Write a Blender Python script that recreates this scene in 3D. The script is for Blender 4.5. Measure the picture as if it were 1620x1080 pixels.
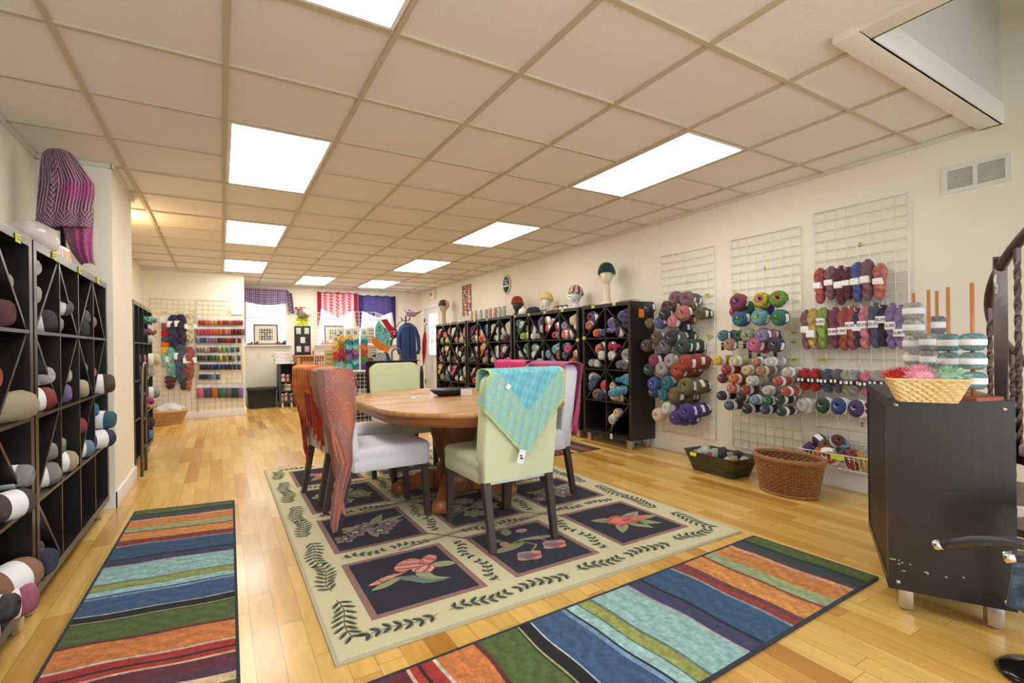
import bpy, bmesh, math, random
from math import sin, cos, pi, radians, sqrt, atan2
from mathutils import Vector, Matrix
random.seed(7)
for o in list(bpy.data.objects): bpy.data.objects.remove(o, do_unlink=True)
SC = bpy.context.scene; COL = SC.collection

# ---------------------------------------------------------------- camera, world, exposure
F, YAW, ROLL, CY, HC = 771.7, .5385, radians(.75), 549.4, 1.10
cam = bpy.data.cameras.new('camera'); cam.sensor_width = 36; cam.lens = F*36/1620; cam.shift_y = (CY-540)/1620
cam.clip_start = .02; cam.clip_end = 200
co = bpy.data.objects.new('camera', cam); COL.objects.link(co)
co.matrix_world = Matrix.Translation((0, 0, HC)) @ Matrix.Rotation(-YAW, 4, 'Z') @ Matrix.Rotation(radians(90), 4, 'X') @ Matrix.Rotation(-ROLL, 4, 'Z')
SC.camera = co
W = bpy.data.worlds.new('daylight'); SC.world = W; W.use_nodes = True
W.node_tree.nodes['Background'].inputs[0].default_value = (.86, .93, 1, 1)
W.node_tree.nodes['Background'].inputs[1].default_value = 2.4
SC.view_settings.view_transform = 'Standard'; SC.view_settings.look = 'None'
SC.view_settings.exposure = 0.55; SC.view_settings.gamma = 1; SC.view_settings.use_curve_mapping = False
LAMP = 7.0          # radiance of the ceiling light diffusers

def ray(px, py):
    a = (px-810)/F; b = -(py-CY)/F; cr, sr = cos(ROLL), sin(ROLL)
    r = a*cr+b*sr; u = -a*sr+b*cr; c, s = cos(YAW), sin(YAW)
    return Vector((r*c+s, -r*s+c, u))
def ca(px): return cos(math.atan((px-810)/F))      # cosine of the view angle across the frame
def at(px, py, X=None, Y=None, Z=None):
    d = ray(px, py)
    t = X/d.x if X is not None else Y/d.y if Y is not None else (Z-HC)/d.z
    return Vector((d.x*t, d.y*t, HC+d.z*t))

# ---------------------------------------------------------------- colour and materials
def lin(c):
    if isinstance(c, str): c = PAL[c]
    return tuple(((v/255)/12.92 if v/255 <= .04045 else ((v/255+.055)/1.055)**2.4) for v in c[:3]) + (1,)
PAL = dict(w=(238,236,230), cr=(236,218,178), lg=(178,178,176), g=(112,114,120), k=(42,42,46), r=(190,28,40), o=(232,112,40), co=(226,92,76),
  p=(232,120,150), hp=(214,60,130), m=(150,28,98), pu=(74,40,140), lv=(150,120,190), b=(50,84,170), nb=(34,44,90), lb=(130,172,214),
  t=(20,120,140), aq=(120,196,190), gr=(40,130,84), li=(150,180,50), dg=(34,72,56), y=(232,186,60), br=(96,62,44), ta=(198,140,100),
  ma=(110,24,44), mv=(150,92,110), ol=(120,104,52), ru=(176,60,34), cy=(30,150,190), dp=(46,30,60), sg=(160,176,140), sl=(70,90,120))
CNAME = dict(w='white', cr='cream', lg='light grey', g='grey', k='charcoal', r='red', o='orange', co='coral', p='pink', hp='hot pink', m='magenta',
  pu='purple', lv='lavender', b='blue', nb='navy', lb='light blue', t='teal', aq='aqua', gr='green', li='lime green', dg='dark green', y='yellow',
  br='brown', ta='tan', ma='maroon', mv='mauve', ol='olive', ru='rust', cy='turquoise', dp='dark plum', sg='sage green', sl='slate blue')
MATS = {}
def mat(name, rgb=(200,200,200), rough=.6, metal=0, spec=.5, noise=0, nscale=30, bump=0, bscale=200, attr=False, objc=False, emit=None, alpha=None, trans=0, sheen=0, stretch=(1,1,1)):
    if name in MATS: return MATS[name]
    m = bpy.data.materials.new(name); m.use_nodes = True; N = m.node_tree.nodes; L = m.node_tree.links
    b = N['Principled BSDF']; b.inputs['Base Color'].default_value = lin(rgb); b.inputs['Roughness'].default_value = rough
    b.inputs['Metallic'].default_value = metal; b.inputs['Specular IOR Level'].default_value = spec
    if sheen: b.inputs['Sheen Weight'].default_value = sheen
    src = None
    if attr:
        a = N.new('ShaderNodeAttribute'); a.attribute_name = 'Col'; src = a.outputs['Color']
    if objc:
        a = N.new('ShaderNodeObjectInfo'); src = a.outputs['Color']
    if noise or bump:
        tc = N.new('ShaderNodeTexCoord'); mp = N.new('ShaderNodeMapping'); mp.inputs['Scale'].default_value = stretch
        L.new(tc.outputs['Object'], mp.inputs['Vector'])
    if noise:
        n = N.new('ShaderNodeTexNoise'); n.inputs['Scale'].default_value = nscale; n.inputs['Detail'].default_value = 4
        L.new(mp.outputs[0], n.inputs['Vector'])
        r = N.new('ShaderNodeMapRange'); r.inputs[1].default_value = .3; r.inputs[2].default_value = .7
        r.inputs[3].default_value = 1-noise; r.inputs[4].default_value = 1+noise; L.new(n.outputs['Fac'], r.inputs[0])
        v = N.new('ShaderNodeVectorMath'); v.operation = 'SCALE'; L.new(r.outputs[0], v.inputs['Scale'])
        if src: L.new(src, v.inputs[0])
        else: v.inputs[0].default_value = lin(rgb)[:3]
        src = v.outputs[0]
    if src: L.new(src, b.inputs['Base Color'])
    if bump:
        n = N.new('ShaderNodeTexNoise'); n.inputs['Scale'].default_value = bscale; L.new(mp.outputs[0], n.inputs['Vector'])
        bp = N.new('ShaderNodeBump'); bp.inputs['Strength'].default_value = bump; bp.inputs['Distance'].default_value = .003
        L.new(n.outputs['Fac'], bp.inputs['Height']); L.new(bp.outputs[0], b.inputs['Normal'])
    if emit:
        b.inputs['Emission Color'].default_value = lin(rgb); b.inputs['Emission Strength'].default_value = emit
    if alpha is not None: b.inputs['Alpha'].default_value = alpha
    if trans: b.inputs['Transmission Weight'].default_value = trans
    MATS[name] = m; return m

HV = {1: .035, 2.4: .12}
def yarn_mat(name, var=0, wscale=34, fuzz=.25):
    m = bpy.data.materials.new(name); m.use_nodes = True; N = m.node_tree.nodes; L = m.node_tree.links
    b = N['Principled BSDF']; b.inputs['Roughness'].default_value = .85; b.inputs['Specular IOR Level'].default_value = .2
    b.inputs['Sheen Weight'].default_value = fuzz
    oi = N.new('ShaderNodeObjectInfo'); tc = N.new('ShaderNodeTexCoord'); col = oi.outputs['Color']
    if var:
        n2 = N.new('ShaderNodeTexNoise'); n2.inputs['Scale'].default_value = 9 if var < 2 else 14; n2.noise_dimensions = '4D'
        L.new(tc.outputs['Object'], n2.inputs['Vector'])
        mm = N.new('ShaderNodeMath'); mm.operation = 'MULTIPLY'; mm.inputs[1].default_value = 50; L.new(oi.outputs['Random'], mm.inputs[0]); L.new(mm.outputs[0], n2.inputs['W'])
        r = N.new('ShaderNodeMapRange'); r.inputs[1].default_value = .35; r.inputs[2].default_value = .65; r.inputs[3].default_value = .5-HV[var]; r.inputs[4].default_value = .5+HV[var]
        L.new(n2.outputs['Fac'], r.inputs[0])
        if var > 2:      # self-striping: the dye changes from the heart of the ball outwards
            ln = N.new('ShaderNodeVectorMath'); ln.operation = 'LENGTH'; L.new(tc.outputs['Object'], ln.inputs[0]); m1 = N.new('ShaderNodeMath'); m1.operation = 'MULTIPLY_ADD'; m1.inputs[1].default_value = .8; m1.inputs[2].default_value = -.78; L.new(ln.outputs['Value'], m1.inputs[0]); m3 = N.new('ShaderNodeMath'); L.new(m1.outputs[0], m3.inputs[0]); L.new(r.outputs[0], m3.inputs[1]); r = m3
        h = N.new('ShaderNodeHueSaturation'); h.inputs['Saturation'].default_value = 1.1 if var > 2 else .85; L.new(r.outputs[0], h.inputs['Hue']); L.new(col, h.inputs['Color']); col = h.outputs[0]
        n4 = N.new('ShaderNodeTexNoise'); n4.inputs['Scale'].default_value = 6; n4.inputs['Detail'].default_value = 3; L.new(tc.outputs['Object'], n4.inputs['Vector']); r4 = N.new('ShaderNodeMapRange'); r4.inputs[1].default_value = .35; r4.inputs[2].default_value = .65; r4.inputs[3].default_value = .62; r4.inputs[4].default_value = 1.3; L.new(n4.outputs['Fac'], r4.inputs[0])
        v4 = N.new('ShaderNodeVectorMath'); v4.operation = 'SCALE'; L.new(col, v4.inputs[0]); L.new(r4.outputs[0], v4.inputs['Scale']); col = v4.outputs[0]
    w = N.new('ShaderNodeTexWave'); w.bands_direction = 'DIAGONAL'; w.inputs['Scale'].default_value = wscale; w.inputs['Distortion'].default_value = 3; w.inputs['Detail'].default_value = 1
    w.inputs['Detail Scale'].default_value = .6
    L.new(tc.outputs['Object'], w.inputs['Vector'])
    r = N.new('ShaderNodeMapRange'); r.inputs[3].default_value = .82; r.inputs[4].default_value = 1.38; L.new(w.outputs['Fac'], r.inputs[0])
    v = N.new('ShaderNodeVectorMath'); v.operation = 'SCALE'; L.new(col, v.inputs[0]); L.new(r.outputs[0], v.inputs['Scale']); L.new(v.outputs[0], b.inputs['Base Color'])
    bp = N.new('ShaderNodeBump'); bp.inputs['Strength'].default_value = .8; bp.inputs['Distance'].default_value = .004
    L.new(w.outputs['Fac'], bp.inputs['Height']); L.new(bp.outputs[0], b.inputs['Normal'])
    MATS[name] = m; return m

# ---------------------------------------------------------------- mesh builder
class MB:
    def __init__(s): s.v = []; s.f = []; s.m = []; s.c = []; s.sm = []; s.M = None; s.col = None; s.mi = 0
    def add(s, vs, fs, smooth=False, mi=None, cols=None):
        n = len(s.v)
        for p in vs:
            p = Vector(p); s.v.append(tuple(s.M @ p) if s.M is not None else tuple(p))
        for k, f in enumerate(fs):
            s.f.append([i+n for i in f]); s.m.append(s.mi if mi is None else mi); s.sm.append(smooth)
            s.c.append(cols[k] if cols else s.col)
    def box(s, c, d, rz=0, bev=0, M=None, mi=None):
        x, y, z = c; a, b, h = d[0]/2, d[1]/2, d[2]/2
        R = Matrix.Translation((x, y, z)) @ Matrix.Rotation(rz, 4, 'Z')
        if M is not None: R = M @ R
        if bev:
            bm = bmesh.new(); bmesh.ops.create_cube(bm, size=1); bmesh.ops.scale(bm, vec=d, verts=bm.verts)
            bmesh.ops.bevel(bm, geom=bm.edges[:], offset=min(bev, min(d)*.49), segments=3, affect='EDGES', profile=.5)
            bm.verts.index_update(); s.add([R @ v.co for v in bm.verts], [[v.index for v in f.verts] for f in bm.faces], True, mi); bm.free()
        else:
            P = [(i, j, k) for k in (-h, h) for j in (-b, b) for i in (-a, a)]
            s.add([R @ Vector(p) for p in P], [(0,2,3,1), (4,5,7,6), (0,1,5,4), (2,6,7,3), (0,4,6,2), (1,3,7,5)], False, mi)
        return s
    def bb(s, a, b, bev=0, mi=None):
        return s.box([(a[i]+b[i])/2 for i in range(3)], [abs(b[i]-a[i]) for i in range(3)], 0, bev, None, mi)
    def tube(s, P, r, n=8, closed=False, mi=None, caps=True, flat=None):
        P = [Vector(p) for p in P]; R = r if isinstance(r, (list, tuple)) else [r]*len(P)
        vs = []; up = None
        for i, p in enumerate(P):
            a = P[i-1] if (i > 0 or closed) else p; b = P[(i+1) % len(P)] if (i < len(P)-1 or closed) else p
            t = (b-a).normalized() if (b-a).length > 1e-9 else Vector((0,0,1))
            if up is None: up = Vector((0,0,1)) if abs(t.z) < .9 else Vector((1,0,0))
            x = t.cross(up)
            if x.length < 1e-6: x = t.cross(Vector((0,1,0)))
            x.normalize(); up = x.cross(t).normalized()
            for k in range(n):
                an = 2*pi*k/n; vs.append(p + (x*cos(an)+up*sin(an)*(flat or 1))*R[i])
        fs = []; m = len(P)
        for i in range(m if closed else m-1):
            for k in range(n): fs.append((i*n+k, i*n+(k+1) % n, ((i+1) % m)*n+(k+1) % n, ((i+1) % m)*n+k))
        if caps and not closed: fs += [tuple(range(n-1, -1, -1)), tuple((m-1)*n+k for k in range(n))]
        s.add(vs, fs, n > 4, mi); return s
    def cyl(s, a, b, r, r2=None, n=16, mi=None): return s.tube([a, b], [r, r if r2 is None else r2], n, mi=mi)
    def lathe(s, prof, n=24, c=(0,0,0), mi=None, sx=1, sy=1, M=None, fn=None, caps=False):
        vs = []
        for r, z in prof:
            for k in range(n):
                a = 2*pi*k/n; rr = r*(fn(a, z) if fn else 1); p = Vector((c[0]+rr*cos(a)*sx, c[1]+rr*sin(a)*sy, c[2]+z))
                vs.append(M @ p if M is not None else p)
        fs = [(i*n+k, i*n+(k+1) % n, (i+1)*n+(k+1) % n, (i+1)*n+k) for i in range(len(prof)-1) for k in range(n)]
        if caps: fs += [tuple(range(n-1, -1, -1)), tuple((len(prof)-1)*n+k for k in range(n))]
        s.add(vs, fs, True, mi); return s
    def grid(s, fn, nu, nv, mi=None, colf=None, smooth=True, closeu=False):
        vs = [fn(i/nu, j/nv) for j in range(nv+1) for i in range(nu+1)]; w = nu+1
        fs = [(j*w+i, j*w+i+1, (j+1)*w+i+1, (j+1)*w+i) for j in range(nv) for i in range(nu)]
        cols = [colf((i+.5)/nu, (j+.5)/nv) for j in range(nv) for i in range(nu)] if colf else None
        s.add(vs, fs, smooth, mi, cols); return s
    def poly(s, P, mi=None): s.add(P, [tuple(range(len(P)))], False, mi); return s
    def prism(s, P, h, axis='z', mi=None):      # P 2-D outline (ccw), extruded from 0 to h
        def q(a, b, c): return (a, b, c) if axis == 'z' else (a, c, b) if axis == 'y' else (c, a, b)
        n = len(P); s.add([q(x, y, 0) for x, y in P]+[q(x, y, h) for x, y in P],
            [tuple(range(n-1, -1, -1)), tuple(range(n, 2*n))]+[(i, (i+1) % n, n+(i+1) % n, n+i) for i in range(n)], False, mi); return s
    def build(s, name, mats, parent=None, solid=0, subsurf=0, normals=True):
        me = bpy.data.meshes.new(name); me.from_pydata(s.v, [], s.f)
        if not isinstance(mats, (list, tuple)): mats = [mats]
        for m in mats: me.materials.append(m)
        for p, mi, sm in zip(me.polygons, s.m, s.sm): p.material_index = min(mi, len(mats)-1); p.use_smooth = sm
        if any(c is not None for c in s.c):
            ca = me.color_attributes.new('Col', 'FLOAT_COLOR', 'CORNER'); i = 0
            buf = []
            for f, c in zip(s.f, s.c):
                q = lin(c) if c is not None else (1,1,1,1); buf += list(q)*len(f)
            ca.data.foreach_set('color', buf)
        if normals:
            bm = bmesh.new(); bm.from_mesh(me); bmesh.ops.recalc_face_normals(bm, faces=bm.faces); bm.to_mesh(me); bm.free()
        me.update()
        o = bpy.data.objects.new(name, me); COL.objects.link(o)
        if parent is not None: o.parent = parent
        if solid:
            md = o.modifiers.new('s', 'SOLIDIFY'); md.thickness = solid; md.offset = 0
        if subsurf:
            md = o.modifiers.new('u', 'SUBSURF'); md.levels = subsurf; md.render_levels = subsurf
        return o
def tag(o, label, cat, group=None, kind=None):
    if label: o['label'] = label
    if cat: o['category'] = cat
    if group: o['group'] = group
    if kind: o['kind'] = kind
    return o
def empty(name, loc=(0,0,0), rz=0, label=None, cat=None, group=None):
    o = bpy.data.objects.new(name, None); COL.objects.link(o); o.location = loc; o.rotation_euler = (0, 0, rz); o.empty_display_size = .1
    return tag(o, label, cat, group)
def st(o, label=None):
    o['kind'] = 'structure'
    if label: o['label'] = label
    return o
def copy_tree(o, parent=None):
    c = o.copy(); COL.objects.link(c); c.parent = parent
    for ch in o.children: copy_tree(ch, c)
    return c
def text(s_, size, M, m, parent, name='lettering', depth=.0008):
    cu = bpy.data.curves.new(name, 'FONT'); cu.body = s_; cu.size = size; cu.align_x = 'CENTER'; cu.align_y = 'CENTER'; cu.extrude = depth
    t_ = bpy.data.objects.new('t', cu); COL.objects.link(t_); me = bpy.data.meshes.new_from_object(t_); bpy.data.objects.remove(t_); me.materials.clear(); me.materials.append(m)
    o = bpy.data.objects.new(name, me); COL.objects.link(o); o.parent = parent; o.matrix_local = M; return o
def frameM(o, xdir, zdir):      # matrix whose local x is xdir, local z (facing) is zdir
    x = Vector(xdir).normalized(); z = Vector(zdir).normalized(); y = z.cross(x).normalized(); x = y.cross(z).normalized()
    return Matrix(((x.x, y.x, z.x, o[0]), (x.y, y.y, z.y, o[1]), (x.z, y.z, z.z, o[2]), (0, 0, 0, 1)))

# shared materials
WALLC = (240, 234, 219)
M_wall = mat('wall_paint', WALLC, .75, noise=.02, nscale=2, bump=.12, bscale=90)
M_trim = mat('white_trim', (238,238,238), .4)
M_black = mat('black_brown_wood', (32,29,28), .3, noise=.25, nscale=60, stretch=(1,1,.1), bump=.08)
M_steel = mat('brushed_steel', (190,182,170), .3, .9)
M_chrome = mat('chrome', (220,220,222), .12, 1)
M_wire = mat('white_wire', (238,238,236), .4)
M_paper = mat('white_paper', (240,240,242), .7)
M_tagy = mat('lime_tag', (206,222,60), .6)
M_blk = mat('black_plastic', (22,22,24), .4)
M_dark = mat('dark_ink', (30,30,34), .6)
M_attr = mat('dyed_cloth', attr=True, rough=.9, spec=.2, noise=.12, nscale=160, bump=.4, bscale=350, sheen=.2)
M_rug = mat('rug_pile', attr=True, rough=.95, spec=.1, noise=.24, nscale=55, bump=.7, bscale=420, sheen=.15)
M_rug2 = mat('wool_rug_pile', attr=True, rough=.95, spec=.1, noise=.10, nscale=230, bump=.7, bscale=420, sheen=.15)
M_print = mat('printed_card', attr=True, rough=.5)
# ================================================================ ROOM
H = 2.418; G = .61; GX, GY = .938, -3.28
XW, YA, YB, XL, XA = 4.04, 9.58, 10.99, -1.05, .36
YF = -2.2
def floor_mat():
    m = bpy.data.materials.new('maple_boards'); m.use_nodes = True; N = m.node_tree.nodes; L = m.node_tree.links; b = N['Principled BSDF']
    def n(t, **k):
        q = N.new('ShaderNode'+t)
        for a, v in k.items(): setattr(q, a, v)
        return q
    def math_(op, a, bb=None):
        q = n('Math', operation=op)
        for i, v in enumerate((a, bb)):
            if v is None: continue
            if isinstance(v, (int, float)): q.inputs[i].default_value = v
            else: L.new(v, q.inputs[i])
        return q.outputs[0]
    tc = n('TexCoord'); sp = n('SeparateXYZ'); L.new(tc.outputs['Object'], sp.inputs[0])
    x = math_('DIVIDE', sp.outputs[0], .092); row = math_('FLOOR', x); fx = math_('FRACT', x)
    wn = n('TexWhiteNoise', noise_dimensions='1D'); L.new(row, wn.inputs['W'])
    y = math_('ADD', math_('DIVIDE', sp.outputs[1], .85), math_('MULTIPLY', wn.outputs['Value'], 7.3))
    pl = math_('FLOOR', y); fy = math_('FRACT', y)
    cv = n('CombineXYZ'); L.new(row, cv.inputs[0]); L.new(pl, cv.inputs[1])
    w2 = n('TexWhiteNoise', noise_dimensions='3D'); L.new(cv.outputs[0], w2.inputs['Vector'])
    cr = n('ValToRGB'); e = cr.color_ramp.elements; e[0].position = 0; e[0].color = lin((178,122,54)); e[1].position = 1; e[1].color = lin((234,198,118))
    for p, c in ((.05,(200,150,72)), (.3,(218,172,88)), (.7,(227,185,102))):
        q = e.new(p); q.color = lin(c)
    L.new(w2.outputs['Value'], cr.inputs[0])
    # grain, offset per plank
    off = n('VectorMath', operation='SCALE'); L.new(cv.outputs[0], off.inputs[0]); off.inputs['Scale'].default_value = 3.7
    ad = n('VectorMath', operation='ADD'); L.new(tc.outputs['Object'], ad.inputs[0]); L.new(off.outputs[0], ad.inputs[1])
    mp = n('Mapping'); mp.inputs['Scale'].default_value = (9, 1.3, 1); L.new(ad.outputs[0], mp.inputs[0])
    gn = n('TexNoise'); gn.inputs['Scale'].default_value = 2.2; gn.inputs['Detail'].default_value = 6; gn.inputs['Distortion'].default_value = .8; L.new(mp.outputs[0], gn.inputs['Vector'])
    g2 = n('TexNoise'); g2.inputs['Scale'].default_value = 1.1; g2.inputs['Detail'].default_value = 3; L.new(mp.outputs[0], g2.inputs['Vector'])
    r1 = n('MapRange'); r1.inputs[1].default_value = .3; r1.inputs[2].default_value = .7; r1.inputs[3].default_value = .88; r1.inputs[4].default_value = 1.1; L.new(gn.outputs['Fac'], r1.inputs[0])
    mx = n('VectorMath', operation='SCALE'); L.new(cr.outputs[0], mx.inputs[0]); L.new(r1.outputs[0], mx.inputs['Scale'])
    knot = n('MapRange'); knot.inputs[1].default_value = .66; knot.inputs[2].default_value = .8; L.new(g2.outputs['Fac'], knot.inputs[0])
    mk = n('Mix', data_type='RGBA'); L.new(math_('MULTIPLY', knot.outputs[0], .5), mk.inputs[0]); L.new(mx.outputs[0], mk.inputs[6]); mk.inputs[7].default_value = lin((150,100,52))
    # joints
    ex = math_('MINIMUM', fx, math_('SUBTRACT', 1, fx)); ey = math_('MINIMUM', fy, math_('SUBTRACT', 1, fy))
    jx = math_('LESS_THAN', ex, .011); jy = math_('LESS_THAN', ey, .0014); j = math_('MAXIMUM', jx, jy)
    mj = n('Mix', data_type='RGBA'); L.new(math_('MULTIPLY', j, .6), mj.inputs[0]); L.new(mk.outputs[2], mj.inputs[6]); mj.inputs[7].default_value = lin((96,62,30))
    L.new(mj.outputs[2], b.inputs['Base Color']); b.inputs['Roughness'].default_value = .27; b.inputs['Coat Weight'].default_value = .25; b.inputs['Coat Roughness'].default_value = .12
    bp = n('Bump'); bp.inputs['Strength'].default_value = .25; bp.inputs['Distance'].default_value = .001; bp.invert = True
    L.new(j, bp.inputs['Height']); L.new(bp.outputs[0], b.inputs['Normal'])
    return m
st(MB().bb((XL-.1, YF, -.1), (XW+.1, YB+.1, 0)).build('floor', floor_mat()), 'honey maple strip floor')
# ceiling: tiles, T-bars, with the stairwell opening left out
M_tile = mat('ceiling_tile', (236,232,228), .9, bump=.8, bscale=120, noise=.03, nscale=160)
M_tbar = mat('ceiling_tbar', (196,186,160), .5)
OX, OY = 2.40, 1.0
b = MB()
b.bb((XL-.1, YF, H+.012), (OX, YB+.1, H+.05)); b.bb((OX, OY, H+.012), (XW+.1, YB+.1, H+.05))
st(b.build('ceiling', M_tile), 'white suspended tile ceiling')
b = MB(); w = .012
LMIDS = [(1,-1),(1,3),(1,7),(1,11),(5,1),(5,5),(5,9),(5,13),(3,13)]; LMID = [j for i, j in LMIDS]
for i in range(-3, 8):
    x = (i-GX)*G
    if XL < x < XW:
        y0 = OY if x > OX-.02 else YF
        b.bb((x-w, y0, H), (x+w, YA if x < XA else YB, H+.014))
for j in range(-1, 22):
    y = (j-GY-3)*G
    if y < YB: 
        x1 = OX if y < OY else XW; x = XL
        for ci in ((1, 3, 5) if j-3 in LMID else ()):
            if (ci, j-3) not in LMIDS: continue
            b.bb((x, y-w, H+.001), ((ci-GX)*G, y+w, H+.0135)); x = (ci+1-GX)*G
        if x < x1: b.bb((x, y-w, H+.001), (x1, y+w, H+.0135))
st(b.build('trim_1', M_tbar), 'tan grid bars of the suspended ceiling')
b = MB()
b.bb((XW-.02, OY, H-.02), (XW, YB, H+.01)); b.bb((XA, YB-.02, H-.02), (XW, YB, H+.01)); b.bb((XL, YA-.02, H-.02), (XA, YA, H+.01)); b.bb((XL, YF, H-.02), (XL+.02, 4.41, H+.01))
b.bb((XL, 4.39, H-.02), (-.645, 4.41, H+.01)); b.bb((-.65, 4.39, H-.02), (-.63, 5.32, H+.01))
st(b.build('trim_2', mat('ceiling_angle', (222,218,206), .5)), 'pale wall angle around the ceiling')
# walls
T = .1
def wall(name, a, c, label): return st(MB().bb(a, c).build(name, M_wall), label)
wall('wall_left', (XL-T, YF, 0), (XL, YA+T, H+.05), 'cream left wall behind the yarn shelves')
wall('wall_column', (XL, 4.41, 0), (-.65, 5.30, H+.012), 'cream wall block jutting out after the left shelves')
wall('wall_alcove', (XL, YA, 0), (XA, YA+T, H+.012), 'cream wall carrying the felt packets')
wall('wall_alcove_side', (XA-T, YA+T, 0), (XA, YB+T, H+.012), 'short return wall beside the first window')
# right wall with door opening
DY0, DY1, DZ = 9.82, 10.62, 2.0
b = MB(); b.bb((XW, YF, 0), (XW+T, DY0, 5.4)); b.bb((XW, DY0, DZ), (XW+T, DY1, 5.4)); b.bb((XW, DY1, 0), (XW+T, YB+T, 5.4))
st(b.build('wall_right', M_wall), 'long cream right wall with wire grids')
# back wall with three windows
WZ0, WZ1 = 1.22, 2.30
WIN = [(.43, 1.16), (1.80, 2.50), (2.64, 3.36)]
b = MB(); xs = [XA] + [v for p in WIN for v in p] + [XW+T]
for i in range(0, len(xs), 2): b.bb((xs[i], YB, 0), (xs[i+1], YB+T, H+.02))
for p in WIN: b.bb((p[0], YB, 0), (p[1], YB+T, WZ0)); b.bb((p[0], YB, WZ1), (p[1], YB+T, H+.02))
st(b.build('wall_back', M_wall), 'cream back wall with three windows')
# baseboards
def base(name, a, c, label):
    b = MB(); b.bb(a, (c[0], c[1], .12), .004); st(b.build(name, M_trim), label)
base('baseboard_right', (XW-.016, YF, 0), (XW, DY0-.08, 0), 'white baseboard under the wire grids')
base('baseboard_alcove', (XL, YA-.016, 0), (XA+.016, YA, 0), 'white baseboard under the felt packets')
base('baseboard_side', (XA, YA, 0), (XA+.016, YB, 0), 'white baseboard on the return wall')
base('baseboard_back', (XA, YB-.016, 0), (XW, YB, 0), 'white baseboard below the windows')
base('baseboard_left', (-.65, 4.395, 0), (-.632, 5.3, 0), 'white baseboard on the wall block side')
base('baseboard_column', (-.72, 4.395, 0), (-.634, 4.41, 0), 'white baseboard on the wall block front')
base('baseboard_recess', (XL, 6.9, 0), (XL+.016, YA, 0), 'white baseboard in the recess')
# windows
M_glass = mat('window_glass', (255,255,255), .0, trans=1, spec=.5)
M_shade = bpy.data.materials.new('translucent_shade'); M_shade.use_nodes = True
_n = M_shade.node_tree.nodes; _l = M_shade.node_tree.links; _n.remove(_n['Principled BSDF']); _t = _n.new('ShaderNodeBsdfTranslucent'); _t.inputs[0].default_value = (.97,.98,1,1)
_d = _n.new('ShaderNodeBsdfTransparent'); _x = _n.new('ShaderNodeMixShader'); _x.inputs[0].default_value = .75
_l.new(_t.outputs[0], _x.inputs[1]); _l.new(_d.outputs[0], _x.inputs[2]); _l.new(_x.outputs[0], _n['Material Output'].inputs[0])
for k, (a, c) in enumerate(WIN):
    w_ = empty('window_%d' % (k+1), (0,0,0)); st(w_, ['white window with checked valance', 'white window behind pink lace shawl', 'white window behind blue shawl'][k])
    b = MB(); y = YB
    for x in (a, c): b.bb((x-.03 if x == a else x-.01, y-.015, WZ0), (x+.01 if x == a else x+.03, y+.1, WZ1))
    b.bb((a-.03, y-.015, WZ1-.01), (c+.03, y+.1, WZ1+.03)); b.bb((a, y+.04, (WZ0+WZ1)/2-.015), (c, y+.07, (WZ0+WZ1)/2+.015)); b.bb((a, y+.04, WZ0), (c, y+.07, WZ0+.03))
    b.build('window_frame', M_trim, w_)
    MB().bb((a, y+.05, WZ0), (c, y+.055, WZ1)).build('window_pane', M_glass, w_)
    MB().bb((a+.01, y+.02, WZ0+.0), (c-.01, y+.022, WZ1)).build('window_shade', M_shade, w_)
    MB().bb((a-.1, y-.08, WZ0-.03), (c+.1, y+.05, WZ0), .006).build('window_sill', M_trim, w_)
# door in the right wall
dr = empty('door_1', (0,0,0)); st(dr, 'white glazed entrance door in the right wall')
GZ0, GZ1, GY0, GY1 = .96, 1.88, 9.95, 10.48
b = MB(); x0, x1 = XW+.02, XW+.06
b.bb((x0, DY0, 0), (x1, DY1, GZ0)); b.bb((x0, DY0, GZ1), (x1, DY1, DZ)); b.bb((x0, DY0, GZ0), (x1, GY0, GZ1)); b.bb((x0, GY1, GZ0), (x1, DY1, GZ1))
for zz in (.2, .55):
    for yy in (9.92, 10.26): b.bb((x0-.008, yy, zz), (x0, yy+.26, zz+.28), .006)
b.build('door_leaf', M_trim, dr)
b = MB(); 
for i in range(1, 3): y = GY0+(GY1-GY0)*i/3; b.bb((x0+.005, y-.009, GZ0), (x1-.005, y+.009, GZ1))
for i in range(1, 3): z = GZ0+(GZ1-GZ0)*i/3; b.bb((x0+.005, GY0, z-.009), (x1-.005, GY1, z+.009))
b.build('muntins', M_trim, dr)
MB().bb((x0+.018, GY0, GZ0), (x0+.022, GY1, GZ1)).build('door_pane', M_glass, dr)
b = MB(); b.bb((XW-.015, DY0-.07, 0), (XW, DY0, DZ+.07)); b.bb((XW-.015, DY1, 0), (XW, DY1+.07, DZ+.07)); b.bb((XW-.015, DY0, DZ), (XW, DY1, DZ+.07)); b.build('door_casing', M_trim, dr)
b = MB(); b.cyl((XW+.02, 9.9, .93), (XW-.05, 9.9, .93), .012); b.lathe([(0,0),(.025,.005),(.03,.02),(.02,.035),(0,.04)], 14, M=Matrix.Translation((XW-.03, 9.9, .93)) @ Matrix.Rotation(-pi/2, 4, 'Y')); b.build('door_handle', M_steel, dr)
for z in (.35, 1.0, 1.75): MB().cyl((XW-.018, 10.62, z-.05), (XW-.018, 10.62, z+.05), .012, n=8).build('hinge', mat('dark_metal', (60,55,50), .4, .8), dr)
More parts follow.
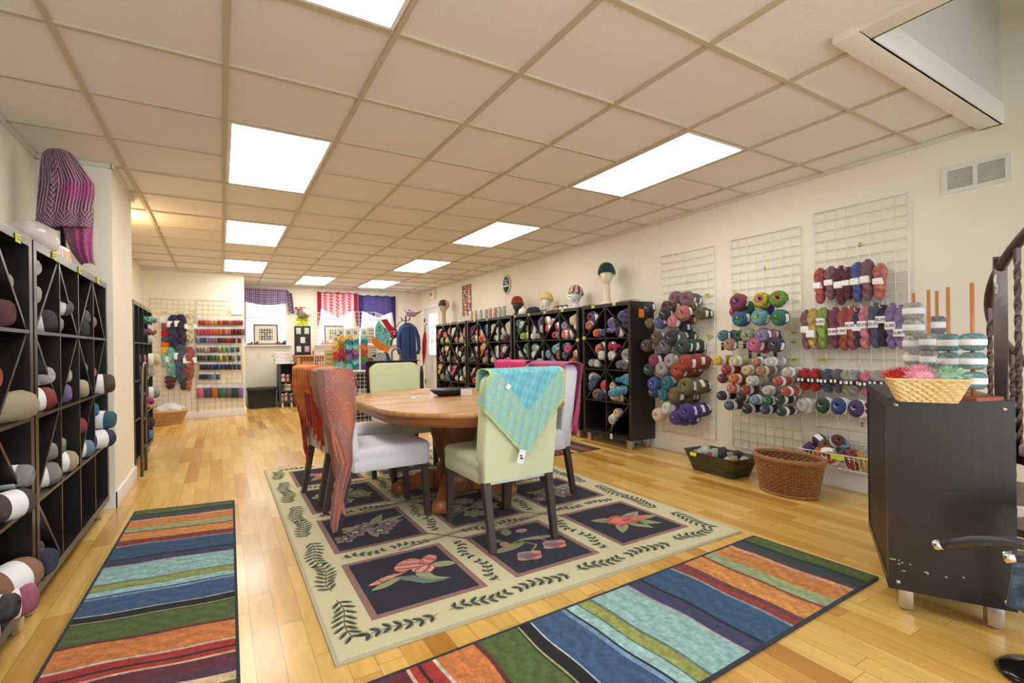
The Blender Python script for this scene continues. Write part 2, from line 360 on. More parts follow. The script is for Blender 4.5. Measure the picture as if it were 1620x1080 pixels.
# ceiling lights
M_lamp = mat('light_diffuser', (255,252,244), .5, emit=LAMP)
SPOT = [(1, 0, 'nearest, cut by the top of the frame'), (1, 2, 'large, straight above the left runner'), (1, 6, 'third along the left line'), (1, 10, 'far end of the left line'),
        (5, 0, 'nearest in the right line'), (5, 4, 'second in the right line'), (5, 8, 'third in the right line'), (5, 12, 'far end of the right line'), (3, 12, 'middle one, in front of the pink shawl window')]
SPOT[0] = (1, -2, SPOT[0][2])
for i, j, ds in SPOT:
    xa, xb = (i-GX)*G+.02, (i+1-GX)*G-.02; ya, yb = (j-GY)*G-2*G*0+.02, (j+2-GY)*G-.02
    ya -= 0; L_ = empty('ceiling_light', ((xa+xb)/2, (ya+yb)/2, H), 0, 'recessed ceiling light panel, '+ds, 'ceiling light', 'recessed ceiling lights')
    sx, sy = (xb-xa)/2, (yb-ya)/2
    MB().box((0, 0, .006), (2*sx-.03, 2*sy-.03, .004)).build('diffuser', M_lamp, L_)
    b = MB()
    for s_ in (-1, 1): b.box((s_*(sx-.007), 0, .005), (.016, 2*sy, .01)); b.box((0, s_*(sy-.007), .005), (2*sx-.03, .016, .01))
    b.build('light_frame', M_trim, L_)
# stairwell shaft and trim
M_shaft = mat('shaft_paint', (214,212,200), .8)
b = MB(); b.bb((OX-.05, YF, H+.05), (OX, OY+.05, 5.4)); b.bb((OX, OY, H+.05), (XW, OY+.05, 5.4))
st(b.build('wall_stairwell', M_shaft), 'grey white sides of the stairwell opening')
b = MB(); b.bb((OX-.10, YF, H-.02), (OX+.012, OY+.0, H+.016), .004); b.bb((OX-.10, OY-.012, H-.02), (XW, OY+.10, H+.016), .004); b.bb((OX, YF, H-.02), (OX+.014, OY, H+.1)); b.bb((OX, OY-.014, H-.02), (XW, OY, H+.1))
st(b.build('trim_3', mat('stairwell_trim', (236,232,224), .45)), 'white trim around the stairwell opening')
st(MB().bb((OX, YF, H+.05), (XW, YF+.06, 5.4)).build('wall_stairwell_front', M_shaft), 'unseen front side of the stairwell shaft, added to keep daylight out')  # out of view; added so the shaft gets light only from below
MB().bb((OX-.05, YF, 5.4), (XW+T, OY+.05, 5.45)).build('ceiling_stairwell', M_shaft)['kind'] = 'structure'
# air vent on the right wall
v = empty('air_vent', (XW, 1.118, 2.135), 0, 'white metal air vent grille high on the right wall', 'air vent')
b = MB(); hy, hz = .165, .085
for s_ in (-1, 1): b.box((-.005, s_*(hy-.015), 0), (.012, .03, 2*hz)); b.box((-.005, 0, s_*(hz-.012)), (.012, 2*hy-.06, .024))
b.box((-.005, 0, 0), (.012, .02, 2*hz-.048)); b.build('vent_frame', mat('vent_metal', (226,228,222), .5), v)
b = MB()
for i in range(11): b.box((0, 0, 0), (.012, 2*hy-.05, .0035), M=Matrix.Translation((-.004, 0, -.058+i*.0116)) @ Matrix.Rotation(radians(30), 4, 'Y'))
b.build('louvres', MATS['vent_metal'], v)
MB().box((.0, 0, 0), (.002, 2*hy-.03, 2*hz-.02)).build('vent_shade_sheet', mat('vent_shade', (40,42,40), .9), v)  # flat dark sheet, painted to stand in for the shade behind the louvres
# wall outlet plates
b = MB(); b.box((0,0,0), (.07, .006, .115), bev=.003); b.box((0,-.004,.025), (.03,.004,.03), bev=.002); b.box((0,-.004,-.025), (.03,.004,.03), bev=.002)
o = b.build('wall_outlet', mat('ivory_plastic', (232,226,208), .4)); o.location = at(410, 562, Y=YB-.004); tag(o, 'ivory wall outlet below the first window', 'outlet')

# warm bulb in the recess behind the wall block
lb_ = empty('wall_lamp', (-.92, 5.9, 2.28), 0, 'small warm bulb lamp hidden in the recess behind the wall block', 'lamp')
o = MB().lathe([(0,-.04),(.03,-.03),(.038,0),(.03,.03),(0,.04)], 16).build('lamp_bulb', mat('warm_bulb', (255,190,110), .5, emit=6), lb_)
MB().lathe([(0,.04),(.02,.04),(.02,.09),(.05,.12),(.05,.135),(0,.135)], 16).build('lamp_socket', M_trim, lb_)
pl_ = bpy.data.lights.new('warm_lamp', 'POINT'); pl_.energy = 9; pl_.color = (1, .68, .32); pl_.shadow_soft_size = .04; po = bpy.data.objects.new('warm_lamp', pl_); COL.objects.link(po); po.location = (-.86, 5.9, 2.24)
# ================================================================ YARN (one mesh of each kind, shared by its copies)
Y_plain = yarn_mat('wool', 0, 42); Y_var = yarn_mat('variegated_wool', 1, 42); Y_rain = yarn_mat('rainbow_wool', 2.4, 30); Y_tweed = yarn_mat('tweed_wool', 1, 60)
def xax(M=None): return Matrix.Rotation(pi/2, 4, 'Y')
def ball_mesh():          # centre-pull ball, axis along local z, radius 1
    b = MB(); pr = [(.12,-.30),(.20,-.62),(.38,-.80),(.66,-.82),(.88,-.62),(.99,-.30),(1.02,0),(.99,.30),(.88,.62),(.66,.82),(.38,.80),(.20,.62),(.12,.30)]
    b.lathe(pr, 30, fn=lambda a, z: 1+.022*sin(9*a+7*z)+.015*sin(15*a-9*z)); b.poly([(.12*cos(a), .12*sin(a), .3) for a in [i*pi/5 for i in range(10)]]); return b
def skein_mesh():         # oblong pull skein, axis along local z, radius 1, half length 1.5
    b = MB(); pr = [(.10,-1.18),(.22,-1.42),(.45,-1.52),(.72,-1.44),(.92,-1.2),(1.0,-.8),(.97,-.45),(.96,0),(.97,.45),(1.0,.8),(.92,1.2),(.72,1.44),(.45,1.52),(.22,1.42),(.10,1.18)]
    b.lathe(pr, 30, fn=lambda a, z: 1+.03*sin(8*a+3*z)+.02*sin(13*a-4*z)); b.poly([(.10*cos(a), .10*sin(a), 1.18) for a in [i*pi/5 for i in range(10)]]); return b
def band_mesh(r, h, n=28):
    b = MB(); b.lathe([(r*.985, -h), (r, -h*.9), (r, h*.9), (r*.985, h)], n); return b
def hank_mesh(turns=1.6, L=1.0, fat=.16, n=30, lump=0):       # twisted hank hanging down from local origin, length 1
    b = MB()
    for s_ in (0, pi):
        P = []; R = []
        for i in range(n+1):
            t = i/n; a = turns*2*pi*t+s_; k = fat*.62*min(1, 5*t+.15, 5*(1-t)+.15)
            P.append((k*cos(a), k*sin(a)*.7, -L*t)); R.append(fat*(.62+.38*sin(pi*min(1, max(0, t))**.5))*(1+lump*sin(t*46))*(1 if .03 < t < .97 else .7))
        b.tube(P, R, 10)
    return b
def cake_mesh():
    b = MB(); pr = [(.10,-.42),(.38,-.48),(.66,-.46),(.86,-.37),(.97,-.2),(1,0),(.97,.2),(.86,.37),(.66,.47),(.38,.50),(.10,.43)]
    b.lathe(pr, 30, fn=lambda a, z: 1+.012*sin(20*a+9*z)); return b
def chunky_mesh():        # soft heap of thick looped roving
    b = MB(); rnd = random.Random(3)
    for i in range(11):
        a = i*2.4; r = .62*sqrt((i+.5)/11); c = Vector((r*cos(a)*1.5, r*sin(a), .55*(1-r)))
        P = [c+Vector((.34*cos(t)*(1+.3*rnd.random()), .2*sin(t), .22*sin(2*t+i))) for t in [k*2*pi/9 for k in range(9)]]
        b.tube(P, .16, 7, closed=True)
    return b
def masters():
    D = {}
    def m(key, mb, mt): o = mb.build('master_'+key, mt); D[key] = o.data; bpy.data.objects.remove(o)
    m('ball', ball_mesh(), Y_plain); m('ball_v', ball_mesh(), Y_var); m('ball_r', ball_mesh(), Y_rain)
    m('skein', skein_mesh(), Y_plain); m('skein_v', skein_mesh(), Y_var)
    m('hank', hank_mesh(), Y_plain); m('hank_v', hank_mesh(), Y_var); m('lump', hank_mesh(2.2, 1, .15, 44, .22), Y_var); m('cake', cake_mesh(), Y_tweed)
    m('chunky', chunky_mesh(), Y_plain)
    m('band_ball', band_mesh(1.035, .38), M_paper); m('band_skein', band_mesh(1.03, .55), M_paper); m('band_cake', band_mesh(1.02, .17), M_paper)
    b = MB(); n = 10; vs = []
    for z in (-.26, .26):
        for i in range(n+1): a = -.48+.96*i/n; vs.append((1.045*cos(a), 1.045*sin(a), z))
    b.add(vs, [(i, i+1, n+2+i, n+1+i) for i in range(n)], True); m('band_patch', b, M_paper)
    m('band_dark', band_mesh(1.03, .5), M_blk)
    b = MB(); b.box((0,0,0), (.58,.30,.18), bev=.03); m('band_hank', b, M_paper)
    b = MB(); b.box((0,0,0), (1,.04,.62)); m('card', b, M_paper)
    return D
MS = masters()
USED = {}
def uniq(label): return label
def relabel():            # look-alikes in one spot are told apart by their order from the left
    by = {}
    for o in COL.objects:
        if 'category' in o.keys() and 'label' in o.keys(): by.setdefault(o['label'], []).append(o)
    def sx(o): p = o.location; c, s = cos(YAW), sin(YAW); return (p.x*c-p.y*s)/(p.x*s+p.y*c)
    W_ = ['leftmost','second-from-left','third-from-left','fourth-from-left','fifth-from-left','sixth-from-left','seventh-from-left','eighth-from-left','ninth-from-left','tenth-from-left']
    for l, os_ in by.items():
        if len(os_) > 1:
            os_.sort(key=sx)
            for k, o in enumerate(os_): o['label'] = (W_[k] if k < len(os_)-1 or k == 0 else 'rightmost')+' '+l
def yarn(kind, col, loc, r, axis=(1,0,0), label='', group='', band=True, var=False, roll=None, name=None, bandkind=None, sc=None, dz=0, face=False):
    """one ball / skein / hank / cake with its paper band as a child"""
    me = MS[kind]; nm = name or dict(ball='yarn_ball', ball_v='yarn_ball', ball_r='yarn_ball', skein='yarn_skein', skein_v='yarn_skein', cake='yarn_cake', chunky='roving_bundle').get(kind, 'yarn_hank')
    o = bpy.data.objects.new(nm, me); COL.objects.link(o)
    z = Vector(axis).normalized(); q = z.to_track_quat('Z', 'Y') @ Matrix.Rotation(random.uniform(0, 6.28) if roll is None else roll, 4, 'Z').to_quaternion()
    if kind in ('hank','hank_v','lump'): q = Matrix.Rotation(random.uniform(-.4, .4) if roll is None else roll, 4, 'Z').to_quaternion() @ (Vector((0,0,1)).rotation_difference(z))
    if face:      # the small label sits on the side that shows
        q = z.to_track_quat('Z', 'Y'); d = q.inverted() @ (Vector((0, 0, HC+.15))-Vector(loc)); q = q @ Matrix.Rotation(atan2(d.y, d.x)+random.uniform(-.25, .25), 4, 'Z').to_quaternion()
    o.rotation_mode = 'QUATERNION'; o.rotation_quaternion = q; o.location = loc; o.scale = sc or (r, r, r)
    c = lin(PAL[col] if isinstance(col, str) else col); f = random.uniform(.88, 1.1); o.color = (c[0]*f, c[1]*f, c[2]*f, 1)
    tag(o, uniq(label), dict(yarn_ball='yarn ball', yarn_skein='yarn skein', yarn_cake='yarn cake', roving_bundle='yarn bundle').get(nm, 'yarn hank'), group)
    if band:
        bk = bandkind or ('band_skein' if 'skein' in kind else 'band_cake' if kind == 'cake' else 'band_hank' if kind in ('hank','hank_v','lump') else 'band_ball')
        p = bpy.data.objects.new('paper_band', MS[bk]); COL.objects.link(p); p.parent = o
        if bk == 'band_hank': p.location = (0, 0, -.5+dz)
    return o

# ================================================================ CUBE SHELVES
BOT, TOP = .10, 1.572
def shelf(name, label, length, ncol, nrow, diag, tags=(), feet=True, top=TOP, dep=.38):
    """unit in local coords: open front at y=0 looking to -y, x from 0 to length, depth to +y"""
    u = empty(name, (0,0,0), 0, label, 'cube shelf')
    th = .038; ti = .014
    b = MB(); b.bb((0,0,BOT), (th,dep,top)); b.bb((length-th,0,BOT), (length,dep,top)); b.bb((th,0,BOT), (length-th,dep,BOT+th)); b.bb((th,0,top-th), (length-th,dep,top))
    b.build('outer_frame', M_black, u)
    iw = (length-2*th-(ncol-1)*ti)/ncol; ih = (top-BOT-2*th-(nrow-1)*ti)/nrow
    for r in range(1, nrow): z = BOT+th+r*ih+(r-1)*ti; MB().bb((th,.001,z), (length-th,dep-.01,z+ti)).build('shelf_board', M_black, u)
    for c in range(1, ncol):
        x = th+c*iw+(c-1)*ti
        MB().bb((x,.003,BOT+th), (x+ti,dep-.01,top-th)).build('divider', M_black, u)
    b = MB(); b.bb((th,dep-.01,BOT+th), (length-th,dep-.004,top-th)); b.build('back_panel', mat('back_panel_black', (20,19,20), .5), u)
    cells = {}
    for r in range(nrow):            # r = 0 is the TOP row
        for c in range(ncol):
            x0 = th+c*(iw+ti); z0 = BOT+th+(nrow-1-r)*(ih+ti); cells[r, c] = (x0, z0, iw, ih)
            d = diag[r][c]
            if d in '/\\':
                b = MB(); a, e = (x0+.004, x0+iw-.004); t = .011
                P = [(a, z0), (a+t, z0), (e, z0+ih-t), (e, z0+ih), (e-t, z0+ih), (a, z0+t)] if d == '/' else [(e, z0), (e, z0+t), (a+t, z0+ih), (a, z0+ih), (a, z0+ih-t), (e-t, z0)]
                b.prism(P, dep-.02, 'y'); o = b.build('diagonal_divider', M_black, u); o.location.y = .008
    if feet:
        for x in (.07, length-.07):
            for y in (.05, dep-.06):
                b = MB(); b.box((x, y, .056), (.06,.05,.088), bev=.003); b.lathe([(0,0),(.018,0),(.018,.012),(.008,.013)], 12, c=(x, y, 0)); b.build('foot', M_steel, u)
    for t in tags:
        b = MB(); b.box((0,0,0), (.048,.003,.034)); b.box((0,-.002,.006), (.03,.001,.003), mi=1); b.box((0,-.002,-.004), (.036,.001,.003), mi=1)
        o = b.build('price_tag', [M_tagy, M_dark], u); o.location = (t[0], -.003, t[1]); o.rotation_euler = (0, random.uniform(-.06,.06), 0)
    return u, cells
def place(u, loc, rz): u.location = loc; u.rotation_euler = (0, 0, rz); u['_m'] = 1
ORD = ['first','second','third','fourth']; ROWN = ['top','second','third','bottom']
SLOT = {'/': ([(.17,.44),(.36,.66),(.17,.74),(.55,.84)], [(.80,.17),(.50,.17),(.82,.48),(.83,.74)]),
        '\\': ([(.83,.44),(.64,.66),(.83,.74),(.45,.84)], [(.20,.17),(.50,.17),(.18,.48),(.17,.74)]),
        ' ': ([], [(.2,.17),(.5,.17),(.8,.17),(.35,.46),(.65,.46)])}
def fill(unit_phrase, M, cells, diag, data, r=.060, yd=.06):
    """data[(row, col)] = (colours above the diagonal, colours below it)"""
    for (rw, cl), (up, lo) in data.items():
        x0, z0, w, h = cells[rw, cl]; su, sl = SLOT[diag[rw][cl]]
        for grp, slots, word in ((up.split(), su, 'above the slant'), (lo.split(), sl, 'under the slant')):
            if diag[rw][cl] == ' ': word = 'in the cube'
            for k, code in enumerate(grp[:len(slots)]):
                kind = 'ball'; band = True; c = code
                if c[-1] in '~*!#': 
                    kind = {'~':'ball_v', '*':'skein', '!':'chunky', '#':'lump'}[c[-1]]; c = c[:-1]
                sx, sz = slots[k]; hr = random.uniform(.9, 1.08)*r; ax = Vector((random.uniform(-.7,.7), -1, random.uniform(-.4,.4)))
                if kind == 'skein': ax = Vector((random.uniform(-.4,.4), -1, random.uniform(-.15,.15)))
                if kind == 'lump': ax = Vector((0, 1, .15))
                p = Vector((x0+sx*w, yd+random.uniform(-.01,.03), z0+sz*h)); sc = None
                if kind == 'skein': hr *= .86; p.y += .02
                if kind == 'chunky': hr *= 1.4; band = False; ax = (0,0,1)
                if kind == 'lump': sc = (.21,.21,.24); p.y -= .05; band = False
                p = M @ p; ax = M.to_3x3() @ Vector(ax)
                posn = ['lowest','next','higher','topmost'][k] if word == 'above the slant' else ['corner','middle','stacked','topmost','upper'][k]
                yarn(kind, c, p, hr, ax, f'{CNAME[c]} yarn, {posn} {word}, {ROWN[rw]} row, {ORD[cl]} cube, {unit_phrase}', 'yarn in '+unit_phrase, band=band, roll=0 if kind in ('chunky','lump') else None, sc=sc)
                if random.random() < .45 and kind in ('ball', 'skein'): # one more behind, seen past the front one
                    pass
def unit_right(name, label, y0, y1, ncol, nrow, diag, tags):
    u, cells = shelf(name, label, y1-y0, ncol, nrow, diag, tags, dep=.345)
    M = Matrix.Translation((3.68, y1, 0)) @ Matrix.Rotation(-pi/2, 4, 'Z'); u.location = (3.68, y1, 0); u.rotation_euler = (0, 0, -pi/2); return u, cells, M
D4 = ['/\\/\\', '\\/\\/', '/\\/\\', '\\/\\/']
uC, cC, mC = unit_right('cube_shelf', 'black two-column cube shelf on steel feet beside the wire grids', 3.74, 4.53, 2, 4, ['/\\', '\\/', '/\\', ' /'], [(.2,1.553),(.55,1.556),(.03,1.20)])
fill('two-column shelf', mC, cC, ['/\\', '\\/', '/\\', ' /'], {
 (0,0): ('co~ sl~ ma~', 'b* o*'), (0,1): ('nb~ b~ pu~', 'lv! dp lv~'), (1,0): ('w* o~ br', 'lg* w*'), (1,1): ('w r! r', 'g~ g* lg~'),
 (2,0): ('sl~ b~ w', 'nb* ol~ co'), (2,1): ('cy# cy! cy~', 'cr~ ta~ cr'), (3,1): ('w cr', '')}, yd=.05)
uD, cD, mD = unit_right('cube_shelf', 'black four-column cube shelf behind the mint shawl chair', 4.60, 6.11, 4, 4, D4, [(.05,1.553),(.42,1.553),(.80,1.556),(1.19,1.556),(1.49,1.18)])
fill('shelf behind mint chair', mD, cD, D4, {
 (0,0): ('gr w gr~', 'li li* li'), (0,1): ('w lv sl~', 'w* lg* k'), (0,2): ('co p~ ta', 'lb~ r* r~'), (0,3): ('cr cr~ cr', 'co~ r lv~'),
 (1,0): ('gr* w gr', 'dg gr~ w'), (1,1): ('w lg sg', 'lb aq* cr'), (1,2): ('o~ aq~ aq~', 'nb b lb'), (1,3): ('b~ hp t', 'co! r~ co~'),
 (2,0): ('p', ''), (2,3): ('y~ o~', 'ru ta'), (3,3): ('', 'co~ r~ co~')})
uE, cE, mE = unit_right('cube_shelf', 'black four-column cube shelf under the row of tins', 6.17, 7.68, 4, 4, D4, [(.3,1.556),(.75,1.553)])
fill('shelf under the tins', mE, cE, D4, {
 (0,0): ('k ma', 'w~ g~ co~'), (0,1): ('lb b', 'o co~ ru'), (0,2): ('w cr', 'w* lg* w'), (0,3): ('w cr~ w', 'lg* ma* w'),
 (1,0): ('sl dg', 'dg~ k sl~'), (1,1): ('o~ o co~ y~', 'gr~ ta~ mv'), (1,2): ('w g', 'w* lg* g'), (1,3): ('m w m', 'r* m* hp'),
 (2,0): ('p~ cr', 'ta* co'), (2,1): ('m lv~', 'r hp~ r~'), (2,2): ('p hp', 'w m'), (2,3): ('lg w', 'cr p')})
uF, cF, mF = unit_right('cube_shelf', 'black four-column cube shelf nearest the entrance door', 7.73, 9.10, 4, 4, D4, [(.3,1.553),(.72,1.556),(1.05,1.556),(1.34,1.16),(1.0,.86)])
fill('shelf by the entrance door', mF, cF, D4, {
 (0,0): ('r p~', 'y~ li~ gr~'), (0,1): ('o~ p~ cr', 'li~ y~ o~'), (0,2): ('lb w', 'co~ o g~'), (0,3): ('p o', 'li~ o~ sg'),
 (1,0): ('g~ lg y~', 'r~ p~ hp'), (1,1): ('y~ y~ y~', 'gr~ lg~ g'), (1,2): ('o~ w p~', 'k g'), (1,3): ('w~ k', 'g lg~ k'),
 (2,0): ('y o~ y', 'li li~ gr'), (2,1): ('aq~ w~ aq', 'b~ gr~ lb'), (2,2): ('hp p~ ma', 'cr~ lg'), (2,3): ('sg lg w', 'w* g~ gr')})
# left wall units: local front at -y faces the room (+X)
def unit_left(name, label, y0, y1, ncol, nrow, diag, tags, xf=-.66, dep=.37, feet=True):
    u, cells = shelf(name, label, y1-y0, ncol, nrow, diag, tags, dep=dep, feet=feet)
    M = Matrix.Translation((xf, y0, 0)) @ Matrix.Rotation(pi/2, 4, 'Z'); u.location = (xf, y0, 0); u.rotation_euler = (0, 0, pi/2); return u, cells, M
dA = ['/\\/\\', '\\/\\/', '/\\/\\', '    ']
uA, cA, mA = unit_left('cube_shelf', 'black cube shelf at the left edge, cut by the frame', 1.235, 2.725, 4, 4, dA, [(1.32,1.54),(.93,1.54)])
uB, cB, mB_ = unit_left('cube_shelf', 'black four-column cube shelf below the purple hanging shawl', 2.745, 4.255, 4, 4, ['/\\/\\', '\\/\\/', '/ / ', '\\   '], [(.28,1.553),(.76,1.553),(1.22,1.556)])
def lyarn(M, cells, rc, sx, sz, col, label, kind='skein', r=.05, out=.0, ax=(0,-1,0), grp='yarn in the left shelves', **k):
    x0, z0, w, h = cells[rc]; return yarn(kind, col, M @ Vector((x0+sx*w, .07-out, z0+sz*h)), r, M.to_3x3() @ Vector(ax), label, grp, **k)
L = lyarn
# far-right column of unit A
L(mA, cA, (0,3), .22, .15, 'ma', 'maroon skein with white band, top cube at the left edge', r=.05, out=.02)
L(mA, cA, (0,3), .62, .52, 'w', 'small white skein leaning on the slant, top cube at the left edge', r=.036, out=.0)
L(mA, cA, (1,3), .12, .52, 'co', 'coral skein on the slant, second row at the left edge', r=.045)
L(mA, cA, (1,3), .58, .17, 'cr', 'large beige skein on the board, second row at the left edge', r=.06, out=.04, ax=(1,-.5,0), band=False)
L(mA, cA, (2,3), .74, .40, 'lg', 'pale grey skein high on the slant, third row at the left edge', r=.045, out=.03)
L(mA, cA, (2,3), .45, .15, 'br', 'dark brown skein with printed white band, third row left edge', r=.052, out=.05, ax=(1,-.7,0))
L(mA, cA, (3,3), .60, .30, 'ta', 'tan skein lying over another, bottom cube at the left edge', r=.068, out=.03, ax=(1,-.6,.1))
L(mA, cA, (3,3), .45, .12, 'p', 'dusty pink skein at the shelf edge, bottom cube at the left edge', r=.058, out=.04, ax=(.5,-1,0))
L(mA, cA, (3,3), .10, .22, 'k', 'black and white skein, bottom cube at the left edge', kind='skein_v', r=.046, out=.04)
L(mA, cA, (3,2), .72, .14, 'w', 'white banded skein at the very edge of the bottom row', r=.05, out=.02)
# unit B
bd = [((0,0),.16,.80,'w','white skein topmost of the stack in the top first cube',.042),((0,0),.10,.47,'w','white skein in the middle of the stack, top first cube',.045),
 ((0,0),.58,.14,'k','dark skein with broad white band on the board, top first cube',.056),((0,1),.02,.14,'lg','grey skein pressed to the divider, top second cube',.045),
 ((0,1),.55,.42,'g','grey skein with white band leaning on the slant, top second cube',.046),((0,2),.10,.66,'w','small white skein high in the top third cube',.03),
 ((0,2),.42,.12,'k','charcoal skein with white band, top third cube',.052),((0,2),.62,.33,'g','dark grey skein lying over the charcoal one, top third cube',.046),((0,3),.15,.28,'ta','tan skein in the top fourth cube',.042),
 ((1,0),.42,.15,'r','red skein with broad white band, second row first cube',.058),((1,0),.62,.45,'w','white banded skein on the slant, second row first cube',.045),
 ((1,1),.34,.16,'lv','lavender skein with white band, second row second cube',.05),((1,1),.55,.42,'w','white skein end beside the lavender, second row',.04),
 ((1,2),.25,.16,'cr','beige skein with white band, second row third cube',.056),((1,2),.6,.5,'lg','pale skein leaning on the slant, second row third cube',.036),
 ((1,3),.42,.17,'br','brown grey skein with white band sticking out, second row fourth cube',.066),((1,3),.12,.4,'ta','tan fuzzy skein above the brown one, second row',.04),
 ((2,0),.05,.52,'o','orange skein end at the shelf side, third row first cube',.036),((2,0),.60,.16,'lg','light grey skein on the board, third row first cube',.058),
 ((2,0),.72,.45,'lg','light grey skein on top of another, third row first cube',.045),((2,1),.42,.17,'cr','cream skein with wide white band, third row second cube',.06),
 ((2,1),.1,.47,'sg','sage skein behind the cream one, third row second cube',.045),((2,2),.16,.6,'r','red skein with white band on the slant, third row third cube',.05),
 ((2,2),.55,.16,'lb','blue skein with white band, third row third cube',.056),((2,3),.45,.17,'nb','blue skein with white band sticking out, third row fourth cube',.064),
 ((2,3),.62,.52,'t','teal skein stacked on the blue one, third row fourth cube',.062),((2,3),.2,.75,'cy','turquoise skein at the back of the third row fourth cube',.045),
 ((3,0),.36,.15,'nb','black navy skein with white band, bottom first cube',.062),((3,0),.15,.38,'g','grey skein behind the slant, bottom first cube',.04)]
for rc, sx, sz, col, lab, r in bd:
    ot = .05 if 'sticking' in lab or 'stacked' in lab else .01
    L(mB_, cB, rc, sx, sz, col, lab, r=r*.92, out=ot, ax=(random.uniform(-.3,.9), -1, random.uniform(-.1,.15)))
# recess unit beyond the wall block
uG, cG, mG = unit_left('cube_shelf', 'black cube shelf in the recess beside the felt packets', 5.44, 6.80, 4, 4, ['    ']*4, [(.5,1.553),(.8,1.553),(1.1,1.553),(1.25,1.56),(.95,.83)])
gd = [((0,2),.35,.62,'aq','aqua wool bundle hanging at the top of the recess shelf','chunky',.085),((0,2),.3,.25,'mv','mauve wool bundle under the aqua one in the recess','chunky',.08),
 ((0,3),.4,.46,'w','white banded skein upper in the recess top cube','skein',.05),((0,3),.5,.15,'w','white banded skein lower in the recess top cube','skein',.05),
 ((1,1),.6,.2,'ru','rust wool ball in the recess second row','ball',.06),((1,1),.4,.55,'br','brown wool ball above the rust one in the recess','ball',.055),
 ((1,2),.3,.2,'gr','green wool ball in the recess second row','ball',.06),((1,2),.5,.55,'p','pink brown ball on the green one in the recess','ball',.055),
 ((1,3),.4,.52,'cr','beige striped skein sticking out, recess second row','skein',.065),((1,3),.5,.16,'w','white banded skein below the beige one, recess','skein',.06),
 ((2,1),.6,.3,'hp','hot pink wool bundle in the recess third row','chunky',.09),((2,2),.2,.12,'cr','cream bundle below the hot pink one in the recess','chunky',.08),((2,1),.5,.75,'w','pale pink ball at the top of the recess third row','ball',.045),
 ((2,3),.4,.5,'lg','lilac grey skein sticking out of the recess third row','skein',.062),((3,3),.4,.2,'lb','light blue skein at the bottom of the recess shelf','skein',.05),((3,3),.4,.58,'k','charcoal skein above the light blue one, recess','skein',.055)]
for rc, sx, sz, col, lab, kd, r in gd: L(mG, cG, rc, sx, sz, col, lab, kind=kd, r=r, out=.06 if 'out' in lab or kd == 'chunky' else .02, ax=(.2,-1,0) if kd != 'chunky' else (0,0,1), grp='yarn in the recess shelf', band=kd == 'skein')
# hand truck / folding step leaning on the wall block end
b = MB(); P = [(-.66, 5.42, 0), (-.655, 5.42, .5), (-.65, 5.42, .93), (-.648, 5.48, 1.0), (-.648, 5.62, 1.0), (-.65, 5.68, .93), (-.655, 5.68, .5), (-.66, 5.68, 0)]
ht = empty('folding_ladder', (0,0,0), 0, 'folded metal step ladder against the recess shelf', 'ladder')
off = Vector((.05, -.02, 0)); MB().tube([Vector(p)+off for p in P], .013, 8).build('ladder_frame', mat('ladder_metal', (120,112,100), .35, .7), ht)
for z in (.25, .5, .72): MB().box((-.608, 5.53, z), (.03,.26,.02), bev=.003).build('ladder_step', M_blk, ht)
# ================================================================ WIRE GRIDS ON THE RIGHT WALL
def wgrid(name, w, h, sx=.0765, r=.0032, mt=None, parent=None):
    b = MB(); nx = round(w/sx); nz = round(h/sx)
    for i in range(nx+1): x = w*i/nx; b.tube([(x,0,0), (x,0,h)], r*(1.5 if i in (0, nx) else 1), 6)
    for k in range(nz+1): z = h*k/nz; b.tube([(0,.004,z), (w,.004,z)], r*(1.5 if k in (0, nz) else 1), 6)
    return b.build(name, mt or M_wire, parent)
GR = [('leftmost white wire grid panel beside the two-column shelf', 3.62, 2.98, .20, 2.04), ('middle white wire grid panel on the right wall', 2.80, 2.18, .17, 2.05), ('tallest white wire grid panel, nearest the staircase', 2.07, 1.46, .15, 2.12)]
for lb, y1, y0, z0, z1 in GR:
    g = wgrid('wire_grid', y1-y0, z1-z0); g.location = (XW-.022, y1, z0); g.rotation_euler = (0, 0, -pi/2); tag(g, lb, 'wire grid')
    for zz in (.35, z1-z0-.3):     # wall clips
        b = MB(); b.tube([(.31,0,zz), (.31,.018,zz)], .006, 8); b.lathe([(0,0),(.016,.001),(.016,.004),(0,.006)], 10, M=Matrix.Translation((.31,.02,zz)) @ Matrix.Rotation(pi/2, 4, 'X')); b.build('wall_clip', M_steel, g)
HOOK = MB(); HOOK.tube([(0,0,0), (-.27,0,0), (-.288,0,.006), (-.292,0,.02)], .0028, 6); HOOK.box((.0,0,.012), (.006,.01,.05))
HK = HOOK.build('master_hook', M_wire); HKM = HK.data; bpy.data.objects.remove(HK)
def hook(y, z, label, L_=1.0, grp='display hooks on the right wall'):
    o = bpy.data.objects.new('display_hook', HKM); COL.objects.link(o); o.location = (XW-.028, y, z); o.scale = (L_, 1, 1); tag(o, uniq(label), 'display hook', grp)
TAGB = MB(); TAGB.box((0,0,0), (.003,.055,.022)); TAGB.box((-.002,0,.003), (.001,.04,.003), mi=1); TAGB.box((-.002,0,-.004), (.001,.03,.003), mi=1)
TG = TAGB.build('m', [M_tagy, M_dark]); TGM = TG.data; bpy.data.objects.remove(TG)
for (px, py, ds) in [(1119,466,'above the small green balls, left grid'), (1121,531,'beside the forest green balls, left grid'), (1165,464,'above the pink ball, middle grid'), (1256,526,'at the right edge of the middle grid, top of three'),
                     (1256,541,'at the right edge of the middle grid, second of three'), (1256,569,'at the right edge of the middle grid, lowest of three'), (1303,569,'under the mustard hank, tall grid')]:
    o = bpy.data.objects.new('price_tag', TGM); COL.objects.link(o); o.location = at(px, py, X=XW-.03); tag(o, 'lime price tag '+ds, 'price tag', 'lime price tags on the wire grids')
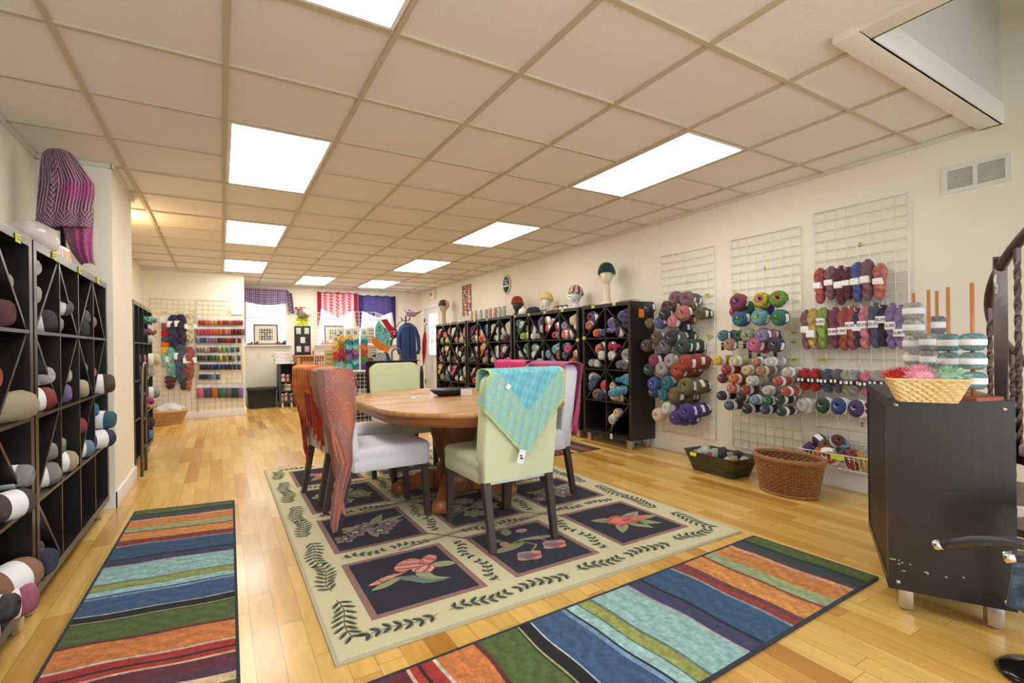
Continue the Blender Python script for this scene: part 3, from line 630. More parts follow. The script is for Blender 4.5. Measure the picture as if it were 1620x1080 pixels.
def wball(ox, oy, sc, items, phrase, grp, rowname):
    for it in items:
        x, y, r, c, d = it[:5]; kind = 'ball'
        if c[-1] in '~@': kind = {'~':'ball_v', '@':'ball_r'}[c[-1]]; c = c[:-1]
        X = 3.985-.085*(2-d)
        if len(it) > 5: X = it[5]
        p = at(ox+x/sc, oy+y/sc, X=X); rr = r/sc/F*p.length*ca(ox+x/sc)**1.5*1.04
        yarn(kind, c, p, rr, (-1, random.uniform(-.25,.25), random.uniform(-.2,.2)), f'{CNAME[c]} yarn ball, {phrase}, {rowname(y)}, {["against the wall","halfway along its hook","at the tip of its hook"][2-d]}', grp, bandkind='band_patch', face=True)
        if d == 0: hook(p.y, p.z, f'white wire hook holding the {CNAME[c]} ball, {phrase}, {rowname(y)}', (XW-.028-X+.07)/.29)
# first grid: (x, y, r, colour, d) d = 0 tip, 1 mid, 2 wall
W1 = [(125,168,36,'k~',0),(130,275,34,'ol~',0),(315,98,46,'mv~',1),(250,158,38,'ma',1),(300,152,44,'br',1),(240,208,43,'k',0),(370,202,52,'co~',0),(205,272,42,'b~',0),(300,265,44,'p~',0),
 (395,105,52,'mv~',1),(445,112,46,'g~',2),(430,155,32,'ol~',1),(500,205,44,'ol~',1),(540,210,34,'gr~',2),(375,300,38,'k',1),(420,250,34,'ru~',2),
 (185,380,46,'br',0),(110,435,44,'br~',0),(285,380,52,'k',0),(350,372,46,'g',1),(410,372,46,'k',2),(245,440,52,'g',0),(370,440,56,'dg',0),(425,440,52,'dg',1),(470,440,50,'dg',2),
 (170,540,47,'m',0),(220,528,40,'pu',1),(130,605,44,'dg~',0),(285,540,50,'lg',0),(225,600,52,'lg',0),(395,555,60,'ru',0),(470,545,54,'ru',1),(520,552,46,'ru',2),(335,612,54,'ru',0),(400,615,50,'ru',1),(450,612,44,'ru',2),
 (165,705,49,'b',0),(262,700,52,'t',0),(160,765,40,'nb',0),(235,780,46,'t',0),(320,785,56,'ol',0),(395,725,62,'ol',0),(470,725,56,'ol',1),(515,725,44,'br',2),(400,795,44,'ol',1),(440,798,38,'br',2),
 (262,882,48,'w',0),(195,925,48,'cr',0),(345,872,44,'lv',1),(400,905,60,'pu',0),(465,895,54,'pu',1),(510,890,48,'pu',2),(322,945,51,'pu',0),(375,955,46,'pu',1),(430,950,46,'pu',2)]
def _(): pass
def row1(y): return 'top cluster' if y < 320 else 'second cluster' if y < 480 else 'third cluster' if y < 640 else 'fourth cluster' if y < 820 else 'lowest cluster'
wball(1000, 450, 4.5, W1, 'left grid', 'yarn balls on the left wire grid', row1)
W2 = [(222,170,57,'m@',0,3.78),(285,215,52,'gr@',1,3.86),(385,160,56,'y@',0,3.80),(505,148,58,'li@',0,3.80),(200,240,42,'r@',0,3.93),(240,288,56,'t@',0,3.80),(375,280,58,'aq@',0,3.80),(440,222,44,'b@',1,3.88),(515,280,57,'gr@',0,3.80)]
def row2(y): return 'top rainbow row' if y < 340 else 'second row'
wball(1120, 440, 4.5, W2, 'middle grid', 'rainbow yarn balls on the middle grid', row2)
W2b = [(115,410,40,'t~',0),(160,472,43,'ta~',0),(185,405,36,'sl~',1),(228,408,37,'gr~',1),(290,405,49,'sg~',0),(395,405,50,'lv~',0),(345,475,53,'hp~',0),(408,488,46,'r~',1),(462,397,36,'p~',1),(497,402,30,'g~',2),(490,475,52,'nb~',0)]
wball(1120, 440, 4.5, W2b, 'middle grid', 'small yarn balls on the middle grid', row2)
for k, (x, y) in enumerate([(105,485),(262,470),(300,540),(362,540),(480,530),(205,470)]):
    b = MB(); b.box((0,0,0), (.003,.028,.07)); b.box((-.002,0,.01), (.001,.018,.004), mi=1); o = b.build('hang_tag', [M_blk, M_paper]); o.location = at(1120+x/4.5, 440+y/4.5, X=3.86); tag(o, 'black paper hang tag, '+ORD[min(k,3)]*(k < 4)+['','','','','fifth','sixth'][k]+' along the second row of the middle grid', 'hang tag', 'black hang tags on the middle grid')
SK = [(65,585,'y'),(180,590,'cr'),(335,595,'ta'),(430,595,'w'),(125,650,'r'),(268,655,'cr'),(370,660,'ta'),(555,670,'w'),(98,712,'ma'),(178,715,'o'),(300,730,'w'),(490,735,'co'),(165,785,'co~'),(262,795,'ru'),(415,800,'w'),(545,808,'co'),
 (92,835,'k'),(230,845,'k'),(325,865,'lb'),(420,872,'gr'),(505,865,'dg'),(145,905,'sl'),(272,930,'k'),(398,935,'sl'),(515,950,'dg')]
RB = {585:'first',590:'first',595:'first',650:'second',655:'second',660:'second',670:'second',712:'third',715:'third',730:'third',735:'third',785:'fourth',795:'fourth',800:'fourth',808:'fourth',835:'fifth',845:'fifth',865:'fifth',872:'fifth'}
for x, y, c in SK:
    X0 = 3.80; p = at(1120+x/4.5, 440+y/4.5, X=X0-.045); rr = 36/4.5/F*p.length*ca(1120+x/4.5)**1.5; kd = 'skein'
    if c[-1] == '~': c = c[:-1]; kd = 'skein_v'
    for k in range(2):
        q = Vector((X0+k*rr*3.1, p.y, p.z))
        yarn(kd, c, q, rr, (-1, random.uniform(-.04,.04), random.uniform(-.04,.04)), f'{CNAME[c]} cotton skein, {["tip","wall"][k]} end of its hook, {RB.get(y,"lowest")} skein row, middle grid', 'cotton skeins on the middle grid', sc=(rr, rr, rr*1.0))
    hook(p.y, p.z, f'white hook through the {CNAME[c]} skeins, {RB.get(y,"lowest")} skein row', 1.0)
# third grid: hanks
HWD = .168
def whank(x, yt, yb, c, lab, w=1.0, X=3.93, txt=None, kind='hank_v', lay=.0, tz=0):
    a = at(1240+x/5.4, 380+yt/5.4, X=X); z = at(1240+x/5.4, 380+yb/5.4, X=X); L_ = a.z-z.z
    o = yarn(kind, c, Vector((X, a.y, a.z)), 1, (0,0,1), lab, 'twisted hanks on the tall grid', sc=(HWD*w, HWD*w, L_), roll=random.uniform(-.1,.1), dz=tz)
    if txt:
        bd = o.children[0]; yaw = o.rotation_quaternion.to_euler().z
        text(txt, .030, Matrix.Translation((0,0,0)), M_dark, bd); t = bd.children[0]
        # upright lettering on the room side of the band, undoing the hank's scale
        S = Matrix.Diagonal((1/(HWD*w), 1/(HWD*w), 1/L_, 1)); R = Matrix.Rotation(-yaw, 4, 'Z')
        t.matrix_local = S @ R @ frameM((-.296*HWD*w, 0, 0), (0,-1,0), (-1,0,0))
    hook(a.y, a.z-.012, 'white hook holding the '+lab.split(',')[0], .5)
HT = [(310,245,535,'r','red twisted hank, far left of the top hank row'),(400,230,500,'mv','dusty plum hank beside the red one, top hank row'),(490,225,542,'ma','maroon plum hank with the longest drop, top hank row'),(552,235,500,'ma','dark plum hank behind the maroon one, top hank row'),
 (630,195,515,'b','blue hank in the middle of the top hank row'),(715,170,505,'mv','mauve and grey blue hank hung highest, top hank row'),(820,205,500,'co','rose brown hank, last of the top hank row')]
for i, (x, a, c, k, lb) in enumerate(HT): whank(x, a, c, k, lb, 1.1, tz=-.0)
HB = [(198,602,925,'mv','mauve brown hank, first of the second hank row',0,.0),(248,590,915,'y','mustard hank, second hank row',0,-.15),(335,580,915,'li','leaf green hank, second hank row','SURI',.15),(440,580,915,'m','magenta plum hank, second hank row','ISURI',-.1),(515,582,932,'ru','rust orange hank, second hank row','SURI',-.05),
 (590,570,925,'r','red hank between rust and pink, second hank row','ISURI',.05),(640,590,905,'nb','navy hank squeezed behind the red and pink ones',0,0),(695,560,920,'p','pink hank, second hank row','ISURI',.05),(790,545,910,'sl','slate blue hank, second hank row','ISURI',.03),
 (852,560,900,'dp','dark purple hank behind the slate one','ISURI',.15),(925,545,915,'lv','lavender hank, second hank row','ISURI',0),(1000,560,915,'lv','lavender hank at the row end by the cones','SURI',-.15)]
for x, a, c, k, lb, tx, tz in HB: whank(x, a, c, k, lb, 1.15, txt=tx or None, tz=tz)
# fuzzy short skeins with dark printed bands: two lobes hung on a hook
for x, y, c, lb in [(185,210,'r','left one of the two scarlet skeins'),(270,215,'r','right one of the two scarlet skeins'),(380,222,'sl','slate blue skein next to the scarlet pair'),(465,222,'g','charcoal grey skein of the row'),(550,235,'sg','grey green skein tucked behind'),(600,235,'lg','light grey skein of the row'),
                    (715,247,'p','pale pink skein of the row'),(800,240,'lg','pale skein half behind the woven basket')]:
    p = at(1240+x/5.4, 560+y/5.4, X=3.90); u = yarn('hank', c, p+Vector((0,0,.078)), 1, (0,0,1), lb+', dark banded skein row', 'dark banded skeins on the tall grid', band=False, sc=(.22,.22,.165), roll=.2)
    q = bpy.data.objects.new('printed_band', MS['band_hank']); COL.objects.link(q); q.parent = u; q.location = (0,0,-.5); q.scale = (.92,1.35,1.25)
    q.material_slots[0].link = 'OBJECT'; q.material_slots[0].material = M_blk
    for k2 in (-.14, .02, .13):
        w_ = MB().box((0,0,0), (.01,.05,.11)).build('printed_mark', M_paper, q); w_.location = (-.298, k2*.8, 0)
    hook(p.y, p.z+.07, 'white hook of the '+lb, .6)
W3 = [(180,437,66,'w',0),(250,432,52,'w',2),(355,438,72,'dg',0),(490,445,76,'b',0),(640,465,78,'pu~',0),(755,462,62,'ma',0)]
for k, (x, y, r, c, d) in enumerate(W3):
    v = c[-1] == '~'; c = c.rstrip('~'); p = at(1240+x/5.4, 560+y/5.4, X=3.88+.05*(d > 0))
    yarn('ball_v' if v else 'ball', c, p, r/5.4/F*p.length*ca(1240+x/5.4)**1.5*1.03, (-1,.3,.1), ['white ball first of the large row, tall grid','white ball behind the first one, tall grid','dark green large ball, tall grid','blue large ball, tall grid','dusky purple large ball, tall grid','maroon large ball beside the black cube shelf end'][k], 'large balls in the lowest row of the tall grid')
    if d == 0: hook(p.y, p.z, 'white hook through the '+['white','','dark green','blue','dusky purple','maroon'][k]+' large ball', .8)
# wire basket on the tall grid
bx = empty('wire_basket', (0,0,0), 0, 'white wire basket of mixed balls on the tall grid', 'basket')
b = MB(); xf, xb, y0, y1, zt, zb = 3.77, 4.01, 1.50, 2.08, .305, .20
b.tube([(xf,y0,zt),(xf,y1,zt),(xb,y1,zt+.05),(xb,y0,zt+.05)], .004, 6, closed=True); b.tube([(xf+.03,y0+.02,zb),(xf+.03,y1-.02,zb),(xb,y1-.02,zb),(xb,y0+.02,zb)], .003, 6, closed=True)
for i in range(19): y = y0+.02+(y1-y0-.04)*i/18; b.tube([(xf,y,zt),(xf+.03,y,zb),(xb,y,zb),(xb,y,zt+.05)], .0018, 5)
for i in range(5): x = xf+.04+(xb-xf-.04)*i/4; b.tube([(x,y0,zt+.02),(x,y0+.02,zb),(x,y1-.02,zb),(x,y1,zt+.02)], .0018, 5)
b.build('wire_mesh', M_wire, bx); o = MB().box((0,0,0), (.003,.085,.032)).build('price_tag', M_tagy, bx); o.location = (xf-.006, 1.80, .285)
WB = [(280,740,55,'pu'),(195,800,45,'pu'),(340,785,52,'ol'),(435,750,52,'ma'),(470,790,42,'lb'),(300,845,42,'o'),(375,838,42,'co'),(475,815,42,'dg'),(515,870,42,'ma'),(585,870,50,'ru'),(665,888,46,'y'),(755,890,46,'t'),(725,862,36,'lb'),(270,880,38,'ma'),(600,940,46,'ru'),(430,930,42,'co'),(715,980,42,'y'),(225,880,36,'t'),(345,900,36,'o')]
for k, (x, y, r, c) in enumerate(WB):
    X = 3.86 if y < 830 else 3.83; p = at(1240+x/5.4, 560+y/5.4, X=X); p.z = max(p.z, .25); p.x = min(p.x+random.uniform(0,.06)*(p.z > .3), 3.96); p.y = min(max(p.y, 1.545), 2.035)
    yarn('ball', c, p, min(.047, r/5.4/F*p.length), (random.uniform(-1,1),random.uniform(-1,1),.5), CNAME[c]+' ball in the wire basket, '+('heaped high' if y < 800 else 'on the top layer' if y < 875 else 'low in the mesh'), 'balls in the white wire basket', band=k % 3 == 0)
# floor baskets by the right wall
def rrect(w, d, r, n=6):
    P = []
    for cx, cy, a0 in ((w/2-r, d/2-r, 0), (-w/2+r, d/2-r, pi/2), (-w/2+r, -d/2+r, pi), (w/2-r, -d/2+r, 3*pi/2)):
        for i in range(n+1): a = a0+pi/2*i/n; P.append((cx+r*cos(a), cy+r*sin(a)))
    return P
def loft(b, rings, mi=None, smooth=True):       # rings: list of (outline2d, z)
    vs = []; n = len(rings[0][0])
    for P, z in rings: vs += [(x, y, z) for x, y in P]
    fs = [(i*n+k, i*n+(k+1) % n, (i+1)*n+(k+1) % n, (i+1)*n+k) for i in range(len(rings)-1) for k in range(n)]
    b.add(vs, fs, smooth, mi)
tr = empty('storage_tray', (3.69, 2.70, 0), radians(-90-6), 'dark green tin tray of small balls on the floor', 'tray')
b = MB(); rs = [(rrect(.44,.24,.05), .003), (rrect(.56,.33,.06), .165), (rrect(.575,.345,.065), .17), (rrect(.545,.315,.055), .168), (rrect(.43,.23,.045), .012)]
loft(b, rs); b.poly([(x,y,.012) for x, y in rs[-1][0]]); b.poly([(x,y,.003) for x, y in rs[0][0]])
b.build('tray_body', mat('weathered_green_tin', (66,68,50), .45, noise=.7, nscale=14, stretch=(.5,.5,4), metal=.3), tr)
o = MB().box((0,0,0), (.07,.003,.03)).build('price_tag', M_tagy, tr); o.location = (-.13, -.178, .15); o.rotation_euler = (radians(-17),0,0)
tray_cols = ['sg~','w~','w','r','lg~','k~','w~','y~','cr~','lg','w~','dg~','w~','lg~','k','w']
Mt = Matrix.Translation(tr.location) @ Matrix.Rotation(tr.rotation_euler.z, 4, 'Z')
for k, c in enumerate(tray_cols):
    i, j = k % 8, k//8; p = Mt @ Vector((-.20+i*.057, -.06+j*.11+random.uniform(-.012,.012), .132+.022*(k % 3)))
    v = c[-1] == '~'; c = c.rstrip('~')
    yarn('ball_v' if v else 'ball', c, p, .036, (random.uniform(-1,1),random.uniform(-1,1),1), f'small {CNAME[c]} ball in the dark tray, {["front","back"][j]} row', 'small balls in the dark tray', band=False, name='yarn_ball')
def wicker(name, label, loc, rz, w, d, h, col, flare=1.25, rim=.018, rows=16, handles=False):
    u = empty(name, loc, rz, label, 'basket'); b = MB(); n = 120; ns = 30
    mtd = mat('wicker_gap_shade_%d' % col[0], tuple(v*.55 for v in col), .8)  # darkened wicker tone: shade of the weave gaps painted on a backing sheet
    shd_ = MB(); P_ = []
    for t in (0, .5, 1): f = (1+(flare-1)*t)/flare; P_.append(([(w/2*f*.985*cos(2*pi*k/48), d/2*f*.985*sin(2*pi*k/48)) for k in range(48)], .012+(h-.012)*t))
    loft(shd_, P_); shd_.poly([(x, y, .014) for x, y in P_[0][0]]); shd_.build('weave_shade_sheet', mtd, u, solid=.004)
    for j in range(rows):
        t = (j+.5)/rows; f = (1+(flare-1)*t)/flare; ph = pi*(j % 2); P = []
        for k in range(n): a = 2*pi*k/n; wv = .0055*sin(ns*a+ph); P.append(((w/2*f+wv)*cos(a), (d/2*f+wv)*sin(a), .012+(h-.012)*t))
        b.tube(P, (h-.012)/rows*.46, 5, closed=True)
    for k in range(ns*2): a = 2*pi*(k+.0)/(ns*2); b.tube([(w/2/flare*cos(a), d/2/flare*sin(a), .012), (w/2*cos(a), d/2*sin(a), h)], .0035, 4)
    mt = mat(name+'_wicker_%d' % col[0], col, .6, noise=.35, nscale=60, stretch=(1,1,3)); b.build('woven_body', mt, u)
    b = MB()
    for q in (0, pi): b.tube([((w/2)*cos(a), (d/2)*sin(a), h+.006*sin(a*14+q)) for a in [2*pi*i/96 for i in range(96)]], rim*.8, 8, closed=True)
    b.build('braided_rim', mt, u)
    b = MB(); b.tube([(w/2/flare*1.02*cos(a), d/2/flare*1.02*sin(a), .012) for a in [2*pi*i/60 for i in range(60)]], .010, 8, closed=True); b.build('braided_foot', mt, u); return u
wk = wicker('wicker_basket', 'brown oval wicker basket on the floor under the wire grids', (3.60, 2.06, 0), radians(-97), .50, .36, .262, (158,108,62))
for x, y, z, c, lb in [(-.10,.02,.17,'ma','maroon ball lying in the brown wicker basket'),(-.16,-.03,.16,'w','white banded ball in the brown wicker basket'),(-.05,-.07,.15,'ma','second maroon ball in the brown wicker basket, lower'),(.05,-.02,.10,'cr','cream ball at the bottom of the brown wicker basket')]:
    yarn('ball', c, Vector((3.60,2.06,0)) + Matrix.Rotation(radians(-97),3,'Z') @ Vector((x,y,z)), .05, (.5,.4,1), lb, 'balls in the brown wicker basket')
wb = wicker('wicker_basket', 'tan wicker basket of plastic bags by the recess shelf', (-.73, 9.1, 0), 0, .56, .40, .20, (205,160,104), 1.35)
b = MB(); rnd = random.Random(5); b.lathe([(.002,.09),(.05,.10),(.10,.07),(.15,.06),(.18,.02),(.19,-.02),(.16,-.06),(.10,-.08),(.002,-.08)], 40, sx=1, sy=.8, fn=lambda a, z: 1+.12*sin(5*a+40*z)+.08*sin(9*a-30*z)+.05*sin(17*a)); o = b.build('plastic_bag', mat('clear_bag', (236,236,240), .15, alpha=.75)); o.location = (-.68, 9.08, .22); tag(o, 'crumpled clear plastic bag in the tan basket', 'bag')

# ================================================================ ALCOVE WALL (felt packets and hanks)
for lb, x0, x1 in [('pale wire grid panel behind the hanks, recess wall', -.955, -.345), ('pale wire grid panel behind the felt packets', -.325, .32)]:
    g = wgrid('wire_grid', x1-x0, 1.85, mt=mat('cream_wire', (232,222,196), .5)); g.location = (x0, YA-.014, .10); tag(g, lb, 'wire grid')
def apt(x, y, Y=YA-.05): return at(240+x/6.35, 470+y/6.35, Y=Y)
rows = [(232,278,[(488,'r'),(515,'r'),(548,'o'),(580,'o'),(605,'y'),(640,'y'),(665,'ru'),(695,'o'),(725,'ru'),(755,'ru'),(785,'ta'),(812,'ru'),(842,'ru'),(870,'r'),(900,'ru')]),
 (315,380,[(470,'p'),(500,'hp'),(535,'hp'),(565,'hp'),(595,'co'),(625,'co'),(655,'o'),(690,'o'),(720,'ru'),(750,'ta'),(780,'co'),(810,'ma'),(845,'ma'),(880,'ma'),(915,'mv')]),
 (405,460,[(465,'lb'),(495,'sl'),(525,'pu'),(555,'lv'),(585,'lv'),(615,'lv'),(645,'mv'),(680,'dp'),(710,'ma'),(740,'ma'),(770,'r'),(800,'ma'),(830,'ma'),(880,'ma')]),
 (500,550,[(470,'lg'),(505,'lg'),(540,'cr'),(570,'lg'),(605,'mv'),(640,'mv'),(685,'sg'),(725,'li'),(770,'aq'),(815,'t'),(865,'dg')]),
 (580,640,[(480,'dg'),(510,'dg'),(545,'g'),(580,'k'),(620,'gr'),(655,'gr'),(695,'y'),(735,'ol'),(785,'dg'),(820,'sg'),(875,'sl')]),
 (670,730,[(500,'dp'),(535,'nb'),(570,'nb'),(605,'pu'),(640,'nb'),(680,'b'),(715,'nb'),(755,'nb'),(795,'k'),(835,'nb'),(880,'nb')]),
 (770,828,[(495,'nb'),(530,'nb'),(570,'sl'),(615,'lb'),(665,'sl')])]
RN = ['top','second','third','fourth','fifth','sixth','seventh']
PK = MB(); PK.box((0,-.006,.0), (1,.030,.78), bev=.012); PKM = PK.build('m', yarn_mat('felt', 0, 60)); PKd = PKM.data; bpy.data.objects.remove(PKM)
CD = MB(); CD.box((0,.0,.52), (1,.004,.26)); o = CD.build('m', mat('header_card', (222,222,232), .5)); CDd = o.data; bpy.data.objects.remove(o)
def packet(x, zt, zb, w, c, lb, grp):
    h = zt-zb; o = bpy.data.objects.new('felt_packet', PKd); COL.objects.link(o); o.location = (x, YA-.045, (zt+zb)/2-.08*h); o.scale = (w, 1, h); q = lin(PAL[c]); o.color = q; o.rotation_euler = (0, random.uniform(-.05,.05), random.uniform(-.5,.1))
    k = bpy.data.objects.new('card_header', CDd); COL.objects.link(k); k.parent = o; tag(o, uniq(lb), 'felt packet', grp)
for ri, (yt, yb, its) in enumerate(rows):
    for k, (x, c) in enumerate(its):
        a = apt(x, yt-10); z = apt(x, yb); packet(a.x, a.z, z.z, .05, c, f'{CNAME[c]} felt packet, {RN[ri]} row of the packet grid, {"left part" if x < 600 else "middle" if x < 760 else "right part"}', 'felt packets in the '+RN[ri]+' row')
for x, c in [(485,'p'),(560,'sl'),(630,'o'),(697,'gr'),(770,'g'),(835,'dg'),(890,'lv')]:
    a = apt(x, 885); z = apt(x, 1015); packet(a.x, a.z, z.z, .095, c, f'large {CNAME[c]} felt packet in the bottom row', 'large felt packets in the bottom row')
for lb, x0, x1, z0, z1, Yv in [('white printed notice at the top of the packet grid', 795, 915, 35, 175, YA-.02)]:
    a = apt(x0, z0, Yv); c = apt(x1, z1, Yv); b = MB(); b.bb((a.x, Yv-.003, c.z), (c.x, Yv, a.z))
    for i in range(7): b.bb((a.x+.02, Yv-.0045, a.z-.035-i*.022), (c.x-.02-.03*(i % 3), Yv-.003, a.z-.030-i*.022), mi=1)
    tag(b.build('paper_notice', [M_paper, mat('grey_ink', (150,150,150), .6)]), lb, 'notice')
for x, y, ds in [(130,148,'above the long clear bag'),(285,148,'above the dark hanks'),(410,140,'above the cream hank'),(780,145,'beside the white notice'),(775,820,'in the gap beside the short packet row')]:
    o = MB().box((0,0,0), (.06,.003,.02)).build('price_tag', M_tagy); o.location = apt(x, y, YA-.02); tag(o, 'yellow price tag '+ds, 'price tag', 'yellow price tags in the recess')
# hanks of the recess
def ahank(x, yt, yb, c, lb, kind='lump', w=1.0, Y=YA-.07, band=True, dz=.1):
    a = apt(x, yt, Y); z = apt(x, yb, Y); L_ = a.z-z.z; yarn(kind, c, a, 1, (0,0,1), lb, 'hanks on the recess wall', sc=(.34*w,.30*w,L_), roll=.3, dz=dz, band=band)
ahank(222,185,520,'nb','dark navy hank, upper left of the recess hanks', dz=.24); ahank(292,180,520,'dp','dark purple hank, upper middle of the recess hanks', dz=.24)
ahank(385,175,440,'cr','cream chain hank, upper right of the recess hanks', w=.9, dz=.05)
ahank(205,510,830,'aq','aqua multicolour hank, lower left of the recess hanks', dz=.15); ahank(292,480,850,'sl','blue green hank, lower middle of the recess hanks', Y=YA-.10, dz=.2); ahank(375,505,830,'ru','brown coral hank, lower right of the recess hanks', Y=YA-.08, dz=.1)
ahank(185,790,920,'ma','pink mauve hank end below the aqua one', w=.9, band=False); ahank(325,800,930,'dg','green hank end below the blue green one', w=.8, band=False); ahank(370,820,935,'co','coral hank end below the brown one', w=.6, band=False)
fb = empty('fleece_bag', (0,0,0), 0, 'long clear bag of coloured fleece with white header card', 'bag')
a = apt(85, 190); c = apt(185, 258); MB().bb((a.x, YA-.05, c.z), (c.x, YA-.04, a.z)).build('card_header', M_paper, fb)
segs = [(258,330,'mv'),(330,400,'r'),(400,450,'sl'),(450,500,'o'),(500,570,'y'),(570,640,'aq'),(640,695,'lg')]
b = MB()
for s0, s1, cc in segs:
    p = apt(95, s0); q = apt(182, s1); b.col = PAL[cc]; b.box(((p.x+q.x)/2, YA-.05, (p.z+q.z)/2), (q.x-p.x, .05, p.z-q.z), bev=.02)
b.build('fleece', M_attr, fb)
# ================================================================ TABLE
M_oak = mat('golden_oak', (198,146,92), .28, noise=.22, nscale=5, stretch=(.7,6,6), spec=.6)
M_oakd = mat('dark_oak', (132,88,54), .4, noise=.3, nscale=6, stretch=(5,5,.6))
M_oakr = mat('oak_rim', (158,98,56), .35, noise=.2, nscale=5, stretch=(1,1,6))
TX, TY, TZ, TR, TL = 1.475, 3.335, .735, .65, .29
tb = empty('dining_table', (TX, TY, .012), 0, 'oval oak pedestal table in the middle of the floral rug', 'table')
def stad(R, L_, n=28):
    return [(R*cos(a), (L_ if sin(a) >= 0 else -L_)+R*sin(a)) for a in [2*pi*(i+.5)/(2*n) for i in range(2*n)]]
b = MB(); zt = TZ-.012
loft(b, [(stad(TR-.012,TL), zt-.03), (stad(TR,TL), zt-.024), (stad(TR,TL), zt-.006), (stad(TR-.006,TL), zt)]); b.poly([(x,y,zt) for x, y in stad(TR-.006,TL)]); b.poly([(x,y,zt-.03) for x, y in stad(TR-.012,TL)])
b.build('tabletop', M_oak, tb)
b = MB(); loft(b, [(stad(TR-.035,TL), zt-.03), (stad(TR-.035,TL), zt-.085), (stad(TR-.055,TL), zt-.085), (stad(TR-.055,TL), zt-.03)], smooth=True); b.build('apron', M_oakr, tb)
b = MB()
for y in (-.155, .155): b.box((0, y, zt+.0004), (2*TR-.02, .002, .0012))
b.build('leaf_seam', mat('seam_dark', (110,66,32), .5), tb)
b = MB(); b.lathe([(.20,zt-.085),(.20,zt-.12),(.155,zt-.14),(.155,zt-.17),(.175,zt-.19),(.17,zt-.24),(.145,zt-.33),(.115,zt-.42),(.10,zt-.47),(.13,zt-.49),(.13,zt-.52),(.155,zt-.54),(.155,.06),(0,.06)], 40, fn=lambda a, z: 1+.012*cos(12*a)); b.build('pedestal', M_oakd, tb)
for k in range(4):
    a = pi/4+k*pi/2+.15; R = Matrix.Rotation(a, 4, 'Z'); b = MB(); b.M = R
    P = [(.10,.20),(.20,.20),(.30,.15),(.38,.085),(.44,.07),(.44,.02),(.36,.02),(.28,.055),(.10,.06)]
    b.M = R @ Matrix.Translation((0,.035,0)); b.prism([(p[0],p[1]) for p in P], -.07, 'y'); b.M = R
    b.tube([(.42,-.045,.05),(.42,.045,.05)], .048, 18); b.build('scroll_foot', M_oakr, tb)
# things on the table
bw = empty('bowl', at(712, 625, Z=TZ), .2, 'black shallow bowl of notions with a white card on the table', 'bowl')
b = MB(); b.lathe([(0,.004),(.09,.003),(.12,.02),(.15,.05),(.147,.052),(.115,.026),(.085,.01),(0,.01)], 32, sx=1.15, sy=.75); b.build('bowl_body', M_blk, bw)
o = MB().box((0,0,0), (.085,.002,.055)).build('price_card', M_paper, bw); o.location = (.035,-.165,.030); o.rotation_euler = (radians(8),0,radians(-42))
for x, y, c, lb in [(-.04,.02,'r','red notion in the black bowl'),(.0,-.01,'w','white notion in the black bowl'),(.05,.02,'ma','maroon notion in the black bowl')]:
    b = MB(); b.box((0,0,0), (.07,.03,.02), bev=.006); o = b.build('notion', mat('notion_'+c, PAL[c], .4)); o.location = Vector(bw.location)+Vector((x,y,.03)); o.rotation_euler = (0,.0,x*20); tag(o, lb, 'notion', 'small notions in the bowl')
for px, py, w, d, c, lb, rz in [(668,629,.16,.10,(240,236,232),'white card lying left of the bowl',-.5),(662,622,.15,.11,(236,170,168),'pink leaflet left behind the bowl',.3),(700,618,.22,.14,(236,238,240),'white leaflet behind the bowl',.1),(735,620,.16,.12,(150,140,140),'grey booklet behind the bowl on the right',.7),(755,630,.14,.05,(222,200,168),'cream paper strip right of the bowl',-.4)]:
    b = MB(); b.box((0,0,.0025), (w,d,.003)); b.box((0,0,.0045), (w*.6,d*.5,.0006), mi=1)
    o = b.build('leaflet', [mat('leaf_%d%d' % (c[0], c[1]), c, .6), mat('print_grey', (150,150,158), .6)]); p = at(px, py, Z=TZ); o.location = (p.x, p.y, TZ); o.rotation_euler = (0,0,rz); tag(o, lb, 'leaflet', 'papers on the table')
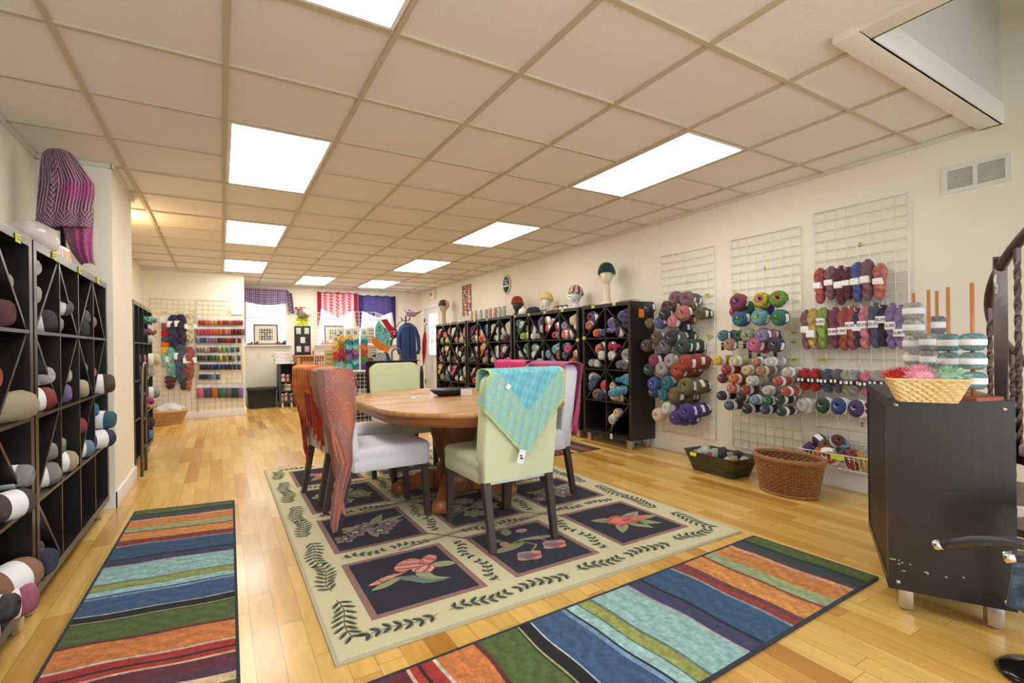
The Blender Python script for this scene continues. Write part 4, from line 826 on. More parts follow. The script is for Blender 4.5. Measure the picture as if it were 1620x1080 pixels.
# ================================================================ CHAIRS (seat looks to local +y)
M_leg = mat('dark_walnut', (66,52,46), .45, noise=.2, nscale=8, stretch=(3,3,.5))
M_whitef = mat('white_slipcover', (226,226,236), .9, bump=.25, bscale=500, sheen=.2, noise=.03, nscale=9)
M_greenf = mat('pale_green_slipcover', (216,224,184), .9, bump=.25, bscale=500, sheen=.2, noise=.03, nscale=9)
M_greyf = mat('grey_slipcover', (196,194,190), .9, bump=.25, bscale=500, sheen=.2)
def back_y(z, outer=True):      # the backrest's rear (outer) and front faces, local y
    t = (z-.42)/.53; return (-.265-.075*t) if outer else (-.165-.065*t)
def chair(x, y, rz, m, label, grp=None, z0=.014):
    u = empty('dining_chair', (x, y, z0), rz, label, 'chair', 'covered dining chairs around the table')
    for sx in (-1, 1):
        b = MB(); b.M = None
        for (y0, y1, nm) in ((-.30, -.225, 'r'), (.265, .24, 'f')):
            b = MB(); q = .021; zt2 = .40; P0 = [(sx*.20-q*.8, y0-q*.8), (sx*.20+q*.8, y0-q*.8), (sx*.20+q*.8, y0+q*.8), (sx*.20-q*.8, y0+q*.8)]
            P1 = [(sx*.205-q, y1-q), (sx*.205+q, y1-q), (sx*.205+q, y1+q), (sx*.205-q, y1+q)]
            b.add([(a, c, 0) for a, c in P0]+[(a, c, zt2) for a, c in P1], [(3,2,1,0),(4,5,6,7)]+[(i,(i+1)%4,4+(i+1)%4,4+i) for i in range(4)])
            b.build('leg', M_leg, u)
    b = MB(); o_ = [(.0,.0)]
    r = lambda w, d, cy, rr=.035: [(px, py+cy) for px, py in rrect(w, d, rr, 5)]
    rings = [(r(.455,.50,.025), .345), (r(.465,.51,.025), .352), (r(.468,.513,.025), .40), (r(.462,.507,.025), .43), (r(.468,.512,.025), .437), (r(.47,.515,.025,.04), .462), (r(.455,.50,.025,.05), .482), (r(.40,.44,.025,.05), .490), (r(.2,.2,.025), .493)]
    loft(b, rings); b.poly([(p[0], p[1], .493) for p in rings[-1][0]]); b.poly([(p[0], p[1], .345) for p in rings[0][0]]); b.build('seat_cover', m, u)
    # backrest
    b = MB(); n = 26; vs = []; outl = []
    hw = .232; zt3 = .955; rr = .075
    for i in range(9): a = pi/2*i/8; outl.append((hw-rr+rr*cos(a), zt3-rr+rr*sin(a)))
    for i in range(9): a = pi/2+pi/2*i/8; outl.append((-hw+rr+rr*cos(a), zt3-rr+rr*sin(a)))
    outl = [(hw, .36), (hw+.002, .5), (hw, .7)] + outl + [(-hw, .7), (-hw-.002, .5), (-hw, .36)]
    def ring(s, yy): 
        cz = .65; return [(px*s, yy(pz), cz+(pz-cz)*(s if pz > .5 else 1)) for px, pz in outl]
    def mid(f): return lambda z: back_y(z)*(1-f)+back_y(z, False)*f
    rg = [ring(.955, mid(0)), ring(.99, mid(.05)), ring(1, mid(.18)), ring(1, mid(.82)), ring(.99, mid(.95)), ring(.955, mid(1))]
    N_ = len(outl)
    for q in rg: vs += q
    fs = [(i*N_+k, i*N_+(k+1) % N_, (i+1)*N_+(k+1) % N_, (i+1)*N_+k) for i in range(5) for k in range(N_)]
    b.add(vs, fs, True); b.add(rg[0], [tuple(range(N_))]); b.add(rg[-1], [tuple(range(N_))]); b.build('backrest', m, u)
    return u
PI = pi
c1 = chair(.885, 3.225, -pi/2, M_whitef, 'white covered chair under the salmon shawl, nearest on the left')
c2 = chair(.86, 3.88, -pi/2+.13, M_whitef, 'white covered chair under the orange fringed shawl')
c3 = chair(1.44, 4.36, pi, M_greenf, 'pale green chair at the far end of the table, edged by a dark shawl')
c4 = chair(1.425, 2.575, 0, M_greenf, 'pale green chair under the mint shawl, nearest the camera')
c5 = chair(1.935, 3.08, pi/2, M_whitef, 'white covered chair under the purple and pink fringed shawl')
c6 = chair(1.99, 3.72, pi/2+.05, M_greyf, 'grey covered chair under the hot pink shawl')
st_ = MB()
st_.box((0, 0, .352), (.40, .012, .03), bev=.004); o = st_.build('slip_lining', M_whitef, c4); o.location = (0, -.225, 0)
# ================================================================ SHAWLS
def lerp(a, b_, t): return a+(b_-a)*t
def mixc(a, b_, t): return tuple(lerp(a[i], b_[i], max(0, min(1, t))) for i in range(3))
def pathp(s, front_drop=.12, zt=.968, gap=.016):
    """s < 0: down the front of the backrest; 0..arc: over its top; beyond: down the rear. returns (y, z)"""
    arc = .13
    if s < 0: z = zt-.02+s; return back_y(z, False)+gap, z
    if s < arc:
        t = s/arc; ya = back_y(zt-.02, False)+gap; yb = back_y(zt-.02)-gap; return lerp(ya, yb, (1-cos(pi*t))/2), zt-.02+.026*sin(pi*t)
    z = zt-.02-(s-arc); zz = max(z, .40); return back_y(zz)-gap-(.0 if z > .40 else (z-.40)*.1), z
def shawl(ch, name, label, s0, s1, hwf, colf, nu=50, nv=60, fold=.010, wrap=True, cx=0, fringe=None, freq=3, group=None, edge=.245):
    """cloth laid over a chair's backrest; hwf(t) -> (left, right) extents; colour from colf(x, s, t)"""
    M = Matrix.Translation(ch.location) @ Matrix.Rotation(ch.rotation_euler.z, 4, 'Z'); b = MB(); b.M = M
    def pt(u, v):
        s = lerp(s0, s1(u) if callable(s1) else s1, v); l, r = hwf(v); x = lerp(l, r, u)+cx; y, z = pathp(s); sg = -1 if s > .065 else 1
        f = fold*sin(freq*x*20+s*9)*min(1, max(0, abs(s-.06)*6)); y += sg*abs(f)+sg*.004
        if wrap and abs(x) > edge:
            ex = abs(x)-edge; y -= sg*ex*1.0; z -= ex*.15; x = math.copysign(edge+.006+ex*.25, x)
        return (x, y, z)
    def cf(u, v): s = lerp(s0, s1(u) if callable(s1) else s1, v); l, r = hwf(v); return colf(lerp(l, r, u), s, v)
    b.grid(pt, nu, nv, colf=cf); o = b.build(name, M_attr, solid=.004); tag(o, label, 'shawl', group)
    if fringe:
        fb_ = MB(); fb_.M = M; fb_.col = fringe[0]
        for i in range(fringe[1]):
            t = (i+.5)/fringe[1]; u, v = fringe[2](t); p = Vector(pt(u, v)); dx = random.uniform(-.008,.008)
            fb_.tube([p, p+Vector((dx,-.004,-.02)), p+Vector((dx*1.6,0,-fringe[3]*random.uniform(.8,1.2)))], [.0028,.002,.0012], 4)
        fb_.build('fringe', M_attr, o)
    return o
def wob(x, y, k=1): return sin(31*x*k+17*y*k)+sin(57*y*k-23*x*k+1)+sin(97*x*k+41*y*k)
# mint lattice shawl
TQ, MI, LN, ED = (112,180,198), (152,200,188), (176,204,166), (190,208,150)
def mintc(x, s, v):
    if s < .10: base = mixc(TQ, (140,210,225), .3+.2*wob(x, s))
    d = (s-.13)/.21
    inn = abs(x-.01) < .19*(1-d) if s > .0 else True
    c = mixc(TQ, (130,205,220), .5+.3*wob(x, s, 2)) if inn else mixc(MI, (150,205,210), .5+.25*wob(x, s, 2))
    if not inn:
        a = (x*.72+s*.70)/.043; q = (-x*.72+s*.70)/.043
        if abs(a-round(a)) < .075 or abs(q-round(q)) < .075: c = LN
    hw = mint_hw(v)
    if x < hw[0]+.018 or x > hw[1]-.018: c = ED
    return c
def mint_hw(v):
    s = lerp(-.10, .585, v)
    if s < .13: return (-.238, .238)
    if s < .26: t = (s-.13)/.13; return (-.238-.085*t, .238+.03*t)
    t = (s-.26)/.325; return (-.323*(1-t)-.0+.0*t, .268*(1-t)+.035*t)
sh4 = shawl(c4, 'shawl', 'turquoise and mint lattice triangular shawl over the near green chair', -.10, .585, mint_hw, mintc, fold=.006, nu=90, nv=110)
def tagcard(p, sz, label, ang=0, m=M_paper, face=(0,-1,0), grp=None, marks=True):
    b = MB(); b.box((0,0,0), (sz[0], .0015, sz[1]))
    if marks:
        b.box((-.1*sz[0],-.0012,.05*sz[1]), (sz[0]*.3,.0005,sz[1]*.12), mi=1); b.box((.05*sz[0],-.0012,-.12*sz[1]), (sz[0]*.5,.0005,sz[1]*.12), mi=1)
    o = b.build('hang_tag', [m, M_dark]); o.location = p; o.rotation_euler = (0, ang, atan2(face[1], face[0])+pi/2); tag(o, label, 'hang tag', grp); return o
tagcard(at(825, 722, Y=2.235), (.042,.075), 'white price hang tag at the tip of the mint shawl', .3)
tagcard((1.425-.13, 2.575-.366, .895), (.026,.026), 'small white tag near the top of the mint shawl', .7, marks=False)
# orange fringed shawl on chair 2 (drapes down the rear and near corner)
def or_c(x, s, v):
    k = sin(s*40+x*12)+.6*sin(s*90)
    base = mixc((206,110,30), (226,130,46), .5+.4*k)
    if x > .02+s*.0 and s > .30: base = mixc((176,52,26), (150,34,28), .5+.5*k)
    if x > .15: base = mixc((196,74,34), base, .3)
    return base
or_bot = lambda u: lerp(.34, .66, u)
def or_hw(v): return (lerp(-.24, -.29, min(1, v*1.5)), lerp(.24, .27, min(1, v*2)))
shawl(c2, 'shawl', 'burnt orange and rust fringed shawl over the far left chair', -.10, or_bot, or_hw, or_c, fold=.020, freq=2.2, fringe=((214,104,50), 70, lambda t: (t, 1), .045), nu=60)
shawl_t = shawl(c2, 'shawl_tail', 'rust red pointed tail of cloth hanging behind the orange draped chair', .30, .92, lambda v: (lerp(-.30, -.22, v), lerp(-.02, -.19, v)), lambda x, s, v: mixc((176,52,26), (120,28,30), .5+.5*sin(s*60+x*30)), fold=.012, freq=3, fringe=((200,84,44), 16, lambda t: (1, t), .03), nu=24)
shawl_t.parent = bpy.data.objects['shawl.001']; del shawl_t['category']; shawl_t['label'] = 'rust red pointed tail of the orange shawl'
shawl(c2, 'shawl', 'coral ribbed scarf folded over the right shoulder of the orange draped chair', -.12, .30, lambda v: (-.12-.12*(1-v), .04), lambda x, s, v: mixc((204,84,66), (176,58,50), .5+.5*sin(s*160)), fold=.004, nu=20, nv=40)
# salmon lace shawl on chair 1
def sa_c(x, s, v):
    k = sin(x*260+s*31)*sin(s*240-x*57)+.6*sin(x*517+s*431)+.5*sin(x*90)*sin(s*70)
    c = mixc((206,128,96), (166,104,100), .5+.45*sin(x*55+s*9)+.35*k); c = mixc(c, (150,120,120), max(0, .5*sin(s*23+x*20)))
    if x < .02 and s < .36: c = mixc((196,146,112), (176,122,90), .5+.4*k)
    if k > 1.15: c = mixc(c, (226,182,150), .6)
    if k < -1.2: c = mixc(c, (128,104,112), .6)
    return c
def sa_hw(v):
    s = lerp(-.08, .98, v)
    if s < .13: return (-.235, .24)
    if s < .30: t = (s-.13)/.17; return (-.235-.02*t, .24+.04*t)
    if s < .42: t = (s-.30)/.12; return (lerp(-.255, -.03, t), .28)
    t = (s-.42)/.56; return (lerp(-.03, .21, t), lerp(.28, .255, t))
shawl(c1, 'shawl', 'salmon speckled lace shawl hanging to the floor from the near left chair', -.08, .96, sa_hw, sa_c, fold=.030, freq=1.9, nu=110, nv=190)
b = MB(); M_ = Matrix.Translation(c1.location) @ Matrix.Rotation(c1.rotation_euler.z, 4, 'Z'); b.M = M_
def sd(u, v):      # cloth over the near top corner of the backrest, hanging down its side to the floor
    z = lerp(.972, .035, v); zc = max(z, .42); fr, re = back_y(zc, False)+.02, back_y(zc)-.035-.02*sin(v*7)
    if z < .42: d = (.42-z); re = lerp(back_y(.42)-.035-.02*sin(v*7), -.35, min(1, d/.35))
    fx = lerp(.07, .255, min(1, v*4.5)); fy = lerp(fr, fr-.05, min(1, max(0, v*3-.4))); xo = .262+.012*sin(v*15)
    fy = lerp(fy, re, .5*min(1, max(0, (v-.35)/.4)))
    P = [(fx, fy), (xo, fy-.004), (xo+.004, re), (lerp(.10, .19, min(1, v*1.6)), re-.006)]
    w = .35+.65*(1-max(0, (v-.55)/.45)**1.5)
    f = u*3; i = min(int(f), 2); t = f-i; x = lerp(P[i][0], P[i+1][0], t); y = lerp(P[i][1], P[i+1][1], t)
    cx2, cy2 = .245, (fy+re)/2-.02; x = cx2+(x-cx2)*w; y = cy2+(y-cy2)*w
    k = .010*sin(u*22+v*6)*min(1, v*4); return (x+k, y-k*.4, z+(.012*sin(u*9) if v > .9 else 0))
b.grid(sd, 110, 190, colf=lambda u, v: sa_c(u*.35, .1+v*.9, v)); o = b.build('shawl_fold', M_attr, bpy.data.objects['shawl.003'], solid=.004)
# purple/pink shawl on chair 5, hot pink on 6, dark edged on 3
def pp_c(x, s, v):
    return mixc(mixc((150,84,140), (196,84,120), .5+.4*wob(x, s, .6)), (200,70,120), min(1, max(0, s*1.4)))
shawl(c5, 'shawl', 'purple and raspberry fringed shawl over the right hand white chair', -.02, .56, lambda v: (lerp(-.24, -.30, v), lerp(.24, -.02, max(0, v-.25)/.75)), pp_c, fold=.014, fringe=((208,76,120), 50, lambda t: (t, 1), .06))
shawl(c6, 'shawl', 'hot pink shawl folded over the grey chair', -.045, .34, lambda v: (lerp(-.24, -.24, v), lerp(.245, .245, v)), lambda x, s, v: mixc((224,66,140), (206,50,120), .5+.3*wob(x, s)), fold=.004)
def dk_c(x, s, v): return mixc((84,40,60), (60,30,54), .5+.4*wob(x, s))
shawl(c3, 'shawl', 'dark plum shawl hanging behind the far green chair', .045, .62, lambda v: (-.262, .262), dk_c, fold=.012)
# ================================================================ TALL PURPLE SHAWL over the left shelf (hung on a torso stand)
PR = [(237,74,98),(243,68,112),(255,65,122),(275,63,136),(292,61,148),(310,60,149),(330,59,147),(350,57,147),(362,57,146)]
PR2 = [(355,98,147),(375,104,146),(395,112,146),(410,122,148),(419,130,150)]
def prow(R_, v):
    f = v*(len(R_)-1); i = min(int(f), len(R_)-2); t = f-i; return [lerp(R_[i][k], R_[i+1][k], t) for k in range(3)]
def lerp(a, b_, t): return a+(b_-a)*t
PC0 = Vector((-.83, 4.02, 2.0)); PCn = Vector((-.202, .979, 0))
def prfn(R_, off):
    def f(u, v):
        y, l, r = prow(R_, v); x = lerp(l, r, u); d = ray(x, y); t = PCn.dot(PC0)/PCn.dot(d-Vector((0,0,HC))*0) if 0 else PCn.dot(PC0-Vector((0,0,HC)))/PCn.dot(d); p = Vector((0,0,HC))+d*t; bulge = (.09*sqrt(max(0, 1-(2*u-1)**2))*min(1, .3+v*2)+.012*sin(u*19+v*5)*min(1, v*3+.2))*(1 if off == 0 else -.7); return tuple(p-PCn*bulge)
    return f
def psc(u, v, w=0):
    k = sin((u*17+1.4*v+.25*sin(v*9))*2*pi) if (v+w < .8 and not (.40 < u+v*.3 < .50)) else sin(v*110+2*sin(u*30))*sin(u*120)
    c = (84,34,84) if k > -.1 else (170,148,152)
    m_ = 1 if w else max(0, 1-abs(v-.60)/.16)*min(1, max(0, (u-.3)*4)); c = mixc(c, (176,60,126), .6*m_)
    if u+v*.6 < .5 and k <= -.1: c = (150,134,136)
    return c
def mixc(a, b_, t): return tuple(lerp(a[i], b_[i], max(0, min(1, t))) for i in range(3))
b = MB(); b.grid(prfn(PR, 0), 110, 70, colf=psc)
b.grid(prfn(PR, 1), 60, 50, colf=psc)
b.grid(prfn(PR2, .0), 50, 40, colf=lambda u, v: psc(u, v, 1)); o = b.build('shawl', M_attr, solid=.006); tag(o, 'purple and grey ribbed shawl displayed on top of the left shelf', 'shawl')
b = MB(); b.lathe([(.07,0),(.07,.01),(.015,.02),(.012,.50),(.03,.54),(.02,.60),(0,.60)], 20, c=(-.83, 4.02, TOP)); o = b.build('display_stand', M_blk); tag(o, 'black stand carrying the purple ribbed shawl', 'stand')
# bag of printed packets beside it
b = MB(); b.lathe([(.001,-.075),(.05,-.07),(.075,-.04),(.08,0),(.07,.05),(.03,.075),(.001,.078)], 24, sx=1, sy=1.9, fn=lambda a, z: 1+.07*sin(4*a+9*z)+.05*sin(7*a)); o = b.build('plastic_bag', mat('milky_bag', (232,224,222), .2, alpha=.55)); o.location = (-.76, 3.17, TOP+.08); tag(o, 'clear bag of pink yarn lying on the left shelf', 'bag')
yarn('skein', 'p', Vector((-.78,3.12,TOP+.055)), .045, (0,1,.05), 'pink skein inside the clear bag on the left shelf', 'yarn on the left shelf top', band=False)
for k in range(5):
    b = MB(); b.box((0,0,0), (.02,.055,.10), bev=.003); b.box((.0105,0,.005), (.001,.04,.05), mi=1); o = b.build('card_packet', [M_paper, mat('warm_print', (214,150,110), .5)]); o.location = (-.735+.004*k, 3.30+.062*k, TOP+.053); o.rotation_euler = (0, -.15, random.uniform(-.2,.2)); tag(o, 'white printed packet, '+['nearest','second nearest','middle','second farthest','farthest'][k]+' of the five leaning on the shawl side', 'packet', 'printed packets on the left shelf')
# ================================================================ LOW BLACK SHELF ON THE RIGHT with baskets and cones
hd = Vector((2.507-2.33, .592-.927, 0)).normalized(); hp_ = Vector((-hd.y, hd.x, 0)); P1 = Vector((2.33,.927,0))
Lh, Dh, TOPH = .79, .379, .877
hz = atan2(hp_.y, hp_.x)
uH, cHc = shelf('cube_shelf', 'low black cube shelf with a plain end panel beside the staircase', Lh, 2, 2, ['  ','  '], [], top=TOPH, dep=Dh)
# local x runs along hp_, local -y (open front) must face -hd side
uH.location = P1+hd*0; uH.rotation_euler = (0, 0, hz)
Hm = Matrix.Translation(P1) @ Matrix.Rotation(hz, 4, 'Z')
chk = Hm @ Vector((0, Dh, 0)); sgn = 1 if (chk-(P1+hd*Dh)).length < .05 else -1
if sgn < 0: uH.location = P1+hd*Dh; Hm = Matrix.Translation(P1+hd*Dh) @ Matrix.Rotation(hz, 4, 'Z')
for y in (.03, Dh-.03):
    for z in (.13, TOPH-.03):
        b = MB(); b.tube([(0,0,0), (-.002,0,0)], .008, 14); o = b.build('screw_cap', M_steel, uH); o.location = (0, y, z)
for k_, (yy, zz, ll) in enumerate([(.345,.225,.008),(.335,.232,.006),(.31,.230,.006),(.33,.20,.01),(.365,.24,.02),(.26,.21,.012),(.20,.205,.008),(.255,.205,.006),(.345,.24,.005),(.15,.215,.006)]):
    o = MB().box((-.0008, yy-.0, zz-.02), (.001, ll, .004)).build('paint_chip', mat('chip_tan', (206,190,170), .7), uH); o['label'] = 'pale chip in the black panel'
def hx(x, y, z=TOPH): return Hm @ Vector((x, y, z))      # x inward along the unit, y across
# basket on top
bk = empty('woven_tray_basket', at(1474, 640, Z=TOPH)+hp_*.10, atan2(hd.y, hd.x), 'tan woven rectangular basket of furry yarn on the low black shelf', 'basket')
b = MB(); nn = 88
def rp(w, d, z): return ([(x, y) for x, y in rrect(w, d, .02, 4)], z)
rings = []
for j in range(25): t = j/24; rings.append(rp(lerp(.165,.235,t), lerp(.10,.14,t), lerp(.003,.088,t)))
vs = []; n_ = len(rings[0][0]); 
def resamp(P, n):
    P = P+[P[0]]; Ls = [0]
    for i in range(1, len(P)): Ls.append(Ls[-1]+math.dist(P[i], P[i-1]))
    out = []; k = 0
    for i in range(n):
        d = Ls[-1]*i/n
        while Ls[k+1] < d: k += 1
        t = (d-Ls[k])/(Ls[k+1]-Ls[k]); out.append((lerp(P[k][0], P[k+1][0], t), lerp(P[k][1], P[k+1][1], t)))
    return out
for j, (P, z) in enumerate(rings):
    Q = resamp(P, nn)
    for k, (x, y) in enumerate(Q):
        r = sqrt(x*x+y*y); w_ = .0030*(1 if ((k//2)+(j//3)) % 2 else -1); vs.append((x*(1+w_/r), y*(1+w_/r), z))
b.add(vs, [(i*nn+k, i*nn+(k+1) % nn, (i+1)*nn+(k+1) % nn, (i+1)*nn+k) for i in range(24) for k in range(nn)], False)
b.poly([(x, y, .004) for x, y in resamp(rings[0][0], nn)]); b.build('woven_body', mat('palm_weave', (224,196,140), .6, noise=.15, nscale=90), bk, solid=.003)
b = MB(); b.tube([(x, y, .086) for x, y in resamp(rings[-1][0], 60)], .005, 6, closed=True); b.build('basket_rim', mat('palm_weave', (224,196,140)), bk)
def furry(loc, r, col, label, n=420, L_=.03, flat=.6, seed=1):
    rnd = random.Random(seed); b = MB(); b.col = col; b.lathe([(0,-r*flat)]+[(r*cos(a), r*flat*sin(a)) for a in [-pi/2+pi*i/10 for i in range(1, 10)]]+[(0, r*flat)], 18)
    for i in range(n):
        th = rnd.uniform(0, 2*pi); ph = rnd.uniform(0, 1.5); d = Vector((sin(ph)*cos(th), sin(ph)*sin(th), cos(ph)*1.0)); p = Vector((d.x*r, d.y*r, d.z*r*flat))*.95
        b.col = tuple(max(0, min(255, c+rnd.uniform(-26, 26))) for c in col); e = p+d*L_*rnd.uniform(.5,1.1)+Vector((rnd.uniform(-1,1), rnd.uniform(-1,1), rnd.uniform(-.6,.3)))*L_*.6
        s_ = d.cross(Vector((rnd.uniform(-1,1), rnd.uniform(-1,1), .3))).normalized()*.0016; b.add([p-s_, p+s_, e], [(0,1,2)])
    o = b.build('fur_yarn', M_attr); o.location = loc; tag(o, label, 'yarn bundle', 'furry yarns in the woven basket'); return o
bM = Matrix.Translation(bk.location) @ Matrix.Rotation(bk.rotation_euler.z, 4, 'Z')
furry(bM @ Vector((-.080,-.0,.085)), .040, (214,56,48), 'red furry yarn at the left of the woven basket', seed=2)
furry(bM @ Vector((-.02,-.01,.088)), .052, (246,170,190), 'pink furry yarn in the middle of the woven basket', seed=3)
furry(bM @ Vector((.06,.0,.085)), .050, (168,214,178), 'mint furry yarn at the right of the woven basket', seed=4)
furry(bM @ Vector((.03,.05,.095)), .05, (120,120,132), 'grey furry yarn at the back of the woven basket', seed=5)
# cake spindles: (px of stick, stick top y, colour, cakes as list of centre y, radius px, base?)
M_dowel = mat('dowel_wood', (196,128,74), .5, noise=.15, nscale=20, stretch=(1,1,.2))
def spindle(px, pyt, cakes, dist_y, col, rpx, lab, clab):
    base = at(px, 640, Z=TOPH) if dist_y is None else hx(*dist_y)
    d = sqrt(base.x**2+base.y**2); k = base.length/1.0
    X0 = base.x
    u = empty('yarn_spindle', (base.x, base.y, TOPH), -.4, lab, 'spindle', 'dowel stands on the low shelf')
    top = at(px, pyt, X=X0).z-TOPH
    MB().cyl((0,0,.01), (0,0,top), .0068, n=12).build('dowel', M_dowel, u); MB().box((0,0,.008), (.12,.12,.016), bev=.003).build('wooden_base', mat('red_oak', (150,84,60), .5), u)
    for i, cy_ in enumerate(cakes):
        p = at(px, cy_, X=X0); r = rpx/F*sqrt(base.x**2+base.y**2)*ca(px)**2*1.03; rzz = 30/F*sqrt(base.x**2+base.y**2)*ca(px)*.94
        yarn('cake', col[i % len(col)] if isinstance(col, list) else col, Vector((base.x, base.y, p.z)), r, (0,0,1), clab+', '+['highest','next down','third down','lowest','very lowest'][i]+' on its dowel', 'yarn cakes on dowels', sc=(r, r, rzz))
TQC = (128,196,204); GC = (196,194,184); G2 = (160,158,152)
PAL['tq'] = TQC; PAL['oat'] = (236,232,222); PAL['taupe'] = (204,200,196); CNAME['tq'] = 'teal'; CNAME['oat'] = 'oatmeal'; CNAME['taupe'] = 'taupe'
def hpos(px, X_): p = at(px, 640, X=X_); q = Hm.inverted() @ p; return (q.x, q.y)
spindle(1540, 447, (541,571,602), hpos(1540, 2.47), 'tq', 22.5, 'dowel stand nearest the handrail carrying teal cakes', 'teal speckled cake nearest the handrail')
spindle(1502, 454, (542,571,600), hpos(1502, 2.58), 'tq', 19.5, 'dowel stand carrying the second teal column', 'teal cake of the second column')
spindle(1471, 458, (541,568,595), hpos(1471, 2.72), 'taupe', 15.5, 'dowel stand carrying taupe cakes', 'taupe cake behind the woven basket')
spindle(1449, 463, (492,518,543,566,588), hpos(1447, 2.78), 'oat', 17.5, 'dowel stand carrying the tall oatmeal column', 'oatmeal cake of the tall column')
spindle(1483, 460, (514,540), hpos(1484, 2.88), 'lg', 16, 'dowel stand at the back carrying pale grey cakes', 'pale grey cake at the back')
# ================================================================ SPIRAL STAIR
sp_ = empty('spiral_staircase', (0,0,0), 0, 'dark metal spiral staircase with twisted balusters at the right edge', 'staircase')
M_iron = mat('bronze_iron', (104,84,80), .35, .6, noise=.2, nscale=12)
SX_, SR = 3.26, .74
def minpx(cy): 
    best = 1e9
    for i in range(60, 150):
        a = radians(i); x, y = SX_+SR*cos(a), cy+SR*sin(a); c, s = cos(YAW), sin(YAW); r = x*c-y*s; d = x*s+y*c; best = min(best, 810+F*r/d)
    return best
lo, hi = -.3, .5
for _ in range(40):
    m_ = (lo+hi)/2
    if minpx(m_) < 1566: hi = m_
    else: lo = m_
SYc = lo
def rz_(a): return 1.27+(a-104.9)*.0082
def hp(a, z, R=SR): return (SX_+R*cos(radians(a)), SYc+R*sin(radians(a)), z)
MB().tube([hp(a, rz_(a)) for a in range(62, 440, 4)], .020, 12).build('handrail', M_iron, sp_)
MB().cyl((SX_, SYc, .001), (SX_, SYc, 3.6), .045, n=20).build('centre_pole', M_iron, sp_)
k = 0; a = 75
while a < 425:
    z = rz_(a)-.86
    b = MB(); P = [(SX_+.05*cos(radians(a-14)), SYc+.05*sin(radians(a-14)))]
    for q in range(-15, 16, 5): P.append((SX_+(SR+.02)*cos(radians(a+q)), SYc+(SR+.02)*sin(radians(a+q))))
    P.append((SX_+.05*cos(radians(a+14)), SYc+.05*sin(radians(a+14)))); b.M = Matrix.Translation((0,0,z)); b.prism(P, .035); b.build('tread', M_iron, sp_)
    # twisted square baluster
    b = MB(); x, y, _z = hp(a+3, 0); L_ = rz_(a+3)-z; n = 40; vs = []
    for i in range(n+1):
        t = i/n; tw = 6*pi*max(0, min(1, (t-.08)/.84))
        for q in range(4): an = tw+q*pi/2; vs.append((x+.012*cos(an), y+.012*sin(an), z+L_*t))
    b.add(vs, [(i*4+q, i*4+(q+1)%4, (i+1)*4+(q+1)%4, (i+1)*4+q) for i in range(n) for q in range(4)]); b.build('baluster', M_iron, sp_)
    a += 27; k += 1
# flat twisted newel bar beside the low shelf
p = at(1583, 500, X=2.86); b = MB(); n = 30; vs = []
for i in range(n+1):
    t = i/n; an = radians(-20)+ (.9*pi)*(t if t < .9 else .9)
    for q, (w_, h_) in enumerate(((-.022,-.006),(.022,-.006),(.022,.006),(-.022,.006))): vs.append((p.x+w_*cos(an)-h_*sin(an), p.y+w_*sin(an)+h_*cos(an), 1.46*t))
b.add(vs, [(i*4+q, i*4+(q+1)%4, (i+1)*4+(q+1)%4, (i+1)*4+q) for i in range(n) for q in range(4)]+[(0,1,2,3), tuple(n*4+q for q in range(4))]); b.build('newel_bar', mat('bronze_flat', (112,98,96), .35, .6), sp_)
b = MB(); q = p+Vector((-.02,.0,0)); b.tube([(q.x-.03,q.y,1.38),(q.x-.045,q.y,1.36),(q.x-.04,q.y,1.33),(q.x-.025,q.y,1.34),(q.x-.03,q.y,1.30)], .004, 6); b.build('rail_clip', M_trim, sp_)
# ================================================================ STOOL at the right edge
sl = empty('swivel_stool', (0,0,0), 0, 'black stool with chrome tipped arms and glossy round base, cut by the right edge', 'stool')
c = at(1655, 1062, Z=.03); b = MB(); b.lathe([(0,.0),(.115,.0),(.12,.008),(.105,.022),(.06,.035),(.03,.05),(0,.05)], 40, c=(c.x, c.y, 0)); b.build('base_disc', mat('gloss_black', (18,18,20), .12), sl)
MB().cyl((c.x, c.y, .04), (c.x, c.y, .45), .022).build('pole', M_chrome, sl)
b = MB(); b.lathe([(0,0),(.11,0),(.12,.02),(.11,.04),(0,.05)], 32, c=(c.x+.03, c.y-.08, .45)); b.build('seat_pad', M_blk, sl)
M_arm = mat('grey_black_tube', (62,64,70), .35)
def arm(pts, Xs):
    P = [at(x, y, X=X_) for (x, y), X_ in zip(pts, Xs)]; MB().tube(P, .0155, 14).build('arm', M_arm, sl); d = (P[0]-P[1]).normalized(); MB().tube([P[0]-d*.006, P[0]+d*.014, P[0]+d*.018], [.0165,.0165,.011], 14).build('chrome_tip', M_chrome, sl)
arm([(1487,861),(1540,855),(1590,855),(1640,866)], [2.0,2.0,2.0,2.0]); arm([(1600,881),(1640,881),(1690,890)], [1.9,1.92,1.95])
b = MB()
P0 = at(1606, 888, X=2.1); 
def dn(u, v): return (P0.x+.03*sin(u*7), P0.y-.16*u+.02*v*(1-2*u), P0.z+.01-.155*v-.02*sin(u*5)*v)
b.grid(dn, 16, 12, colf=lambda u, v: mixc((62,78,100), (96,112,132), .5+.5*wob(u*.3, v*.3, 1))); o = b.build('denim_cloth', M_attr, solid=.008); tag(o, 'folded denim cloth hanging from the stool arm at the right edge', 'cloth')
